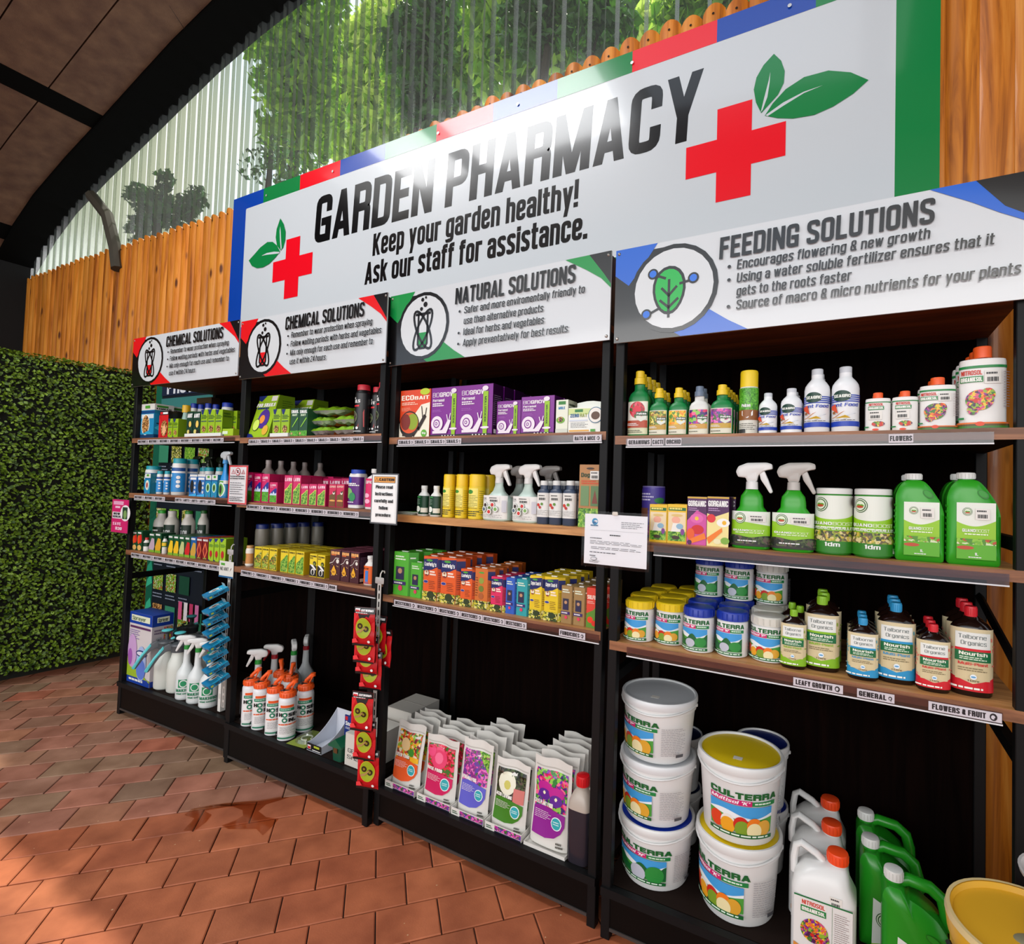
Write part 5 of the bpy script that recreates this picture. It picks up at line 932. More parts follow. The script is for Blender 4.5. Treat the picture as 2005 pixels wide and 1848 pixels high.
def f_cutw(cv):
    cv.r(0, .82, 1, 1, '#0d0b0b'); cv.r(0, 0, 1, .84, '#c8141c'); cv.p([(.2, .84), (.8, .84), (.62, .6), (.38, .6)], '#120808'); cv.p([(0, .84), (.25, .84), (0, .5)], '#d82028'); cv.r(.06, .9, .3, .97, '#e8e4e4'); cv.r(.08, .885, .28, .935, '#c8141c'); cv.t('CUTWORMS', .36, .9, .055, '#e8e8e8', .2, .5, fit=.58); cv.ln(.1, .845, .8, .875, 1, WHT, .5)
    cv.e(.5, .47, .36, '#e0a020', .44); cv.e(.5, .47, .34, '#9aa81c', .42); l = cv._l()
    for x, y in ((.36, .52), (.64, .45)): cv.e(x, y, .125, '#2c1408'); cv.e(x, y, .055, '#8a7a20')
    cv.p([(.2, .38), (.42, .42), (.62, .52), (.6, .46), (.42, .36), (.22, .33)], '#a8844a'); cv.p([(.0, .0), (1, .0), (1, .04), (0, .06)], '#120808'); cv.p([(0, .06), (.3, .1), (.2, .2), (0, .16)], '#e83a40'); cv.e(.82, .13, .06, WHT)
def pouch_face(c, pic, t1, pic2=None):
    def g(cv):
        cv.r(.08, .42, .92, .86, PR[pic]); 
        if pic == 'red': cv.e(.45, .66, .25, '#e03a68'); cv.e(.45, .66, .13, '#f06a90'); cv.e(.2, .75, .14, '#e8487a')
        if pic == 'veg': cv.e(.4, .66, .17, '#e0c088'); cv.e(.65, .56, .1, '#3a8a2a'); cv.r(.62, .42, .92, .5, '#e8b020')
        if pic == 'dark': cv.e(.4, .66, .26, '#e4e2cc'); cv.e(.42, .64, .1, '#c8c060'); cv.r(.62, .42, .92, .62, '#c87068')
        if pic == 'hydr': cv.p([(.55, .86), (.92, .86), (.92, .6)], PR['weed'])
        if pic == 'flo':
            for x, y in ((.34, .6), (.66, .56)): cv.e(x, y+.06, .2, '#b8188a', .13); cv.e(x, y-.02, .17, '#5a1a8a', .12); cv.e(x, y+.0, .04, '#f0e8c0')
        cv.p([(.08, .42), (.3, .46), (.6, .44), (.92, .4), (.92, .28), (.84, .2), (.68, .13), (.45, .1), (.08, .12)], c); cv.t(t1, .1, .455, .05, '#f4f2ea', .18, .46, fit=.5)
        cv.ln(.12, .3, .58, .4, 5, '#f0e8e8', .25); cv.e(.72, .3, .14, '#e4eceb'); cv.e(.72, .3, .12, '#2aa0a8'); cv.ln(.64, .28, .8, .33, 2, '#d8f0f0', .4); cv.ln(.74, .03, .92, .1, 2, '#4a4a44', .6)
    return g
@cached
def pouch(w, h, face, seed=1, d=.055):
    R = random.Random(seed); mb = MB(); m = P('#d6d3cc', .3); N, M_ = 10, 14; ph = R.random()*6; bend = R.uniform(-.012, .012)
    def dep(t, z): 
        q = z/h; k = (1-q)**.7*.9+.1 if q < .86 else .06; return d/2*k*(max(0, 1-abs(t)**2.4))**.5
    def pt(t, z, side):
        q = z/h; wob = .0022*math.sin(7*q+ph+t*3)*(q > .1); ww = w/2*(1-.03*math.sin(PI*min(1, q))); return (t*ww, side*dep(t, z)+wob+bend*q*q+(.004*math.sin(t*5+ph)*(q > .8)), z+(.003*math.sin(t*4+ph) if q > .97 else 0))
    zs = [h*q for q in (0, .04, .12, .22, .34, .46, .58, .7, .8, .86, .9, .95, 1)]; ts = [-1+2*i/N for i in range(N+1)]
    for side in (-1, 1):
        vs = [pt(t, z, side) for z in zs for t in ts]; n = N+1
        fs = [(j*n+i, j*n+i+1, (j+1)*n+i+1, (j+1)*n+i) for j in range(len(zs)-1) for i in range(N)]
        mb.mesh(vs, fs if side < 0 else [f[::-1] for f in fs], m, True)
    mb.face([pt(t, 0, -1) for t in ts]+[pt(t, 0, 1) for t in ts[::-1]], m)
    parts = [('bag', mb.data('bag'), None)]
    if face:
        mb = MB()
        def mp(u, v, l): t = max(-1, min(1, (u-w/2)/(w/2))); x, y, z = pt(t, v, -1); return (x, y-l, z)
        cv = Cv(mb, mp, w, h, 2, eps=.0003, lay=.0005); cv.r(.04, .885, .96, .9, '#b8b4ac'); face(cv); parts.append(('label', mb.data('label'), None))
    return parts
@cached
def pail(r, h, lidc, face, off=0.0, tint='#dcdcda'):
    mb = MB(); m = P(tint, .35, 0, .5); hb = h*.93; prof = [(0, r*.84), (hb, r*.97)]; mb.loft([(0, r*.82, r*.82), (.004, r*.84, r*.84), (hb*.86, r*.95, r*.95), (hb*.86, r*.985, r*.985), (hb, r*.985, r*.985)], m, 48); parts = [('bucket', mb.data('bucket'), None)]
    mb = MB(); lm = P(lidc, .32); mb.loft([(hb-.012, r*1.0, r*1.0), (hb-.002, r*1.025, r*1.025), (hb+h*.05, r*1.02, r*1.02), (hb+h*.07, r*1.0, r*1.0), (hb+h*.07, r*.955, r*.955), (hb+h*.045, r*.93, r*.93)], P('#d8d8d6' if lidc != '#c9ccd0' else '#d8dadb', .32), 48, cap=False)
    mb.loft([(hb+h*.044, r*.94, r*.94), (hb+h*.046, r*.9, r*.9), (hb+h*.040, r*.8, r*.8)], lm, 48); 
    mb.box(-.012, -r*.5, hb+h*.0455, .016, -r*.5+.022, hb+h*.047, P('#e0dcd4')); parts.append(('lid', mb.data('lid'), None, 'lid' if 0 else None))
    mb = MB(); a0 = .5; mb.tube([(r*1.015*math.sin(a), -r*1.015*math.cos(a), hb*(.97-.11*math.cos(a*.9)**2)) for a in [i*PI/16-PI/2 for i in range(17)]], .0035, P('#d0d0ce', .4), 6)
    for sx in (-1, 1): mb.loft([(hb*.93, .008, .008, 2, sx*r*.985, 0), (hb*.97, .008, .008, 2, sx*r*.985, 0)], P('#d0d0ce', .4), 10)
    parts.append(('handle', mb.data('handle'), None)); mb = MB(); W = Wrap(r*.95, r*.95, 2, off, prof=[(0, r*.845), (hb*.86, r*.955)]); aw = W.L*.42; z0 = hb*.1; lh = hb*.66
    cv = Cv(mb, lambda u, v, l: W(u-aw/2, z0+v, l), aw, lh, True, eps=.0004, lay=.001); face(cv); parts.append(('label', mb.data('label'), None)); return parts
# ================================================================ stocking the shelves
def put_box(k, row, xl, xr, yt, desc, col, face=None, d=.08, dep=.03, nb=0, gap=.004, cat='box', z0=None, full=None, name='carton', **kw):
    s, w, h = box(k, row, xl, xr, yt, dep, z0); w -= .0015; me = carton(w, h, d, col, face, **kw)
    for i in range(nb+1): reg(name, k, row, s, dep+i*(d+gap), me, desc, cat, bk=i, z=z0+.0004 if z0 else None, full=full)
    return s, w, h
def put(k, row, xl, xr, yt, desc, fn, q=1.0, dep=.03, nb=0, gap=.006, cat='bottle', name='bottle', z0=None, full=None, rz=0, **kw):
    s, y, r, h = rnd(k, row, xl, xr, yt, dep, q, z0); r -= .0007; pt = fn(r, r*q, h)
    for i in range(nb+1): reg(name, k, row, s, y+i*(2*r*q+gap), pt, desc, cat, bk=i, z=z0+.0004 if z0 else None, full=full, rz=rz)
    return s, y, r, h
# ---- right bay, top shelf
def pk(face, col='#0f7a3c', capc='#e8c41c', lcol=None): return lambda rx, ry, h: bottle(rx, ry, h, 3.2, [(.02, 1), (.66, 1), (.74, .97), (.82, .8), (.87, .55, 2.4), (.89, .5, 2), (1, .48, 2)], col, rx*.42, h*.2, capc, face, (.04, .66), .36, two=True)
put(3, 'r1', 1225, 1267, 728, 'tall green rose-food bottle, stepped yellow cap', pk(f_pokrose), .62, nb=4)
put(3, 'r1', 1270, 1306.5, 761, 'green plant-food bottle with cactus label', pk(pok('oliv', '#b8902a')), .62, nb=2)
put(3, 'r1', 1310, 1347, 760, 'green plant-food bottle with fruit label', pk(pok('yel', '#c8a04a')), .62, nb=2)
put(3, 'r1', 1349.5, 1389, 757, 'white plant-food bottle with grey cap', pk(pok('flo', '#c8963a'), '#d8d8d4', '#64748a'), .62, nb=1)
put(3, 'r1', 1391.5, 1436, 754, 'green plant-food bottle with lavender label', pk(pok('hydr', '#c09a2c')), .62, nb=4)
put(3, 'r1', 1447.5, 1484.5, 727, 'tall spray can with yellow cap', lambda rx, ry, h: bottle(rx, ry, h, 2, CAN, '#d8d6cc', rx*.98, h*.26, '#e8c81c', f_pokcan, (.01, .97), .5), name='spray_can', cat='spray can')
def sea(capf=.08): return lambda rx, ry, h: bottle(rx, ry, h, 2, [(.02, 1), (.74, 1), (.80, .94), (.86, .76), (.92, .5), (.94, .46), (1, .46)], '#e6e8ea', rx*.46, h*.095, '#c8ccd2', f_sea, (.02, .74), .55)
put(3, 'r1', 1485, 1522, 770, 'small white seaweed bottle with grey cap', sea()); put(3, 'r1', 1528, 1571, 761, 'medium white seaweed bottle with grey cap', sea(), nb=2)
put(3, 'r1', 1574, 1625.5, 723.5, 'tall white seaweed plant-food bottle', sea(), nb=2); put(3, 'r1', 1627, 1683, 719, 'tall white seaweed plant-food bottle', sea(), nb=1)
def nit(face): return lambda rx, ry, h: bottle(rx, ry, h, 2.3, [(.01, 1), (.94, 1), (.975, .97), (.985, .8), (1, .4, 2)], '#e4e2de', rx*.40, h*.14, '#ea5a1e', face, (.02, .94), .47)
put(3, 'r1', 1694, 1744.5, 769.5, 'small white oval bottle, orange cap', nit(f_nits), .6, nb=2); put(3, 'r1', 1746.5, 1798.5, 766, 'small white oval bottle, orange cap', nit(f_nits), .6, nb=2)
put(3, 'r1', 1799, 1871, 740, 'medium white bouquet-label bottle, orange cap', nit(f_nit), .5, nb=1); put(3, 'r1', 1877, 1972, 680, 'largest white bouquet-label bottle, orange cap', nit(f_nit), .5, nb=2)
# ---- right bay, second shelf
put(3, 'r2', 1236, 1281, 951, 'purple cardboard tube with portrait', lambda rx, ry, h: bottle(rx, ry, h, 2, CAN, '#4a3a9a', rx*.99, h*.03, '#7a70b0', f_marg, (.01, .97), .5), dep=.17, name='tube', cat='tube')
for a, b in ((1272.5, 1307.5), (1308.5, 1347)): put_box(3, 'r2', a, b, 988, 'yellow carton with cartoon gardener picture', '#e0b41c', f_yelg, .07, nb=1)
put_box(3, 'r2', 1348, 1387, 973, 'purple carton with pink flower, tomato', '#3a1040', f_gorg(0), .075, nb=1); put_box(3, 'r2', 1387.5, 1431, 973, 'purple carton with daisy, orange carrots', '#3a1040', f_gorg(1), .075, nb=1)
SPR = [(.02, 1), (.10, 1), (.46, 1), (.60, .86), (.70, .62), (.80, .60), (.88, .56), (.94, .42), (1, .3)]
def gsp(hc, tr): return lambda rx, ry, h: trigger(rx, ry, h, 2.8, SPR, '#2a9a1c', hc, hc, guano('spray'), (.05, .62), .42, sc_=1.22)
put(3, 'r2', 1433, 1509, 906, 'green spray bottle, white head', gsp('#e2e2e0', None), .6, name='spray_bottle', cat='spray bottle'); put(3, 'r2', 1510, 1593, 906, 'green spray bottle, greyish head', gsp('#b8b4ae', None), .6, name='spray_bottle', cat='spray bottle')
def tub(): return lambda rx, ry, h: bottle(rx, ry, h, 2, JAR, '#2a8a1c', rx*1.0, h*.09, '#dcdcd8', guano('tub'), (.04, .97), .52)
put(3, 'r2', 1599, 1673, 955.5, 'green granules tub with white lid', tub(), name='tub', cat='tub'); put(3, 'r2', 1675, 1751, 957, 'green granules tub with white lid', tub(), name='tub', cat='tub')
def jug(w, h, d, lab=True, col='#2c9a1e', capc='#e0dfdb'):
    o = [(-.5, 0), (.5, 0), (.5, .55), (.42, .68), (.22, .84), (.08, .915), (-.3, .915), (-.42, .85), (-.5, .74)]
    pts = rounded([(x*w, z*h) for x, z in o], w*.09, 4); mb = MB(); m = P(col, .3); pillow(mb, pts, d, d*.16, m); mb.loft([(h*.90, w*.155, w*.155, 2, -w*.11), (h*.93, w*.155, w*.155, 2, -w*.11)], m, 20)
    cv = Cv(mb, flat((-w/2, -d/2, 0), (1, 0, 0), (0, 0, 1)), w, h, lay=.0006); cv.e(.66, .76, .125, '#1c7414', .075, -.75); cv.e(.655, .765, .10, '#279020', .055, -.75)
    for i in range(9):
        z = h*(.10+.065*i); mb.tube([(-w*.5, -d*.36, z), (-w*.515, -d*.3, z+.003), (-w*.5, -d*.2, z)], .0028, P('#1c7414', .4), 5)
    parts = [('body', mb.data('body'), None), ('cap', cap(w*.185, h*.925, h*.072, P(capc, .4), cx=-w*.11), None)]
    if lab:
        mb = MB(); cv = Cv(mb, flat((-w*.33, -d/2-.0006, h*.07), (1, 0, 0), (0, 0, 1)), w*.72, h*.6); guano('jug')(cv); parts.append(('label', mb.data('label'), None))
    return parts
for i, (a, b, t) in enumerate(((1749, 1848.5, 926), (1843, 1952.5, 924))):
    s, w_, h_ = box(3, 'r2', a, b, t, .03); pt = jug(w_*.97, h_, .078)
    for q in (0, 1): reg('jug', 3, 'r2', s, .07+q*.09, pt, 'green one-litre jug, white cap', 'jug', bk=q)
# ---- right bay, third shelf
def cj(letter, lid, pic): return lambda rx, ry, h: bottle(rx, ry, h, 2, JAR, '#e2e2e0', rx*1.02, h*.2, lid, cult(letter, pic=pic), (.04, .97), .56, ribs=True)
JD = []
for a, b, t, L_, lid, pic, dsc, nb in ((1220, 1274.5, 1171, 'K', '#e8c81a', 'veg', 'white jar with yellow lid', 3), (1275.5, 1333, 1177.5, 'K', '#e8c81a', 'veg', 'white jar with yellow lid', 3), (1332, 1390.5, 1184, 'N', '#12309c', 'kale', 'white jar with dark blue lid', 2), (1391.5, 1452, 1192.5, 'N', '#12309c', 'kale', 'white jar with dark blue lid', 2), (1453, 1520.5, 1202, 'P', '#d4d2c8', 'veg', 'white jar with off-white lid', 2)):
    JD.append(put(3, 'r3', a, b, t, dsc, cj(L_, lid, pic), nb=nb, name='jar', cat='jar', gap=.004)+(L_, lid, pic, dsc))
for idx, rw, nm in ((2, 2, 'left'), (3, 2, 'middle'), (4, 2, 'right')):       # stacked jars
    s, y, r, h, L_, lid, pic, dsc = JD[idx]; reg('jar', 3, 'r3', s+.005, y+rw*(2*r+.004), cj(L_, lid, pic)(r, r, h), 'x', 'jar', z=top(3, 'r3')+h+.001, full='fertilizer jar stacked on the back row, %s of three, third shelf, right bay' % nm)
def tb(c, cl): return lambda rx, ry, h: bottle(rx, ry, h, 2.3, [(.02, 1), (.80, 1), (.86, .96), (.92, .78), (.955, .5, 2), (1, .36, 2)], '#1a0c08', rx*.3, h*.115, c, talb(c, cl), (.07, .86), .47, rough=.12, ribs=True)
for a, b, t, c, cl, dsc, nb in ((1521.5, 1571, 1191, '#84b81e', '#8aa83a', 'small dark bottle with lime cap', 2), (1572, 1641, 1166, '#84b81e', '#8aa83a', 'large dark bottle with lime cap', 2), (1659, 1719.5, 1209, '#2a94c8', '#5aa0b0', 'small dark bottle with blue cap', 2), (1716, 1792.5, 1179, '#2a94c8', '#5aa0b0', 'large dark bottle with blue cap', 2), (1793.5, 1860.5, 1221, '#d01a28', '#e07a6a', 'small dark bottle with red cap', 2), (1858, 1944, 1186, '#d01a28', '#e07a6a', 'large dark bottle with red cap', 2)):
    put(3, 'r3', a, b, t, dsc, tb(c, cl), .62, nb=nb, dep=.03 if 'small' in dsc else .05)
# ---- right bay, bottom shelf: pails and cans
ZK = top(3, 'k')
def pl(cx, halfpx, ylid, z0, dep, h, lidc, face, off, label):
    y = dep+.12
    for _ in range(5): s0 = s_at(3, cx-halfpx, y, z0+h); s1 = s_at(3, cx+halfpx, y, z0+h); s = (s0+s1)/2; r = (s1-s0)/2*cosv(3, s, y); y = dep+r
    return s, y, r/1.025
def stack(cx, half, dep, hs, specs):
    z = ZK+.001; tot = sum(hs); s, y, r = pl(cx, half, 0, ZK+tot-hs[-1], dep, hs[-1], None, None, 0, '')
    for h_, (lidc, face, off, label, dx) in zip(hs, specs):
        reg('pail', 3, 'k', s+dx, y, pail(r, h_, lidc, face, off), 'x', 'pail', z=z, full=label, stk='S%d' % int(cx)); z += h_+.0012
    return s, y, r, z
s_, y_, r_, zt = stack(1290, 74, .036, [.208, .208, .208], [('#12309c', cult('N', pic='kale', big=True), .035, 'white pail with dark blue lid, lowest of the three-pail stack', .0), ('#c9ccd0', cult('P', big=True), -.02, 'white pail with pale grey lid, middle of the three-pail stack', -.004), ('#c9ccd0', cult('P', big=True), -.02, 'white pail with pale grey lid on top of three-pail stack', .002)])
s2, y2, r2, _ = stack(1448, 84, .036, [.245, .245], [('#e8c81a', cult('K', big=True), .0, 'white pail with yellow lid, under another yellow-lidded pail', 0), ('#e8c81a', cult('K', big=True), .09, 'white pail with yellow lid on top of its twin', .001)])
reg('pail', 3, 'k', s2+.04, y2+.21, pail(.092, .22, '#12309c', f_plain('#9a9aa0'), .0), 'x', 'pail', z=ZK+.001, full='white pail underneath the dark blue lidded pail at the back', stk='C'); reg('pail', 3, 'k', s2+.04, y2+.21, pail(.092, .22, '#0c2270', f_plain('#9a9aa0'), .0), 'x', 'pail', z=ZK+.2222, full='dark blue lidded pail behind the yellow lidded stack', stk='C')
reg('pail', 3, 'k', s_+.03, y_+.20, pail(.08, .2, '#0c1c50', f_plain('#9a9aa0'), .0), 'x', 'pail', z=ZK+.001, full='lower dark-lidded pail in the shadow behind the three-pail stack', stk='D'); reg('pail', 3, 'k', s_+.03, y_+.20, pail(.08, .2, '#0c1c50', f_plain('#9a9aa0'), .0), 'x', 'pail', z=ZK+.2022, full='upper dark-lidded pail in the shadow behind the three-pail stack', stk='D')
def can_white():
    w, h, d = .172, .288, .13; m = P('#dededc', .32); mb = MB()
    mb.loft([(0, w*.47, d*.47, 5), (.006, w*.5, d*.5, 5), (h*.60, w*.5, d*.5, 5), (h*.64, w*.5, d*.5, 5), (h*.76, w*.43, d*.44, 4, -.004), (h*.86, w*.34, d*.34, 3.2, .006), (h*.90, w*.18, d*.22, 2.5, .028), (h*.905, .024, .024, 2, .036), (h*.935, .024, .024, 2, .036)], m, 40); parts = [('body', mb.data('body'), None)]
    mb = MB(); z = h*.70; mb.tube([(-w*.47, 0, z), (-w*.475, 0, z+.04), (-w*.44, 0, z+.078), (-w*.36, 0, z+.088), (-w*.12, 0, z+.070), (-w*.03, 0, z+.058), (-w*.005, 0, z+.035), (-w*.03, 0, z+.022), (-w*.15, 0, z+.010), (-w*.36, 0, z-.012)], .0105, m, 10, ry=.013); parts.append(('handle', mb.data('handle'), None))
    parts.append(('cap', cap(.0285, h*.925, .03, P('#e8481a', .35), cx=.036, N=28), None)); mb = MB()
    cv = Cv(mb, flat((-w*.44, -d/2-.0006, .006), (1, 0, 0), (0, 0, 1)), w*.88, h*.60); cv.r(0, 0, 1, 1, '#e0dfdc'); cv.r(0, .975, 1, 1, '#18703c'); cv.r(.12, .78, .56, .95, '#e8e0dc'); cv.t('NITROSOL', .14, .87, .07, '#c8321c', .18, .56, fit=.4); cv.r(.12, .75, .56, .85, '#18803c'); cv.t('ORGANIKSOL', .14, .77, .06, '#f0f0e8', .2, .5, fit=.4); cv.e(.36, .48, .24, PR['mix'], .22); cv.e(.5, .4, .12, PR['mix'], .12); cv.ln(.7, .3, .95, .9, 18, '#9a8a8a', .25); cv.r(.66, .1, .665, .97, '#18703c'); cv.p([(0, .22), (.3, .12), (.6, .02), (.6, 0), (0, .14)], '#d88a3a')
    parts.append(('label', mb.data('label'), None)); mb = MB(); cv = Cv(mb, flat((w*.10, -d*.502, h*.595), (1, 0, 0), (0, .10, .995)), .032, .028); price(cv, 0, 0, 1, 1); parts.append(('price_sticker', mb.data('price_sticker'), None)); return parts
def can_green(lab):
    w, h, d = .158, .290, .115; m = P('#1f8a1c', .28); mb = MB(); o = [(-.5, 0), (.5, 0), (.5, .5), (.46, .62), (.30, .74), (.08, .82), (-.12, .86), (-.2, .92), (-.44, .92), (-.5, .84)]
    pillow(mb, rounded([(x*w, z*h) for x, z in o], w*.07, 4), d, d*.18, m); mb.loft([(h*.9, .02, .02, 2, -w*.32), (h*.96, .02, .02, 2, -w*.32)], m, 18)
    cv = Cv(mb, flat((-w/2, -d/2, 0), (1, 0, 0), (0, 0, 1)), w, h, lay=.0007); cv.e(.74, .6, .13, '#166a14', .06, -.5); cv.e(.735, .605, .11, '#1f8a1c', .045, -.5); parts = [('body', mb.data('body'), None)]
    mb = MB(); mb.tube([(-w*.28, .01, h*.9), (-w*.1, .012, h*.945), (w*.22, .012, h*.93), (w*.40, .012, h*.86), (w*.46, .012, h*.74), (w*.47, .012, h*.6)], .0165, m, 14); parts.append(('handle', mb.data('handle'), None)); parts.append(('cap', cap(.0235, h*.945, .026, P('#dadad6', .4), cx=-w*.32, N=26), None))
    mb = MB(); cv = Cv(mb, flat((-w*.30, -d/2-.0006, .004), (1, 0, 0), (0, 0, 1)), w*.76, h*.52); cv.p([(0, 0), (1, 0), (1, .62), (.45, .85), (.03, 1)], '#e0e4dc'); cv.hill(0, 1, 0, lambda t: .12+.1*math.sin(t*3), '#8fc31f'); crest(cv, .28, .62, .19); parts.append(('label', mb.data('label'), None)); return parts
cw, cg = can_white(), can_green(1)
def at_px(x, y, yl, k=3):  # bay-local s of an image column at depth yl, height from the image row
    z = ZK+.2; s = s_at(k, x, yl, z); return s
ZC = ZK+.001
for i, (x, yl) in enumerate(((1640, .05), (1628, .20), (1625, .35))):
    zt = .288*.955; s = s_at(3, x, yl+.02, ZC+zt); reg('jerrycan', 3, 'k', s-.036, yl+.045, cw, 'x', 'jerrycan', z=ZC, full=['white jerrycan with orange cap at the front beside yellow-lidded pails', 'white jerrycan with orange cap, second in the row going back', 'white jerrycan with orange cap, hindmost of the three white ones'][i])
for i, (x, yl) in enumerate(((1752, .04), (1706, .17), (1697, .32))):
    s = s_at(3, x, yl+.05, ZC+.285); reg('jerrycan', 3, 'k', s+.15*.32, yl+.05, cg, 'x', 'jerrycan', z=ZC, full=['green jerrycan with white cap nearest the front', 'green jerrycan with white cap, middle of the three green ones', 'dark green jerrycan deepest in the shadow of the bottom shelf'][i])
# ---- third bay (natural), top shelf
put_box(2, 'r1', 776, 834.5, 764, 'orange carton with striped snail drawing', '#dc4418', f_ecob, .09, side='#c03c14')
put_box(2, 'r1', 835, 892, 759, 'purple carton with white snail, shorter', '#7c1d8c', f_biog, .07, dep=.035, nb=1, side='#3c0a48', sidef=f_biogs)
put_box(2, 'r1', 893, 957, 754, 'tallest purple carton with white snail', '#7c1d8c', f_biog, .07, nb=5, side='#2c0834', sidef=f_biogs)
put_box(2, 'r1', 972, 1019.5, 785, 'small purple snail carton, standing farther back', '#7c1d8c', f_biog, .06, dep=.05, nb=2, side='#3c0a48', sidef=f_biogs)
put_box(2, 'r1', 1020, 1085, 776, 'medium purple carton with white snail', '#7c1d8c', f_biog, .07, nb=1, side='#3c0a48', sidef=f_biogs)
put_box(2, 'r1', 1090, 1114, 783, 'white and green mole repellent carton', '#dfe2d0', f_mole, .07, side='#b8bcA4', sidef=f_plain('#2a3a1c'))
put_box(2, 'r1', 1122.5, 1188, 797, 'white rat-bait carton with hanging tab', '#e4e6dc', f_zero, .045, hang=.03, side='#b8bcA4')
# second shelf
grn = lambda rx, ry, h: bottle(rx, ry, h, 2.6, [(.02, 1), (.70, 1), (.80, .8), (.88, .52, 2), (1, .5, 2)], '#dcdcd8', rx*.5, h*.11, '#e0e0dc', f_grnb, (.06, .74), .5)
put(2, 'r2', 818.5, 842, 950.5, 'white bottle with dark green label', grn, .8); put(2, 'r2', 842.5, 865.5, 951, 'white bottle with dark green label', grn, .8)
yc = lambda rx, ry, h: bottle(rx, ry, h, 2, CAN, '#e6c81c', rx*1.0, h*.27, '#ecc41a', lambda cv: (f_yelc(cv),), (.02, .98), .6)
for a, b in ((867, 891.5), (891.8, 917), (917.3, 950)): put(2, 'r2', a, b, 928.5, 'yellow aerosol can, tall cap', yc, dep=.03, nb=1, name='spray_can', cat='spray can')
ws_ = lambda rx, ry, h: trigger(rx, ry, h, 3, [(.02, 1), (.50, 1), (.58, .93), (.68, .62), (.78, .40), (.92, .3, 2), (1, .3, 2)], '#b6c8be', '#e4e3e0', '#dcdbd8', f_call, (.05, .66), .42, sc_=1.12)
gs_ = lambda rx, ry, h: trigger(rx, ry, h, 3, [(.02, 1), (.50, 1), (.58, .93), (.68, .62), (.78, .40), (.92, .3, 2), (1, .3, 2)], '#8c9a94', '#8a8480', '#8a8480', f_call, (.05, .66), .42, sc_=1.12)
for i, (a, b) in enumerate(((949, 1004), (1007.5, 1062))):
    s, y, r, h = put(2, 'r2', a, b, 909, 'white trigger spray bottle, pale green liquid', ws_, .6, name='spray_bottle', cat='spray bottle'); reg('spray_bottle', 2, 'r2', s+.02, y+.12, gs_(r, r*.6, h), 'grey-looking trigger spray bottle behind white one', 'spray bottle', bk=0)
db = lambda rx, ry, h: bottle(rx, ry, h, 2.6, [(.02, 1), (.80, 1), (.86, .9), (.90, .62, 2), (1, .6, 2)], '#39465c', rx*.6, h*.105, '#d8d8d4', f_calb, (.18, .80), .52)
for a, b, t in ((1051, 1075.5, 941), (1076, 1102, 941), (1102.3, 1129.6, 941)): put(2, 'r2', a, b, t, 'dark blue liquid bottle, white cap', db, .8, nb=1, gap=.01)
put_box(2, 'r2', 1134, 1178, 910, 'brown paper packet with dog label', '#b07a42', f_dog, .035, side='#9a6a38', name='packet', cat='packet')
mb = MB(); R = random.Random(2)
for i in range(3):
    mb.prism([(-.06+i*.012, -.07), (.06+i*.01, -.075+i*.006), (.065+i*.01, .06), (-.05+i*.01, .07)], .001+i*.004, .003+i*.004, P(['#d8dcd0', '#c8d0c0', '#dfe4d8'][i]), 'z'); mb.prism([(-.04+i*.012, -.05), (.03+i*.01, -.055), (.035+i*.01, .0), (-.03+i*.01, .01)], .0031+i*.004, .0034+i*.004, P('#5a9a3a'), 'z')
reg('leaflet_stack', 2, 'r2', s_at(2, 800, .12, top(2, 'r2')), .12, mb.data('leaflet_stack'), 'white and green leaflets lying flat', 'leaflet')
# third shelf: faceted cartons
def facet(w, h, d, main, sidec, face, sidef=None, topc=None):
    mb = MB(); c = w*.28; m, sm, tm = P(main), P(sidec), P(topc or main); pts = [(-w/2, 0), (w/2-c*.1, 0), (w/2+c, c*1.2), (w/2+c, d), (-w/2, d)]; n = len(pts)
    for i in range(n):
        a, b = pts[i], pts[(i+1) % n]; mb.face([(a[0], a[1], 0), (b[0], b[1], 0), (b[0], b[1], h), (a[0], a[1], h)], m if i in (0, 4) else sm)
    mb.face([(x, y, h) for x, y in pts], tm); mb.face([(x, y, 0) for x, y in pts[::-1]], m); mb.box(-w*.2, d*.3, h, w*.2, d*.42, h+.003, P('#e0dcd8'))
    cv = Cv(mb, flat((-w/2, 0, 0), (1, 0, 0), (0, 0, 1)), w-c*.1, h); face(cv)
    a, b = Vector((*pts[1], 0)), Vector((*pts[2], 0)); L_ = (b-a).length
    cv = Cv(mb, flat(a, (b-a)/L_, (0, 0, 1)), L_, h); (sidef or f_plain('#3a2a1a'))(cv); return mb.data('carton')
OR, BLU = '#de5a1c', '#16205e'
def ludside(c):
    def g(cv): cv.ln(.1, .3, .9, .66, 8, '#5a2408', .3); cv.r(0, 0, 1, .2, PR['insects']); cv.p([(0, .74), (1, .68), (1, .94), (0, .94)], BLU); 
    return g
def put_f(xl, xr, yt, desc, main, sidec, face, sf=None, dep=.03, nb=0, d=.06):
    s, w, h = box(2, 'r3', xl, xr, yt, dep); f = .8; me = facet(w*f, h, d, main, sidec, face, sf)
    for i in range(nb+1): reg('carton', 2, 'r3', s-w*.1, dep+i*(d+.004), me, desc, 'box', bk=i)
put_f(777, 814, 1082, 'tall lime-green garden spray carton', '#4fae2c', '#3a9420', marg('g'), mside('#1c4a14'), nb=2); put_f(802, 828, 1102, 'short lime-green carton beside tall one', '#4fae2c', '#3a9420', marg('g'), mside('#1c4a14'), dep=.03)
put_f(828, 863, 1090, 'tall orange insect-spray carton', OR, '#c84c14', lud(OR, 1, "Ludwig's"), ludside(OR), nb=3); put_f(863.5, 901, 1093, 'tall orange insect-spray carton', OR, '#c84c14', lud(OR, 1, "Ludwig's"), ludside(OR), nb=3)
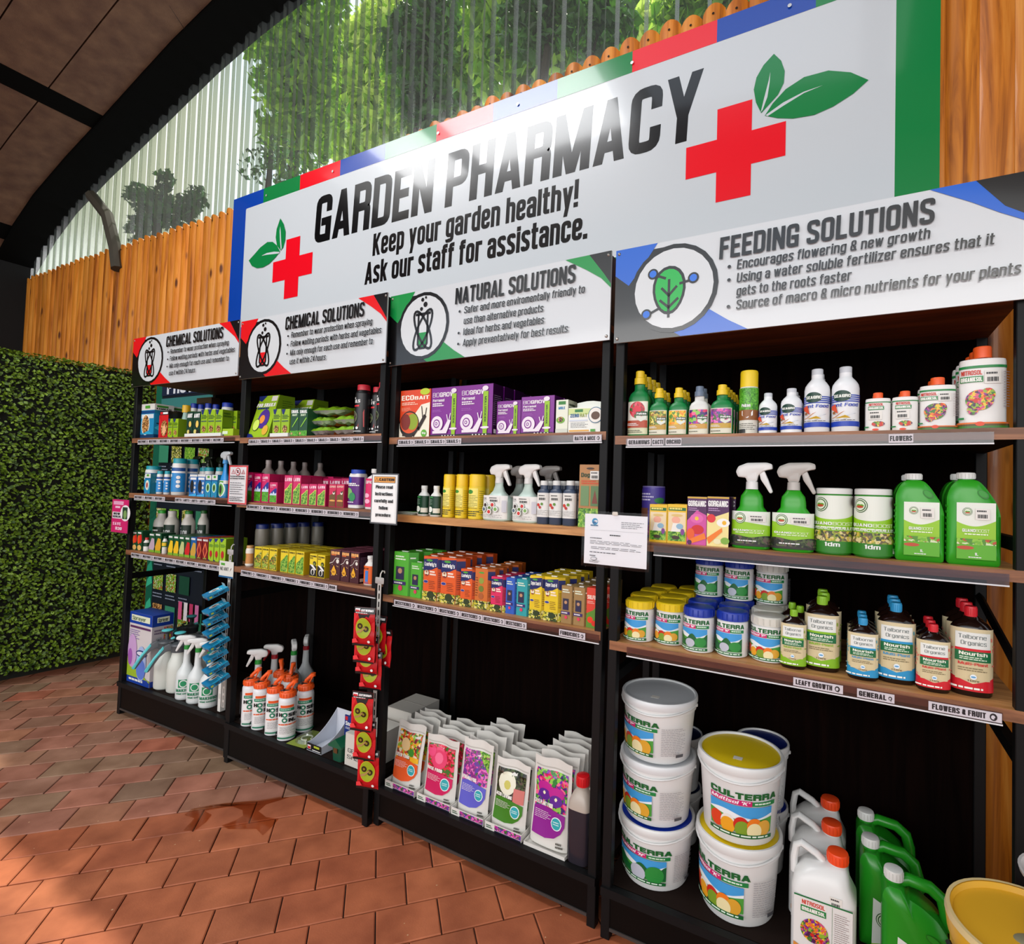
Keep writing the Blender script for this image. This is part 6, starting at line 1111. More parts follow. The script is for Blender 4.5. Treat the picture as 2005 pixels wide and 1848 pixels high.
put_f(895, 923, 1114, 'short orange insect-spray carton, portrait side', OR, '#c84c14', lud(OR, 1, "Ludwig's"), ludside(OR), nb=3, d=.05)
def f_lback(cv): cv.r(0, .2, 1, 1, '#c86a28'); cv.e(.5, .9, .22, '#4aa03a', .06); cv.e(.5, .7, .2, '#8a9a3a'); cv.e(.5, .5, .2, '#6a7a2a'); cv.e(.5, .32, .2, '#a85a2a'); cv.r(0, 0, 1, .2, PR['insects']); cv.ln(.05, .3, .25, .8, 8, '#5a2408', .3)
put_f(923, 954, 1113, 'short orange carton turned to show pictures', '#c86a28', '#b85a1c', f_lback, ludside(OR), nb=4, d=.05)
put_f(953, 981, 1129, 'pink red-spider-spray carton', '#d8285c', '#c01c4c', lud('#d8285c', 1, "Ludwig's"), ludside(OR), nb=2, d=.05)
put_f(983, 1004, 1131, 'narrow blue carton', '#2a5ab8', '#1c4a9a', marg('b'), mside('#16306a'), nb=3, d=.045); put_f(1004, 1030, 1134, 'narrow teal carton', '#2a9aa0', '#1c8088', marg('t'), mside('#0f5058'), nb=3, d=.045)
YE = '#e0c01c'
put_f(1038.5, 1068, 1128, 'yellow fungicide carton', YE, '#d0b018', lud(YE, 1, 'Copper Count-N'), ludside(YE), nb=3, d=.055); put_f(1069, 1103, 1131, 'yellow fungicide carton', YE, '#d0b018', lud(YE, 1, 'Copper Count-N'), ludside(YE), nb=3, d=.055)
KH = '#9a7a4a'
put_f(1103, 1129, 1148, 'khaki brown carton with portrait', KH, '#86683c', marg('k'), mside('#5a4628'), nb=4, d=.05); put_f(1130, 1157, 1152, 'khaki brown carton with portrait', KH, '#86683c', marg('k'), mside('#5a4628'), nb=4, d=.05)
put_box(2, 'r3', 1157, 1180, 1153, 'red SULFUR carton with rose picture', '#d8402c', f_sulf, .05, nb=1)
# ---- second bay, top shelf
def wedge(w, h, d):
    mb = MB(); m = P('#93b81c'); sm = P('#6a8a14'); k = .06
    f = [(-w/2, 0, 0), (w/2, 0, 0), (w/2, k, h), (-w/2+.01, k, h)]; b = [(-w/2, d, 0), (w/2, d, 0), (w/2, d-.01, h), (-w/2+.01, d-.01, h)]
    mb.face(f, m); mb.face([b[1], b[0], b[3], b[2]], sm); mb.face([f[1], b[1], b[2], f[2]], sm); mb.face([f[0], f[3], b[3], b[0]], sm); mb.face([f[3], f[2], b[2], b[3]], m); mb.face([f[0], b[0], b[1], f[1]], sm)
    L_ = math.hypot(h, k); cv = Cv(mb, flat(f[0], (1, 0, 0), (0, k/L_, h/L_)), w, L_, lay=.0006); f_forsn(cv); cv = Cv(mb, flat((w/2, k+.01, 0), (0, 1, 0), (0, 0, 1)), d-k-.02, h); cv.ln(.1, .2, .9, .9, 14, '#3a5a10', .3); return mb.data('carton')
s, w_, h_ = box(1, 'r1', 487, 524, 772, .03); me = wedge(w_*1.05, h_, .16)
for i in (0, 1): reg('carton', 1, 'r1', s, .02+i*.17, me, 'large lime snail-bait carton, leaning front', 'box', bk=i)
TR = lambda w, d: (lambda mb: (mb.box(-w/2, 0, 0, w/2, d, .003, P('#e0dfda')), mb.box(-w/2, 0, .003, w/2, .002, .022, P('#e0dfda')), mb.box(-w/2, d-.002, .003, w/2, d, .022, P('#e0dfda')), mb.box(-w/2, 0, .003, -w/2+.002, d, .022, P('#e0dfda')), mb.box(w/2-.002, 0, .003, w/2, d, .022, P('#e0dfda')), mb.data('display_tray'))[-1])(MB())
s, w_, h_ = box(1, 'r1', 531, 567, 850, .035); reg('display_tray', 1, 'r1', s, .028, TR(w_, .12), 'small white tray under lime cartons', 'tray')
for a, b in ((533.5, 549), (550, 566)): put_box(1, 'r1', a, b, 801, 'slim lime carton with snail photo', '#93b81c', f_lime, .10, dep=.035, z0=top(1, 'r1')+.0036)
for a, b in ((568.5, 584.5), (585, 601.5)): put_box(1, 'r1', a, b, 800, 'dark green SNAIL carton', '#16482a', f_snailg, .06, dep=.035, nb=3)
jb = lambda rx, ry, h: bottle(rx, ry, h, 2, JAR, '#e0dfda', rx*.93, h*.13, '#1636a8', f_jarg, (.1, .9), .6)
for i, (a, b, t, dp) in enumerate(((539, 556, 787, .21), (557, 582, 785.5, .21), (581, 599, 789, .30))): put(1, 'r1', a, b, t, 'lime jar with blue lid', jb, dep=dp, name='jar', cat='jar')
for a, b, t in ((694, 726.5, 754.5), (727, 740, 755), (739, 753, 749)):
    dp = .03 if a == 694 or a == 739 else .12; put(1, 'r1', a, b if a != 739 else 766, t, 'black bottle with red cap' if a == 694 else 'black bottle with red cap near post', lambda rx, ry, h: bottle(rx, ry, h, 2, [(.02, 1), (.90, 1), (.95, .95), (1, .75)], '#101012', rx*.82, h*.11, '#cc2a3a', f_black('SNAILS'), (.05, .92), .55), dep=dp) if a != 727 else reg('bottle', 1, 'r1', s_at(1, 738, .1, 1.8), .10, bottle(.028, .028, .235, 2, [(.02, 1), (.90, 1), (.95, .95), (1, .75)], '#101012', .023, .026, '#cc2a3a', f_black('CUT'), (.05, .92), .55), 'slim black bottle with red cap behind', 'bottle')
def foil(w, d, h, seed, c1='#7aa81e', c2='#b8bcbc'):
    R = random.Random(seed); mb = MB(); N, M_ = 16, 10; g = {}
    for j in range(M_+1):
        for i in range(N+1):
            x, y = -1+2*i/N, -1+2*j/M_; e = max(0, (1-x**4)*(1-y**4))**.6; g[i, j] = (x, y, e, R.uniform(-1, 1))
    for sd in (1, -1):
        vs = [(x*w/2, y*d/2, h/2+.0025+sd*(h/2*e)+.003*n*e+.004*math.sin(x*9+seed)*e) for j in range(M_+1) for i in range(N+1) for x, y, e, n in (g[i, j],)]
        fs = [(j*(N+1)+i, j*(N+1)+i+1, (j+1)*(N+1)+i+1, (j+1)*(N+1)+i) for j in range(M_) for i in range(N)]
        for j in range(M_):
            for i in range(N):
                f = (j*(N+1)+i, j*(N+1)+i+1, (j+1)*(N+1)+i+1, (j+1)*(N+1)+i); q = -1+2*(j+.5)/M_
                mb.mesh([vs[k] for k in f], [(0, 1, 2, 3)] if sd > 0 else [(3, 2, 1, 0)], P(c1, .25) if sd > 0 else P(c2, .25, .5) if q < -.35 else P('#c86a28', .3), True)
    return mb.data('foil_pouch')
zt = top(1, 'r1')+.001
for i, (xa, xb, dp, zz, lb) in enumerate(((602, 645, .05, 0, 'green foil pouch lying at bottom left of the pouch pile'), (646, 696, .05, 0, 'green foil pouch at the bottom right of the pouch pile'), (602, 646, .06, .052, 'green foil pouch, middle left in the pile'), (648, 697, .055, .052, 'green foil pouch, upper right in the pile beside black bottle'), (608, 672, .07, .105, 'green and silver foil pouch topmost of the pile'))):
    a, b = s_at(1, xa, dp, zt+zz), s_at(1, xb, dp, zt+zz); reg('foil_pouch', 1, 'r1', (a+b)/2, dp+.075, foil((b-a)*.96, .15, .041, i+3), 'x', 'pouch', z=zt+zz+.006, full=lb, rz=.05*(i-2))
# second bay, second shelf
RS = dict(side='#b01850', topc='#c01c58')
put_box(1, 'r2', 484, 494, 925, 'magenta lawn carton by left post', '#c8145a', f_lawn, .06, **RS)
for a, b in ((497, 511), (512, 526.5)): put_box(1, 'r2', a, b, 928, 'tall magenta lawn carton', '#cc1860', f_lawn, .06, nb=4, **RS)
put_box(1, 'r2', 527.5, 542.5, 944.5, 'short magenta lawn carton', '#cc1860', f_lawn, .06, nb=2, **RS)
for a, b in ((556, 572), (572.8, 588)): put_box(1, 'r2', a, b, 931, 'tall magenta weed carton', '#cc1860', f_weed, .06, nb=4, **RS)
for a, b in ((589, 603.5), (604.5, 620), (621, 637.5)): put_box(1, 'r2', a, b, 948, 'short magenta weed carton', '#cc1860', f_weed, .05, nb=1, **RS)
for a, b in ((644, 658), (658.5, 673.5)): put_box(1, 'r2', a, b, 948.6, 'magenta carton with tree stump picture', '#c8184e', f_exp, .05, nb=1, **RS)
for i, (a, b) in enumerate(((612, 634), (637, 660), (662, 684))): put_box(1, 'r2', a, b, 937, 'tall magenta carton seen over short ones', '#c01858', f_weed, .05, dep=.16, **RS)
put(1, 'r2', 685, 716, 919.6, 'purple jar with blue lid', lambda rx, ry, h: bottle(rx, ry, h, 4, [(.01, 1), (.90, 1), (.93, 1), (1, .9)], '#e0dedc', rx*.86, h*.105, '#1540b0', f_purj, (.1, .9), .5), .8, name='jar', cat='jar')
put(1, 'r2', 718, 748, 918, 'pink flat can with white cap', lambda rx, ry, h: bottle(rx, ry, h, 4, [(.01, 1), (.80, 1), (.88, .75), (.94, .42, 2), (1, .4, 2)], '#e2dcdc', rx*.42, h*.10, '#dcdad6', lambda cv: (cv.r(0, 0, 1, 1, '#d81c62'), f_pinkj(cv)), (.06, .84), .5), .6, name='can', cat='can')
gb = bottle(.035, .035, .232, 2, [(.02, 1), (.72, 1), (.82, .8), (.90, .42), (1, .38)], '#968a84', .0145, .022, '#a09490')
for i, yl in enumerate((.12, .20, .28, .345, .41, .465)): reg('bottle', 1, 'r2', s_at(1, (487.5, 510.7, 533, 551.7, 572, 590.5)[i], yl, 1.6), yl, gb, 'x', 'bottle', full='grey round-shouldered bottle, %s in the file receding behind magenta cartons' % ORD[i])
# third shelf
tj = lambda rx, ry, h: bottle(rx, ry, h, 2, JAR, '#e2ded4', rx*.9, h*.14, '#b88a52', f_tan, (.06, .94), .6)
put(1, 'r3', 481, 498, 1067.5, 'tan and white jar by the post', tj, name='jar', cat='jar')
jw = bottle(.036, .036, .222, 2, JAR, '#7a766c', .033, .026, '#10246a', f_plain('#5a5a50'), (.1, .6), .6)  # body and lid colours dimmed to stand in for shade behind the cartons
for i, yl in enumerate((.13, .215, .30, .385, .465)): reg('jar', 1, 'r3', s_at(1, 490+i*33, yl, 1.2), yl, jw, 'x', 'jar', full='blue-lidded jar, %s in the dim file behind the yellow cartons' % ORD[i])
YS = dict(side='#b89a14', topc='#e0c428')
for (a, b) in ((498, 512.5), (513, 526), (527, 542)): put_box(1, 'r3', a, b, 1071+(a-498)*.1, 'yellow carton with brown-fruit picture', '#e2c81c', f_ode('ODEON', 'oliv'), .06, nb=3, **YS)
for (a, b) in ((549, 564), (564.8, 578), (579, 595)): put_box(1, 'r3', a, b, 1077+(a-549)*.12, 'yellow carton with green-vegetable picture', '#e2c81c', f_ode('ORIUS', 'weed'), .06, nb=3, **YS)
for (a, b) in ((606, 620.5), (621.5, 636)): put_box(1, 'r3', a, b, 1085+(a-606)*.15, 'yellow and black pruning-seal carton', '#e2c81c', f_prun, .06, nb=2, **YS)
for (a, b) in ((645.5, 666), (667, 684), (685, 702.5)): put_box(1, 'r3', a, b, 1077+(a-645)*.12, 'dark maroon carton with yellow drop', '#43121c', f_iron, .07, nb=2, side='#2c0c1e', topc='#8a4a5a', sidef=f_irons)
put(1, 'r3', 713.5, 737, 1088, 'orange-label bottle with white cap', lambda rx, ry, h: bottle(rx, ry, h, 2.6, [(.02, 1), (.70, 1), (.80, .8), (.88, .52, 2), (1, .5, 2)], '#e0dcd6', rx*.52, h*.105, '#dcdad6', f_ora, (.05, .74), .52), .75)
# second bay, bottom shelf
def hose(seed):
    r, h = .041, .236; pt = bottle(r, r, h, 2, [(.01, 1), (.93, 1), (.97, .92), (1, .8)], '#dedee0', r*.93, .026, '#ea5a1c', f_hose, (.04, .9), .62, ribs=True); m = P('#ea5a1c', .35); mb = MB()
    mb.loft([(h, r*.7, r*.7), (h+.006, r*.62, r*.62), (h+.007, .012, .012)], m, 20); mb.tube([(0, 0, h+.006), (.0, -.002, h+.018), (.012, 0, h+.03), (.03, 0, h+.046)], [.010, .009, .009, .011], m, 10)
    mb.tube([(.02, -.008, h+.01), (.03, -.012, h+.03), (.038, -.008, h+.046), (.034, .004, h+.052), (.024, .008, h+.04)], .0035, m, 6); mb.loft([(h+.04, .0125, .0125, 2, .034, 0), (h+.056, .0125, .0125, 2, .034, 0)], m, 14); pt.append(('spout', mb.data('spout'), None))
    mb = MB(); mb.tube([(-.03, -.014, h+.004), (-.008, -.02, h+.010), (.012, -.016, h+.006)], .0028, P('#181614', .4), 6); mb.tube([(-.012, -.02, h+.004), (-.012, -.02, h+.014)], .006, P('#181614', .4), 8); pt.append(('valve_pin', mb.data('valve_pin'), None)); return pt
hp = hose(1); ZB = top(1, 'k')+.0005
for x, yl, rz, lb in ((485, .055, .8, 'front row, leftmost'), (509, .056, .75, 'front row, second from left'), (537, .055, .65, 'front row, third from left'), (568, .053, .6, 'front row, rightmost'), (536, .20, 2.6, 'back row, leftmost'), (567, .20, 2.2, 'back row, middle'), (597, .16, .6, 'back row, rightmost')):
    reg('hose_sprayer', 1, 'k', s_at(1, x, yl, .3), yl, hp, 'x', 'sprayer', rz=rz, full='white hose sprayer bottle with orange cap, '+lb)
def mk(collar, trc, seed=0, lab=True):
    def f_m(cv): cv.r(.2, .5, .72, .98, '#1f8a5a'); cv.e(.46, .74, .2, '#dfe4e2'); cv.e(.46, .74, .15, '#1f8a5a'); cv.t('MAKHRO', .08, .26, .17, '#1f7a54', .17, .5, fit=.84); cv.t('HOME GARDEN', .12, .1, .09, '#1f7a54', .17, .5, fit=.76)
    return trigger(.050, .050, .365, 2, [(.02, 1), (.05, 1), (.46, 1), (.54, .9), (.64, .56), (.72, .38), (.94, .32), (1, .32)], '#d4d9d8', '#e2e2e0', collar, f_m if lab else None, (.08, .42), .34, sc_=1.15, trc=trc, rough=.3, loff=.16)
mg, mr = mk('#1c8a30', '#e2e2e0'), mk('#a81824', '#a81824', lab=False); mgt = mk('#1c8a30', '#1c9a40', lab=False)
for x, yl, pt, rz, lb in ((455, .07, mg, -2.2, 'white spray bottle with green collar, against the left post, second bay'), (476, .175, mr, -2.4, 'white spray bottle with red collar, nearest the hose sprayers at left'), (490, .29, mgt, 2.6, 'white spray bottle with green trigger behind a red-collared one'), (524, .33, mr, 2.4, 'white spray bottle with red collar behind the orange caps')): reg('spray_bottle', 1, 'k', s_at(1, x, yl, .3), yl, pt, 'x', 'spray bottle', rz=rz, full=lb)
# clear blister pack on a green card
mb = MB(); mb.box(-.06, -.08, .001, .06, .08, .003, P('#8a9a3a')); link_ = [('card', mb.data('card'), None)]; mb = MB(); cl = clearmat('blister', '#f4f6f4', .16, .08, .05)
mb.loft([(.003, .05, .06, 3), (.02, .045, .055, 3), (.026, .03, .04, 2.5)], cl, 24); mb.loft([(.026, .018, .018), (.034, .014, .014)], cl, 16); link_.append(('blister', mb.data('blister'), None)); mb = MB(); mb.tube([(.026*math.cos(a), .026*math.sin(a)-.01, .012) for a in [i*PI/8 for i in range(15)]], .004, P('#c8ccb8'), 6); link_.append(('hose_ring', mb.data('hose_ring'), None))
reg('blister_pack', 1, 'k', s_at(1, 598, .1, .22), .10, link_, 'clear blister pack lying on green card', 'package', rz=.1)
# empty counter display with a blue snail sachet
def tray(w, d, hb, hf, inner, band):
    mb = MB(); m = P(inner, .5); t = .002; mb.box(-w/2, 0, 0, w/2, d, t, m); mb.box(-w/2, d-t, t, w/2, d, hb, m); mb.box(-w/2, 0, t, w/2, t, hf, P(band))
    n = 8; pr = [(0, t), (d, t), (d, hb)]+[(d*(1-i/n), hf+(hb-hf)*((1-i/n)**1.9)) for i in range(1, n+1)]
    for x in (-w/2, w/2-t): mb.prism(pr, x, x+t, m, 'x')
    return mb
s0 = s_at(1, 600, .04, .25); s1 = s_at(1, 652, .04, .25); w_ = .105; sx = s_at(1, 614, .03, .22)
mb = tray(w_, .17, .145, .035, '#c9cdd6', '#0e0d0c'); cv = Cv(mb, flat((-w_/2, 0, 0), (1, 0, 0), (0, 0, 1)), w_, .035); cv.r(.06, .25, .28, .8, '#d8d0cc'); cv.r(.08, .3, .26, .6, '#c8141c'); cv.ln(.5, .5, .95, .85, 1, '#b8c838', .8); cv.ln(.4, .15, .95, .35, 1, WHT, .6)
reg('counter_display', 1, 'k', sx+.005, .028, mb.data('counter_display'), 'empty white cardboard counter display with black front', 'display box', z=ZB)
def f_snb(cv): cv.r(0, 0, 1, 1, '#14307a'); cv.r(.05, .84, .25, .96, '#c8141c'); cv.t('Snails', .08, .68, .13, WHT, .22, .62, fit=.8); cv.ln(.1, .56, .85, .64, 2, WHT, .4); cv.e(.45, .26, .36, '#c8c040', .2); cv.e(.5, .26, .2, '#5a6a2a', .12); cv.r(0, 0, 1, .04, WHT)
mb = MB(); mb.box(-.042, 0, 0, .042, .004, .15, P('#14307a')); f_snb(Cv(mb, FRONT(.084, .15), .084, .15)); reg('sachet', 1, 'k', s_at(1, 688, .15, .4), .15, mb.data('sachet'), 'blue snail sachet standing behind counter display', 'sachet', z=ZB)
mb = MB(); m = P('#0e4a34', .45); mb.loft([(0, .030, .028, 5), (.068, .034, .032, 5)], m, 24); mb.prism([(-.044, .066), (.044, .066), (.044, .074), (.0, .105), (-.044, .074)], -.04, .04, P('#12573c', .4), 'y'); mb.prism([(-.012, .04), (.012, .04), (.012, .066), (-.012, .066)], -.036, -.034, P('#5a3a1c'), 'y')
reg('bait_station', 1, 'k', s_at(1, 667, .05, .25), .055, mb.data('bait_station'), 'small dark green house-shaped bait station', 'bait station', z=ZB)
def wbox(w, d, h, t1=None):
    mb = MB(); mb.box(-w/2, 0, 0, w/2, d, h, P('#cfcac0', .6)); mb.box(-w/2, d*.49, h, w/2, d*.51, h+.0008, P('#a8a298')); mb.box(-w/2-.0005, 0, h*.985, w/2+.0005, d, h*.99, P('#a8a298'))
    if t1: cv = Cv(mb, FRONT(w, h), w, h); cv.t(t1[0], .12, .42, .12, '#33333a', .11, .62, .1, fit=.6); cv.t(t1[1], .1, .22, .12, '#33333a', .11, .62, .1, fit=.75)
    return mb.data('cardboard_box')
sb = s_at(1, 685.5, .03, .3); reg('cardboard_box', 1, 'k', sb+.078, .03, wbox(.155, .20, .145, ('GERM', 'Snails')), 'white cardboard box standing behind the red sachet strips', 'box', z=ZB); reg('cardboard_box', 1, 'k', sb+.07, .26, wbox(.16, .2, .19), 'taller white cardboard box at back right corner', 'box', z=ZB)
# ---- third bay bottom: plant food pouches in display trays
ZP = top(2, 'k')+.0005; cols = [(753, 811, 766, 836, 1424, '#e0561c', 'veg', 'SEED FOOD', 5, 'orange vegetable'), (815, 881, 820, 882, 1442, '#c81858', 'red', 'ROSE FOOD', 5, 'crimson rose'), (882, 946, 887, 951, 1455, '#5a5ac0', 'hydr', 'HYDRANGEA FOOD', 6, 'lilac hydrangea'), (948, 1021, 950, 1034, 1492, '#3a7a18', 'dark', 'ACID LOVING', 5, 'green acid-lover'), (1024, 1106, 1040, 1122, 1491, '#8a1a8a', 'flo', '3:1:5 PLANT FOOD', 6, 'purple pansy')]
PC = {}
for i, (ta, tb_, a, b, yt, c, pic, t1, nb, nm) in enumerate(cols):
    s0, s1 = s_at(2, ta, .012, .2), s_at(2, tb_, .012, .2); w_ = s1-s0; mb = tray(w_-.002, .30, .12, .028 if i < 4 else .012, '#d8d5ce', '#dcd9d2')
    if i < 4: cv = Cv(mb, flat((-w_/2, 0, 0), (1, 0, 0), (0, 0, 1)), w_, .028); cv.r(.28, .25, .98, .9, PR['hydr']); cv.r(.28, .02, .98, .2, '#1a1430'); cv.ln(.05, .2, .22, .7, 2, '#2a5a3a', .5)
    reg('display_tray', 2, 'k', (s0+s1)/2, .014, mb.data('display_tray'), 'x', 'tray', z=ZP, full='white cardboard display tray holding the %s food pouches' % nm)
    sa, sb_ = s_at(2, a, .03, .3), s_at(2, b, .03, .3); w2 = w_-.014; h = z_at(2, (sa+sb_)/2, .07, yt)-ZP; R = random.Random(i)
    for j in range(nb):
        fc = pouch_face(c, pic, t1) if j < 2 else None; pt = pouch(w2, h*(1+.012*R.uniform(-1, 1)), fc, seed=i*7+j, d=.036); q = ['front one', 'second', 'third', 'fourth', 'fifth', 'sixth'][j]
        reg('food_pouch', 2, 'k', (s0+s1)/2, .05+j*.044, pt, 'x', 'pouch', z=ZP+.0065, rz=R.uniform(-.015, .015), rx=-.10, full=('%s food pouch, front one of its tray' % nm) if j == 0 else '%s food pouch, %s from the front in its tray' % (nm, q))
def canister():
    w, d, h = .088, .088, .285; mb = MB(); dk_ = P('#2c2830', .2); mb.loft([(0, w*.46, d*.46, 4), (.01, w*.5, d*.5, 4), (h*.66, w*.5, d*.5, 4)], dk_, 32); mb.loft([(h*.66, w*.5, d*.5, 4), (h*.74, w*.48, d*.48, 3.6), (h*.84, w*.34, d*.36, 3), (h*.90, w*.2, d*.2, 2), (h*.93, w*.2, d*.2, 2)], P('#b0a498', .3), 32); pts = [('body', mb.data('body'), None), ('cap', cap(.0245, h*.92, .036, P('#cc141c', .35), N=26), None)]
    mb = MB(); mb.tube([(.02, .015, h*.86), (.04, .03, h*.95), (.046, .035, h*.80)], .009, P('#a89c8c', .35), 8); pts.append(('handle', mb.data('handle'), None)); return pts
reg('canister', 2, 'k', s_at(2, 1146, .07, .25)+.002, .06, canister(), 'canister of dark liquid with red cap', 'canister', z=ZP)
# ---- leftmost bay, top shelf
put_box(0, 'r1', 261, 286.5, 792, 'teal ant-bait carton with white top', '#1b86b4', f_bait, .11, side='#16708f', topc='#d4d1ca', sidef=f_baits, nb=1)
put_box(0, 'r1', 311, 328.5, 805, 'black and red roach carton', '#c8141e', f_roach, .14, side='#0c0a0c', topc='#1a1618')
for a, b in ((329, 338), (338.6, 348.6)): put_box(0, 'r1', a, b, 820, 'small lime bait carton', '#93b81c', f_lime, .05, side='#6a8a14')
put(0, 'r1', 350, 369, 793, 'lime spray bottle with yellow cap', lambda rx, ry, h: bottle(rx, ry, h, 2, [(.02, 1), (.7, 1), (.85, .8), (1, .7)], '#9ab8b0', rx*.95, h*.22, '#e8b81c', f_jarg, (.05, .6), .6), dep=.07)
s, w_, h_ = box(0, 'r1', 363, 434.5, 850, .03); reg('display_tray', 0, 'r1', s, .026, TR(w_, .14), 'white cardboard tray under ant cartons', 'tray')
for a, b in ((365, 376.8), (377.6, 391.5)): put_box(0, 'r1', a, b, 806, 'dark green ANT carton', '#123a28', f_ant, .06, dep=.032, z0=top(0, 'r1')+.0036, side='#0c2a1c', nb=1)
for a, b in ((392.4, 405.5), (406.3, 420.3), (421, 434.8)): put_box(0, 'r1', a, b, 802, 'lime green insecticide carton', '#93b81c', f_lime, .06, dep=.032, z0=top(0, 'r1')+.0036, side='#6a8a14', sidef=f_plain('#3a5a10'), nb=1)
for i, (a, b) in enumerate(((370, 386), (384, 399), (398, 414), (413, 429))): put(0, 'r1', a, b, 790+(i % 2)*2, 'lime jar with blue lid behind', jb, dep=.19, name='jar', cat='jar')
put(0, 'r1', 431, 456, 789, 'big lime jar with blue lid', jb, dep=.11, name='jar', cat='jar')
put_box(0, 'r1', 436, 457, 839.5, 'flat lime gel carton lying down', '#a0c020', lambda cv: (cv.r(0, .3, .5, .7, '#d8e8c8'), cv.e(.08, .15, .06, '#14246a')), .05)
put_box(0, 'r1', 352, 380, 781, 'brown carton at the back', '#5a4634', f_plain('#2a2018'), .06, dep=.38, side='#3a2c20')
# second shelf
jt = lambda rx, ry, h: bottle(rx, ry, h, 2, JAR, '#dcdcd8', rx*.9, h*.14, '#1a9aa8', f_blue, (.1, .86), .6)
put(0, 'r2', 268, 302, 912, 'white jar with teal lid, leftmost', jt, dep=.05, name='jar', cat='jar'); put(0, 'r2', 304, 328, 914, 'white jar with teal lid behind blue pair', jt, dep=.22, name='jar', cat='jar')
put_box(0, 'r2', 285, 296, 927, 'small blue carton with red insect', '#1c86b0', f_bluer, .06, side='#1a6a7a', dep=.025)
for a, b in ((304, 319), (320, 335)): put(0, 'r2', a, b, 922, 'blue jar with cyan lid', jt, dep=.05, name='jar', cat='jar')
put(0, 'r2', 335, 366, 897.5, 'largest blue jar with domed cyan lid', jt, dep=.03, name='jar', cat='jar', nb=1)
for a, b in ((371, 385.5), (386.3, 401.5)): put_box(0, 'r2', a, b, 929, 'blue carton with dark beetle picture', '#2a6ab0', f_bluem, .09, side='#1a5a90')
for a, b, nb in ((376, 398, 0), (399, 420, 0), (420, 440, 0)): put(0, 'r2', a, b, 915, 'white jar with turquoise lid', jt, dep=.14, name='jar', cat='jar')
for a, b in ((402, 413), (414, 425.3)): put_box(0, 'r2', a, b, 930, 'slim blue carton with green insect', '#1c86b0', f_blueb, .06, side='#157a98')
put(0, 'r2', 430, 449, 884, 'blue trigger spray bottle wrapped in plastic', lambda rx, ry, h: trigger(rx, ry, h, 2.5, [(.02, 1), (.45, 1), (.6, .8), (.72, .5), (1, .36)], '#2a8ad0', '#c4ccd0', '#3a94d4', f_blueb, (.05, .5), .5), .6, name='spray_bottle', cat='spray bottle')
for i, (x, yl) in enumerate(((384, .36), (408, .36), (428, .40))): reg('spray_bottle', 0, 'r2', s_at(0, x, yl, 1.5), yl, trigger(.04, .03, .26, 3, TRP, '#1c6a18', '#20281c', '#20281c'), 'dark green spray bottle at the back', 'spray bottle')
# third shelf
for a, b in ((257, 266), (266.8, 276.5)): put_box(0, 'r3', a, b, 1039, 'dark green pepper-picture carton', '#14482a', f_pepp, .05, side='#0f3a20', dep=.02)
put(0, 'r3', 278, 311, 997, 'white bottle with bright green cap', lambda rx, ry, h: bottle(rx, ry, h, 2, [(.02, 1), (.70, 1), (.80, .9), (.90, .55), (1, .52)], '#d8d4cc', rx*.52, h*.085, '#3ab83a', f_eco2, (.1, .62), .42), dep=.13)
put(0, 'r3', 277.5, 291, 1052, 'small bottle with red cap', lambda rx, ry, h: bottle(rx, ry, h, 2, [(.02, 1), (.8, 1), (.9, .7), (1, .55)], '#d8d4cc', rx*.6, h*.16, '#b81c1c', lambda cv: cv.r(0, .5, 1, 1, '#143a24'), (.1, .75), .6), dep=.02)
for a, b, c in ((292, 303, '#b8a0b0'), (303.8, 315.5, '#d8a020')): put_box(0, 'r3', a, b, 1044, 'green carton with pale leaf picture' if c[1] == 'b' else 'green carton with yellow leaf picture', '#14482a', f_pest(c), .08, side='#0f3a20')
eo = lambda cc: (lambda rx, ry, h: bottle(rx, ry, h, 2, [(.02, 1), (.72, 1), (.82, .88), (.90, .60), (.93, .54), (1, .54)], '#d2cdc2', rx*.56, h*.08, cc, f_eco, (.1, .70), .46))
put(0, 'r3', 319, 351, 1000, 'white oil bottle with white cap', eo('#d8d4cc'), dep=.13); put(0, 'r3', 353, 382, 1000, 'white oil bottle with green cap', eo('#2a8a2a'), dep=.17); put(0, 'r3', 385, 409, 999, 'white oil bottle with green cap', eo('#1f6a20'), dep=.23)
put(0, 'r3', 317, 329, 1050, 'white bottle with yellow-green label', lambda rx, ry, h: bottle(rx, ry, h, 2, [(.02, 1), (.8, 1), (.9, .7), (1, .55)], '#dcd8d0', rx*.6, h*.12, '#143a24', lambda cv: (cv.r(0, .5, 1, 1, '#1c6a2a'), cv.r(.1, .6, .9, .9, '#e0b81c')), (.1, .8), .6), dep=.02)
for a, b, c, n in ((329.3, 339, '#e8c020', 'yellow squash'), (339.8, 350, '#e8b81c', 'yellow flower'), (350.8, 361, '#b8c080', 'pale pear'), (361.8, 372, '#c81c20', 'red tomato')): put_box(0, 'r3', a, b, 1048+(a-329)*.1, 'green pest carton, %s picture' % n, '#14502c', f_pest(c), .06, side='#0f3a20', nb=2, dep=.025)
put_box(0, 'r3', 373, 384, 1052, 'blue-topped pest carton with fruit picture', '#1c5a9a', f_pest('#c89a3a'), .06, nb=2, dep=.025)
for a, b in ((384.8, 395), (396, 407)): put_box(0, 'r3', a, b, 1053+(a-385)*.1, 'dark red rose-care carton', '#7a1018', f_rose, .06, nb=2, dep=.025, topc='#c84a3a')
for a, b in ((408, 418), (419, 429.3), (430, 441.5)): put_box(0, 'r3', a, b, 1055, 'lime carton with red tulip picture', '#9ac022', f_tulip, .06, nb=1, dep=.025, side='#6a8a14')
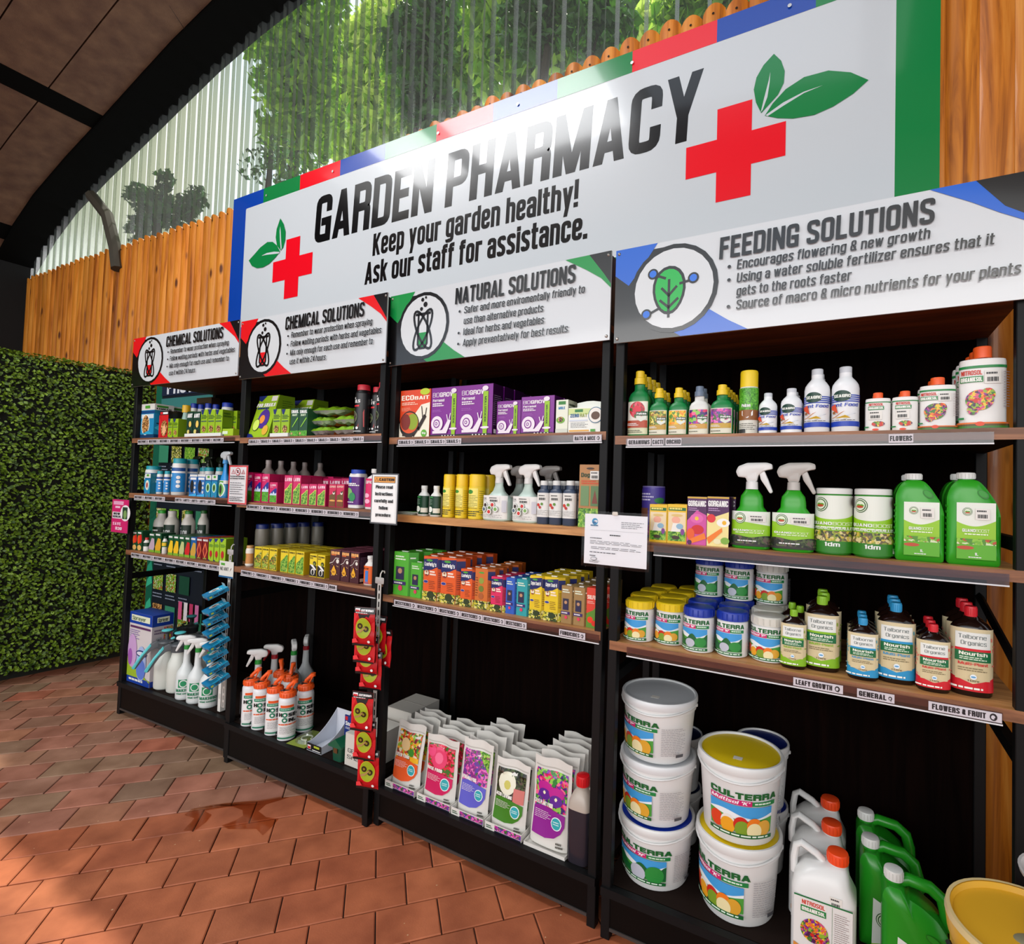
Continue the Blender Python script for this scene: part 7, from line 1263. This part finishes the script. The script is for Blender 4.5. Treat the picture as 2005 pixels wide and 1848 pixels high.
# bottom shelf
def f_spr(cv):
    cv.r(0, .84, 1, 1, '#123c9c'); cv.r(.08, .88, .9, .965, '#dfe3c8'); cv.t('Sprayer', .12, .895, .05, '#3a5a2a', .17, .6, fit=.6); cv.r(0, 0, 1, .09, '#123c9c'); cv.ln(.1, .025, .85, .065, 1, WHT, .7); cv.r(.05, .78, .95, .81, '#5a2a5a'); cv.ln(.05, .62, .5, .76, 5, '#8a6ab0', .4)
    cv.hill(0, 1, .09, lambda t: .36-.3*t, '#9ab82a', 8); cv.e(.2, .45, .2, '#c8a0d0', .4); cv.e(.12, .36, .1, '#a05ab0', .2); cv.e(.62, .30, .22, '#a8b8e0', .42); cv.e(.62, .22, .2, '#5a7ad0', .24); cv.e(.62, .44, .24, '#1c2a6a', .08); cv.e(.62, .44, .2, '#dcdce8', .05)
def f_sprs(cv): cv.r(0, .84, 1, 1, '#0e2f86'); cv.r(.22, .89, .8, .965, '#d8dcc0'); cv.t('Sprayer', .26, .9, .05, '#22301c', .2, .62, fit=.48); cv.ln(.1, .72, .6, .8, 2, '#6a5a70', .5); cv.r(.55, .6, .95, .82, PR['mix']); cv.r(0, 0, 1, .08, '#0e2f86')
put_box(0, 'k', 244, 287.5, 1200, 'tall blue and white pressure sprayer carton', '#d4cccc', f_spr, .12, side='#b0a8ac', topc='#123c9c', sidef=f_sprs, z0=top(0, 'k'))
def pump():
    r, h = .059, .245; mb = MB(); m = P('#cfd2ca', .3); g = P('#4a4e52', .4); tq = P('#5ac8cc', .35)
    mb.loft([(0, r*.8, r*.8), (.008, r*.96, r*.96), (.02, r, r), (h*.55, r, r), (h*.72, r*.92, r*.92), (h*.85, r*.7, r*.7), (h, r*.6, r*.6)], m, 32); pt = [('tank', mb.data('tank'), None)]
    mb = MB(); mb.loft([(h-.004, r*.72, r*.72), (h+.03, r*.74, r*.74), (h+.034, r*.78, r*.78), (h+.044, r*.7, r*.7), (h+.05, r*.4, r*.4)], g, 28); pt.append(('pump_collar', mb.data('pump_collar'), None))
    mb = MB(); mb.loft([(h+.048, .010, .010), (h+.085, .009, .009), (h+.09, .014, .014), (h+.1, .028, .028), (h+.105, .030, .030)], g, 20); mb.loft([(h+.105, .030, .030), (h+.110, .030, .030), (h+.113, .022, .022)], tq, 20); pt.append(('pump_knob', mb.data('pump_knob'), None))
    mb = MB(); q = [(-.02, h+.03), (-.05, h+.048), (-.075, h+.038), (-.12, h-.03), (-.16, h-.105), (-.148, h-.112), (-.10, h-.03), (-.06, h+.008), (-.02, h+.010)]
    pillow(mb, rounded(q, .008), .022, .004, g); pt.append(('handle', mb.data('handle'), None)); mb = MB(); pillow(mb, rounded([(-.082, h+.034), (-.126, h-.027), (-.168, h-.102), (-.154, h-.112), (-.112, h-.032), (-.074, h+.022)], .003), .026, .003, tq); pt.append(('grip', mb.data('grip'), len(pt)-1))
    mb = MB(); mb.tube([(-.035, 0, h+.035), (-.05, .0, h+.055), (-.03, 0, h+.06)], .007, g, 8); mb.tube([(.02, 0, h+.05), (.04, .0, h+.058)], .008, tq, 8); pt.append(('nozzle', mb.data('nozzle'), None)); return pt
pp = pump()
for x, yl, lb in ((306, .085, 'translucent pump sprayer with turquoise handle beside the sprayer carton'), (343, .09, 'translucent pump sprayer with turquoise handle, frontmost and right'), (372, .36, 'pump sprayer half hidden at the back, left of the other'), (402, .30, 'pump sprayer at the back behind the hanging blue packs')): reg('pump_sprayer', 0, 'k', s_at(0, x, yl, .35), yl, pp, 'x', 'sprayer', rz=1.0, full=lb)
for x, yl, lb in ((364, .06, 'slim white spray bottle with green logo, left of the front three'), (386, .06, 'slim white spray bottle with green logo, middle of the front three'), (410, .06, 'white spray bottle with green logo, directly under the hanging blue packs')): reg('spray_bottle', 0, 'k', s_at(0, x, yl, .35), yl, mk('#1c8a30', '#e2e2e0'), 'x', 'spray bottle', rz=-2.3, full=lb)
mb = MB(); mb.box(-.012, 0, 0, .012, .03, .20, P('#dcdad4', .4)); mb.box(-.006, -.0006, .07, .008, 0, .1, P('#c8c4bc')); reg('foam_block', 0, 'k', s_at(0, 429.5, .03, .3), .03, mb.data('foam_block'), 'narrow white upright foam piece beside the post', 'foam', z=ZB)
# ================================================================ shelf-edge strips, notices, clip strips
TAGC = P('#c9c2c8', .4); TK = '#1a1418'
def strip(k, row, xa, xb, tags, label):
    b = BZ[k][row]; s0, s1 = s_at(k, xa, -.01, b), s_at(k, xb, -.01, b); root = link('label_strip', None); root.location = T(k, s0, -.006, b); root.rotation_euler = (0, 0, BE[k][2]); tag(root, label, 'label strip', None)
    L_ = s1-s0; mb = MB(); mb.box(0, -.001, .003, L_, .0, .032, clearmat('strip_clear', '#d8ccd4', .07, .1, .02)); link('clear_cover', mb.data('clear_cover'), root)
    mb = MB(); mb.box(0, -.003, 0, L_, .001, .0035, P('#d6d6d8', .3)); link('white_lip', mb.data('white_lip'), root)
    for xa_, xb_, txt in tags:
        a, c = s_at(k, xa_, -.01, b)-s0, s_at(k, xb_, -.01, b)-s0; w_ = c-a-.002; mb = MB(); mb.box(0, -.0012, 0, w_, 0, .0235, TAGC); cv = Cv(mb, flat((0, -.0012, 0), (1, 0, 0), (0, 0, 1)), w_, .0235, eps=.0002, lay=.0002)
        ic = txt[-1] if txt[-1] in '@#~^' else ''; t_ = txt.rstrip('@#~^'); cv.t(t_, .05, .2, .6, TK, .2, .46, .06, fit=(.74 if ic else .9), n=2)
        if ic: cv.e(.89, .5, .05, TK, .06); cv.e(.885, .48, .028, TAGC, .034); cv.r(.9, .15, .915, .45, TK)
        o = link('tag', mb.data('tag'), root); o.location = (a, -.0016, .0065)
def eq(x0, x1, n, t): d = (x1-x0)/n; return [(x0+d*i, x0+d*(i+1), t) for i in range(n)]
strip(0, 'r1', 269, 458, eq(269, 437, 8, 'INSECTICIDES@'), 'strip of eight tags on top shelf edge, leftmost bay'); strip(0, 'r2', 262, 452, eq(262, 322, 3, 'INSECTICIDES@')+eq(342, 421, 5, 'ANTS@'), 'strip with two tag groups on second shelf edge, leftmost bay')
strip(0, 'r3', 256, 436, eq(256, 430, 8, 'INSECTICIDES@'), 'strip of eight tags on third shelf edge, leftmost bay'); strip(1, 'r1', 484, 746, eq(486, 712, 10, 'SNAILS@'), 'strip of ten SNAILS tags on top shelf edge, second bay')
strip(1, 'r2', 481, 724, eq(482, 702, 7, 'HERBICIDES@'), 'strip of seven HERBICIDES tags on second shelf edge, second bay'); strip(1, 'r3', 470, 734, eq(471, 642, 6, 'FUNGICIDES@')+[(643, 659, 'IRON@')], 'strip of FUNGICIDES and IRON tags on third shelf, second bay')
strip(2, 'r1', 776, 1178, eq(779, 903, 4, 'SNAILS@')+[(1122, 1178, 'RATS & MICE@')], 'strip with SNAILS and RATS & MICE tags, top shelf, third bay'); strip(2, 'r3', 768, 1172, eq(771, 1031, 6, 'INSECTICIDES@')+[(1094, 1146, 'FUNGICIDES@')], 'strip with INSECTICIDES and FUNGICIDES tags, third shelf, third bay')
strip(3, 'r1', 1225, 1947, [(1228, 1275, 'GERANIUMS'), (1276, 1300, 'CACTI'), (1303, 1335, 'ORCHID'), (1740, 1790, 'FLOWERS')], 'strip reading GERANIUMS CACTI ORCHID and FLOWERS, right bay top shelf'); strip(3, 'r2', 1279, 1977, [], 'long clear strip without tags on the second shelf, right bay')
strip(3, 'r3', 1226, 1964, [(1553, 1652, 'LEAFY GROWTH@'), (1678, 1753, 'GENERAL@'), (1818, 1964, 'FLOWERS & FRUIT@')], 'strip reading LEAFY GROWTH GENERAL FLOWERS & FRUIT, right bay third shelf')
def onb(k, x, y, yl):          # point on bay k's front plane pushed forward by yl
    z = 1.2
    for _ in range(6): s = s_at(k, x, yl, z); z = z_at(k, s, yl, y)
    return s, z
def card(k, x0, y0, x1, y1, yl, name, label, cat, face, border, sleeve=.006, extra=None):
    s0, zt = onb(k, x0, y0, yl); s1, zb = onb(k, x1, y1, yl); _, zt2 = onb(k, x1, y0, yl); w_, h_ = s1-s0, (zt+zt2)/2-zb
    sL, zbl = onb(k, x0, y1, yl); h_ = zt-zbl; root = link(name, None); root.location = T(k, s0, yl, zbl); root.rotation_euler = (0, 0, BE[k][2]); tag(root, label, cat)
    mb = MB(); mb.box(0, 0, 0, w_, .0015, h_, P(border, .35)); face(Cv(mb, flat((0, 0, 0), (1, 0, 0), (0, 0, 1)), w_, h_)); link('sheet', mb.data('sheet'), root)
    if sleeve: mb = MB(); mb.box(-sleeve, -.0022, -sleeve, w_+sleeve, -.0030, h_+sleeve, clearmat('sleeve', '#ffffff', .04, .06)); mb.box(-sleeve, .0016, -sleeve, w_+sleeve, .0024, h_+sleeve, P('#3a383c', .3)) if name != 'document_sheet' else None; link('sleeve', mb.data('sleeve'), root)
    if extra: extra(root, w_, h_)
def f_recy(cv):
    cv.r(.07, .04, .93, .96, '#dcdadc'); 
    for x in (.25, .78): cv.p([(x-.11, .78), (x+.11, .78), (x, .9)], '#b02a34'); cv.p([(x-.07, .795), (x+.07, .795), (x, .875)], '#dcdadc'); cv.r(x-.012, .8, x+.012, .85, '#b02a34')
    cv.e(.51, .84, .13, '#b02a34'); cv.e(.51, .84, .1, '#dcdadc'); cv.r(.47, .80, .55, .88, '#1a1a1a'); l = cv._l(); cv.p([(.42, .875), (.44, .885), (.6, .80), (.58, .79)], '#b02a34')
    cv.t('Pesticide Recycling Drive', .12, .70, .035, '#1a1a1a', .2, .5, fit=.76); cv.t('Last Saturday of the Month', .12, .645, .035, '#1a1a1a', .2, .5, fit=.76); cv.ln(.14, .24, .86, .58, 6, '#6a6a6e', .3); cv.ln(.14, .07, .86, .2, 3, '#1a1a1a', .4)
card(0, 449, 911, 482, 986, -.05, 'recycling_notice', 'red-bordered pesticide recycling notice hanging between the first two bays', 'notice', f_recy, '#d01624', .003)
def f_caut(cv):
    cv.r(.04, .02, .96, .98, '#f0f0ee'); cv.r(.07, .83, .93, .965, '#1a1410'); cv.r(.085, .84, .915, .955, '#e89a2a'); cv.p([(.1, .86), (.27, .86), (.185, .94)], '#1a1410'); cv.p([(.125, .868), (.245, .868), (.185, .925)], '#e89a2a'); cv.r(.18, .885, .19, .908, '#1a1410'); cv.t('CAUTION', .29, .87, .06, '#1a1410', .19, .52, fit=.6)
    for i, (t_, w_) in enumerate((('Please read', .68), ('instructions', .7), ('carefully and', .74), ('follow', .36), ('procedure', .6))): cv.t(t_, .5-w_/2, .71-.145*i, .07, '#1a1a1a', .17, .42, .05, fit=w_)
card(1, 730, 929, 775, 1022, -.05, 'caution_sign', 'white CAUTION sign asking to read instructions, between bays two and three', 'sign', f_caut, '#e0e0de', .006)
def f_doc(cv):
    cv.r(0, 0, 1, 1, '#e4e4e8'); cv.e(.17, .85, .05, '#2a8ab8'); cv.e(.185, .855, .03, '#d2d2d6', .02); cv.e(.16, .83, .03, '#1a5a90', .015); cv.ln(.1, .745, .25, .79, 1, '#2a6a90', .6); cv.ln(.6, .74, .95, .88, 4, '#6a6a70', .3); l = cv._l(); cv.r(.1, .68, .95, .683, '#8a8a90', l)
    cv.ln(.42, .575, .6, .61, 1, '#2a2a30', .6); cv.ln(.1, .5, .3, .54, 1, '#4a4a50', .4); cv.ln(.1, .4, .95, .48, 3, '#5a5a60', .28); cv.ln(.12, .3, .92, .36, 2, '#5a5a60', .3); cv.ln(.1, .22, .6, .26, 1, '#5a5a60', .4); cv.ln(.1, .15, .2, .19, 1, '#4a4a50', .4); cv.e(.17, .11, .05, '#3a3a44', .025); cv.e(.17, .11, .045, '#d2d2d6', .02); cv.ln(.1, .03, .3, .08, 2, '#4a4a50', .3)
def tape(root, w_, h_):
    mb = MB(); mb.loft([(0, .010, .003, 2.5), (.006, .011, .004, 2.2), (.012, .009, .003, 2)], P('#cfc8bc', .5), 14); o = link('putty', mb.data('putty'), root); o.location = (w_*.5, -.004, h_-.001)
card(2, 1146, 1005, 1266, 1102, -.04, 'document_sheet', 'typed white letter in a clear sleeve between third and right bays', 'document', f_doc, '#d2d2d6', .010, tape)
def f_pink(cv):
    cv.r(0, 0, 1, 1, '#d81c70'); cv.r(.08, .84, .7, .95, '#f0b0d0'); cv.r(.2, .74, .5, .8, '#f4d0e0'); cv.r(.05, .42, .6, .62, '#ece8ea'); cv.t('NOW', .12, .53, .07, '#1a1a2a', .2, .5, fit=.4); cv.t('R299.95', .08, .45, .06, '#1a1a2a', .2, .5, fit=.5); cv.e(.85, .6, .3, '#ece8ea', .26); cv.r(.68, .42, .98, .78, '#22402c'); cv.e(.84, .56, .1, '#7a9a5a', .14); cv.t('SAVE', .12, .22, .09, '#f4b8d4', .2, .5, fit=.5); cv.t('R30', .3, .08, .09, '#f4d0e0', .2, .5, fit=.4)
card(0, 221, 977, 249, 1041, -.03, 'promotion_card', 'pink promotion card hanging on the left end of the shelves', 'card', f_pink, '#d81c70', .003)
# ---- clip strips with hanging stock
def clip(k, x, y0, y1, label, yl):
    s, z0 = onb(k, x, y0, yl); _, z1 = onb(k, x, y1, yl); L_ = z0-z1; root = link('clip_strip', None); root.location = T(k, s, yl, z1); root.rotation_euler = (0, 0, BE[k][2]); tag(root, label, 'clip strip')
    m = P('#b8b4ae', .3); mb = MB(); n = int(L_/.035); mb.box(-.011, 0, 0, -.004, .0015, L_, m); mb.box(.004, 0, 0, .011, .0015, L_, m)
    for i in range(n+1): z = L_*i/n; mb.box(-.004, 0, max(0, z-.008), .004, .0015, min(L_, z+.004), m)
    link('strip', mb.data('strip'), root); mb = MB(); pillow(mb, rounded([(-.026, -.014), (.026, -.014), (.026, .014), (-.026, .014)], .006), .003, .001, P('#a8a4a0', .25)); o = link('header_plate', mb.data('header_plate'), root); o.location = (0, 0, L_+.012)
    mb = MB(); mb.tube([(0, .001, 0), (0, .003, .02), (0, .012, .032), (.004, .02, .03), (.004, .022, .022)], .003, P('#c8c4be', .3), 6); o = link('hook', mb.data('hook'), root); o.location = (0, .002, L_+.02); return s, z0, root
clip(0, 451, 1085, 1390, 'clip strip holding blue ant packs between the first two bays', -.03); clip(1, 743, 1142, 1540, 'clip strip holding red sachets between the second and third bays', -.032)
def antpack():
    w_, d_, h_ = .085, .105, .020; mb = MB(); mb.box(-w_/2, -d_, -h_/2, w_/2, 0, h_/2, P('#1f9ac8', .3), top=P('#24a4cc', .3)); cv = Cv(mb, flat((-w_/2, -d_, h_/2), (1, 0, 0), (0, 1, 0)), w_, d_); cv.p([(0, 0), (1, 0), (1, .2), (0, .35)], '#1478a8'); cv.e(.32, .5, .2, '#d8dcd4', .3); cv.e(.34, .5, .08, '#6a3a2a', .16); cv.r(.55, .2, .9, .5, '#1a7aa0'); cv.ln(.5, .6, .95, .8, 2, '#bfe4f0', .4)
    cv = Cv(mb, flat((-w_/2, -d_, -h_/2), (1, 0, 0), (0, 0, 1)), w_, h_); cv.r(0, 0, 1, .3, '#0e4a6a'); cv.r(.6, .15, .85, .5, '#c83a3a'); cv.r(.1, .3, .4, .7, '#8ab8c8'); cv = Cv(mb, flat((w_/2, -d_, -h_/2), (0, 1, 0), (0, 0, 1)), d_, h_); cv.r(0, 0, 1, 1, '#157aa4'); cv.t('NO ANT', .3, .25, .5, '#0c2a3c', .2, .6, fit=.5); cv.r(.08, .3, .2, .7, '#b8c838')
    pt = [('carton', mb.data('carton'), None)]; mb = MB(); mb.box(-.02, -.006, h_/2, .02, -.004, h_/2+.02, P('#9ab8c0', .3)); pt.append(('hang_tab', mb.data('hang_tab'), None)); return pt
ap_ = antpack()
for i, y in enumerate((1150, 1180, 1201, 1222, 1247, 1271, 1294, 1318)):
    s, z = onb(0, 447, y, -.045); g = spawn('ant_bait_pack', ap_, T(0, s-.01, -.05, z), BE[0][2]+.12*math.sin(i*2.1)-.25, 'blue ant bait pack, %s from the top of the hanging strip' % (ORD[i] if i else 'first'), 'bait pack', 'blue ant bait packs on the clip strip', rx=.42)
s, zt_ = onb(0, 430, 1097, -.035); s1, zb_ = onb(0, 456, 1133, -.035); w_ = s1-s; h_ = zt_-zb_; mb = MB(); mb.box(0, 0, 0, w_, .0015, h_, P('#d8d8d0')); cv = Cv(mb, flat((0, 0, 0), (1, 0, 0), (0, 0, 1)), w_, h_); cv.r(.12, .74, .4, .88, '#4a9a2a'); cv.t('NO ANT', .08, .42, .22, '#1a1a1a', .1, .5, .08, fit=.6); cv.p([(.75, .4), (.88, .6), (.84, .62)], '#5a3a2a'); cv.r(0, 0, 1, .1, '#1a5a8a')
o = link('header_card', mb.data('header_card')); o.location = T(0, s, -.035, zb_); o.rotation_euler = (0, 0, BE[0][2]); tag(o, 'white header card above the hanging blue packs', 'card')
def sachet(full, seed):
    w_, h_ = .098, .160; R = random.Random(seed); N, M_ = 8, 10; mb = MB(); ph = R.random()*6
    def pt(u, v, l): x = u/w_*2-1; z = v/h_*2-1; e = max(0, (1-x**4)*(1-z**6)); return (u-w_/2, -.006*e-.0015*math.sin(z*6+ph)*(1+x)-l, v-h_)
    vs = [pt(w_*i/N, h_*j/M_, 0) for j in range(M_+1) for i in range(N+1)]; vb = [(x, .003, z) for x, y, z in vs]; n = N+1
    fs = [(j*n+i, j*n+i+1, (j+1)*n+i+1, (j+1)*n+i) for j in range(M_) for i in range(N)]; mb.mesh(vs, fs, P('#b8121a', .25), True); mb.mesh(vb, [f[::-1] for f in fs], P('#1a1010', .3), True); cv = Cv(mb, pt, w_, h_, True, eps=.0003, lay=.0004); f_cutw(cv); return mb.data('sachet')
sm_ = [sachet(1, i) for i in range(3)]
for i, (x, y, dy, rz) in enumerate(((733, 1185, -.022, .28), (729, 1219, -.007, .28), (728, 1243, .008, .28), (730, 1275, .023, .28), (729, 1347, -.022, .28), (729, 1405, -.007, .28), (730, 1464, .008, .28))):
    s, z = onb(1, x, y, -.05); spawn('sachet', sm_[i % 3], T(1, s, -.078+dy, z), BE[1][2]+rz, 'red and black cutworm sachet, %s down the hanging strip' % ORD[i], 'sachet', 'red cutworm sachets on the clip strip')
for i, (x, y) in enumerate(((741, 1205), (747, 1232))):
    s, z = onb(1, x, y, -.02); spawn('sachet', sm_[i], T(1, s, -.019+.012*i, z), BE[1][2], 'partly hidden red sachet, %s of two behind the upper sachets' % ('upper' if i == 0 else 'lower'), 'sachet', 'red cutworm sachets on the clip strip')
# poster behind the leftmost bay
mb = MB(); x0, x1, z0, z1 = -1.06, .02, .12, 2.40; Y = .60; mb.box(x0, Y, z0, x1, Y+.01, z1, P('#0c1424', .5)); cv = Cv(mb, flat((x0, Y, z0), (1, 0, 0), (0, 0, 1)), x1-x0, z1-z0)
cv.r(0, 0, .09, 1, P('#14604a', .4)); R = random.Random(8)
for i in range(14): z = R.random(); cv.p([(.0, z), (.09, z+.02), (.07, z+.05), (.02, z+.03)], R.choice(('#2a9a7a', '#145a44', '#3ab890')))
cv.r(.09, .9, 1, .985, '#1c2440'); cv.t('PRODUCTS', .16, .905, .055, '#d8dce4', .17, .5, fit=.7); cv.r(.09, .84, 1, .89, '#3a7a78')
for j in range(7):
    for i in range(5):
        if R.random() < .8: a = .12+.175*i; z = .10+.112*j; cv.r(a, z, a+.13, z+.062, R.choice((PR['weed'], PR['garden'], PR['insects'], '#2a7a5a', '#1a4a38', '#3a8a6a', PR['brown']))); cv.ln(a, z-.03, a+.13, z-.008, 2, '#8a94a8', .35)
for i in range(4): cv.r(.5+.07*i, .13, .545+.07*i, .19, ['#d85a8a', '#e8e0e4', '#c83a6a', '#d87ab0'][i])
tag(link('pest_chart_poster', mb.data('pest_chart_poster')), 'dark navy pest chart poster with green photos on the back wall', 'poster')
# yellow-lidded tub and clear tub at the lower right corner
r_, h_ = .15, .61; ym = P('#e0a81c', .35); mb = MB(); mb.loft([(0, r_*.86, r_*.86), (.01, r_*.88, r_*.88), (h_*.94, r_*.97, r_*.97)], ym, 48); parts = [('bin', mb.data('bin'), None)]
mb = MB(); lm = P('#dba62a', .35, 0, .5, 0); mb.loft([(h_*.92, r_, r_), (h_*.985, r_*1.03, r_*1.03), (h_, r_*1.01, r_*1.01), (h_, r_*.96, r_*.96), (h_-.012, r_*.93, r_*.93), (h_-.010, r_*.6, r_*.6), (h_-.011, r_*.05, r_*.05)], lm, 48)
mb.loft([(h_*.982, r_*1.034, r_*1.034), (h_+.002, r_*1.015, r_*1.015), (h_+.002, r_*.965, r_*.965)], P('#d8c08a', .3), 48, cap=False); mb.loft([(h_-.0105, .035, .022, 2, -.01, -.02), (h_-.0095, .033, .02, 2, -.01, -.02)], P('#8a8468', .5), 20); parts.append(('lid', mb.data('lid'), None))
mb = MB(); mb.tube([(r_*1.04*math.sin(a), -r_*1.04*math.cos(a), h_*.90-.05*math.cos(a)) for a in [i*PI/16-PI/2 for i in range(17)]], .006, P('#100e0c', .4), 8); parts.append(('handle', mb.data('handle'), None))
spawn('bin', parts, (4.392, -.25, 0), .2, 'yellow bin with lid and black handle at the lower right corner', 'bin')
mb = MB(); cl = clearmat('clear_tub', '#e8e8ea', .12, .12, .22); mb.loft([(0, .075, .075), (.11, .088, .088), (.125, .098, .098)], cl, 40, cap=False); mb.loft([(.124, .098, .098), (.132, .100, .100), (.132, .095, .095), (.12, .088, .088)], P('#b4b0ae', .3), 40, cap=False); mb.loft([(0, .075, .075), (.002, .075, .075)], cl, 40)
tag(link('plastic_tub', mb.data('plastic_tub')), 'clear plastic tub standing on the yellow lid at the right edge', 'tub'); bpy.data.objects['plastic_tub'].location = (4.462, -.27, .612)
flush()
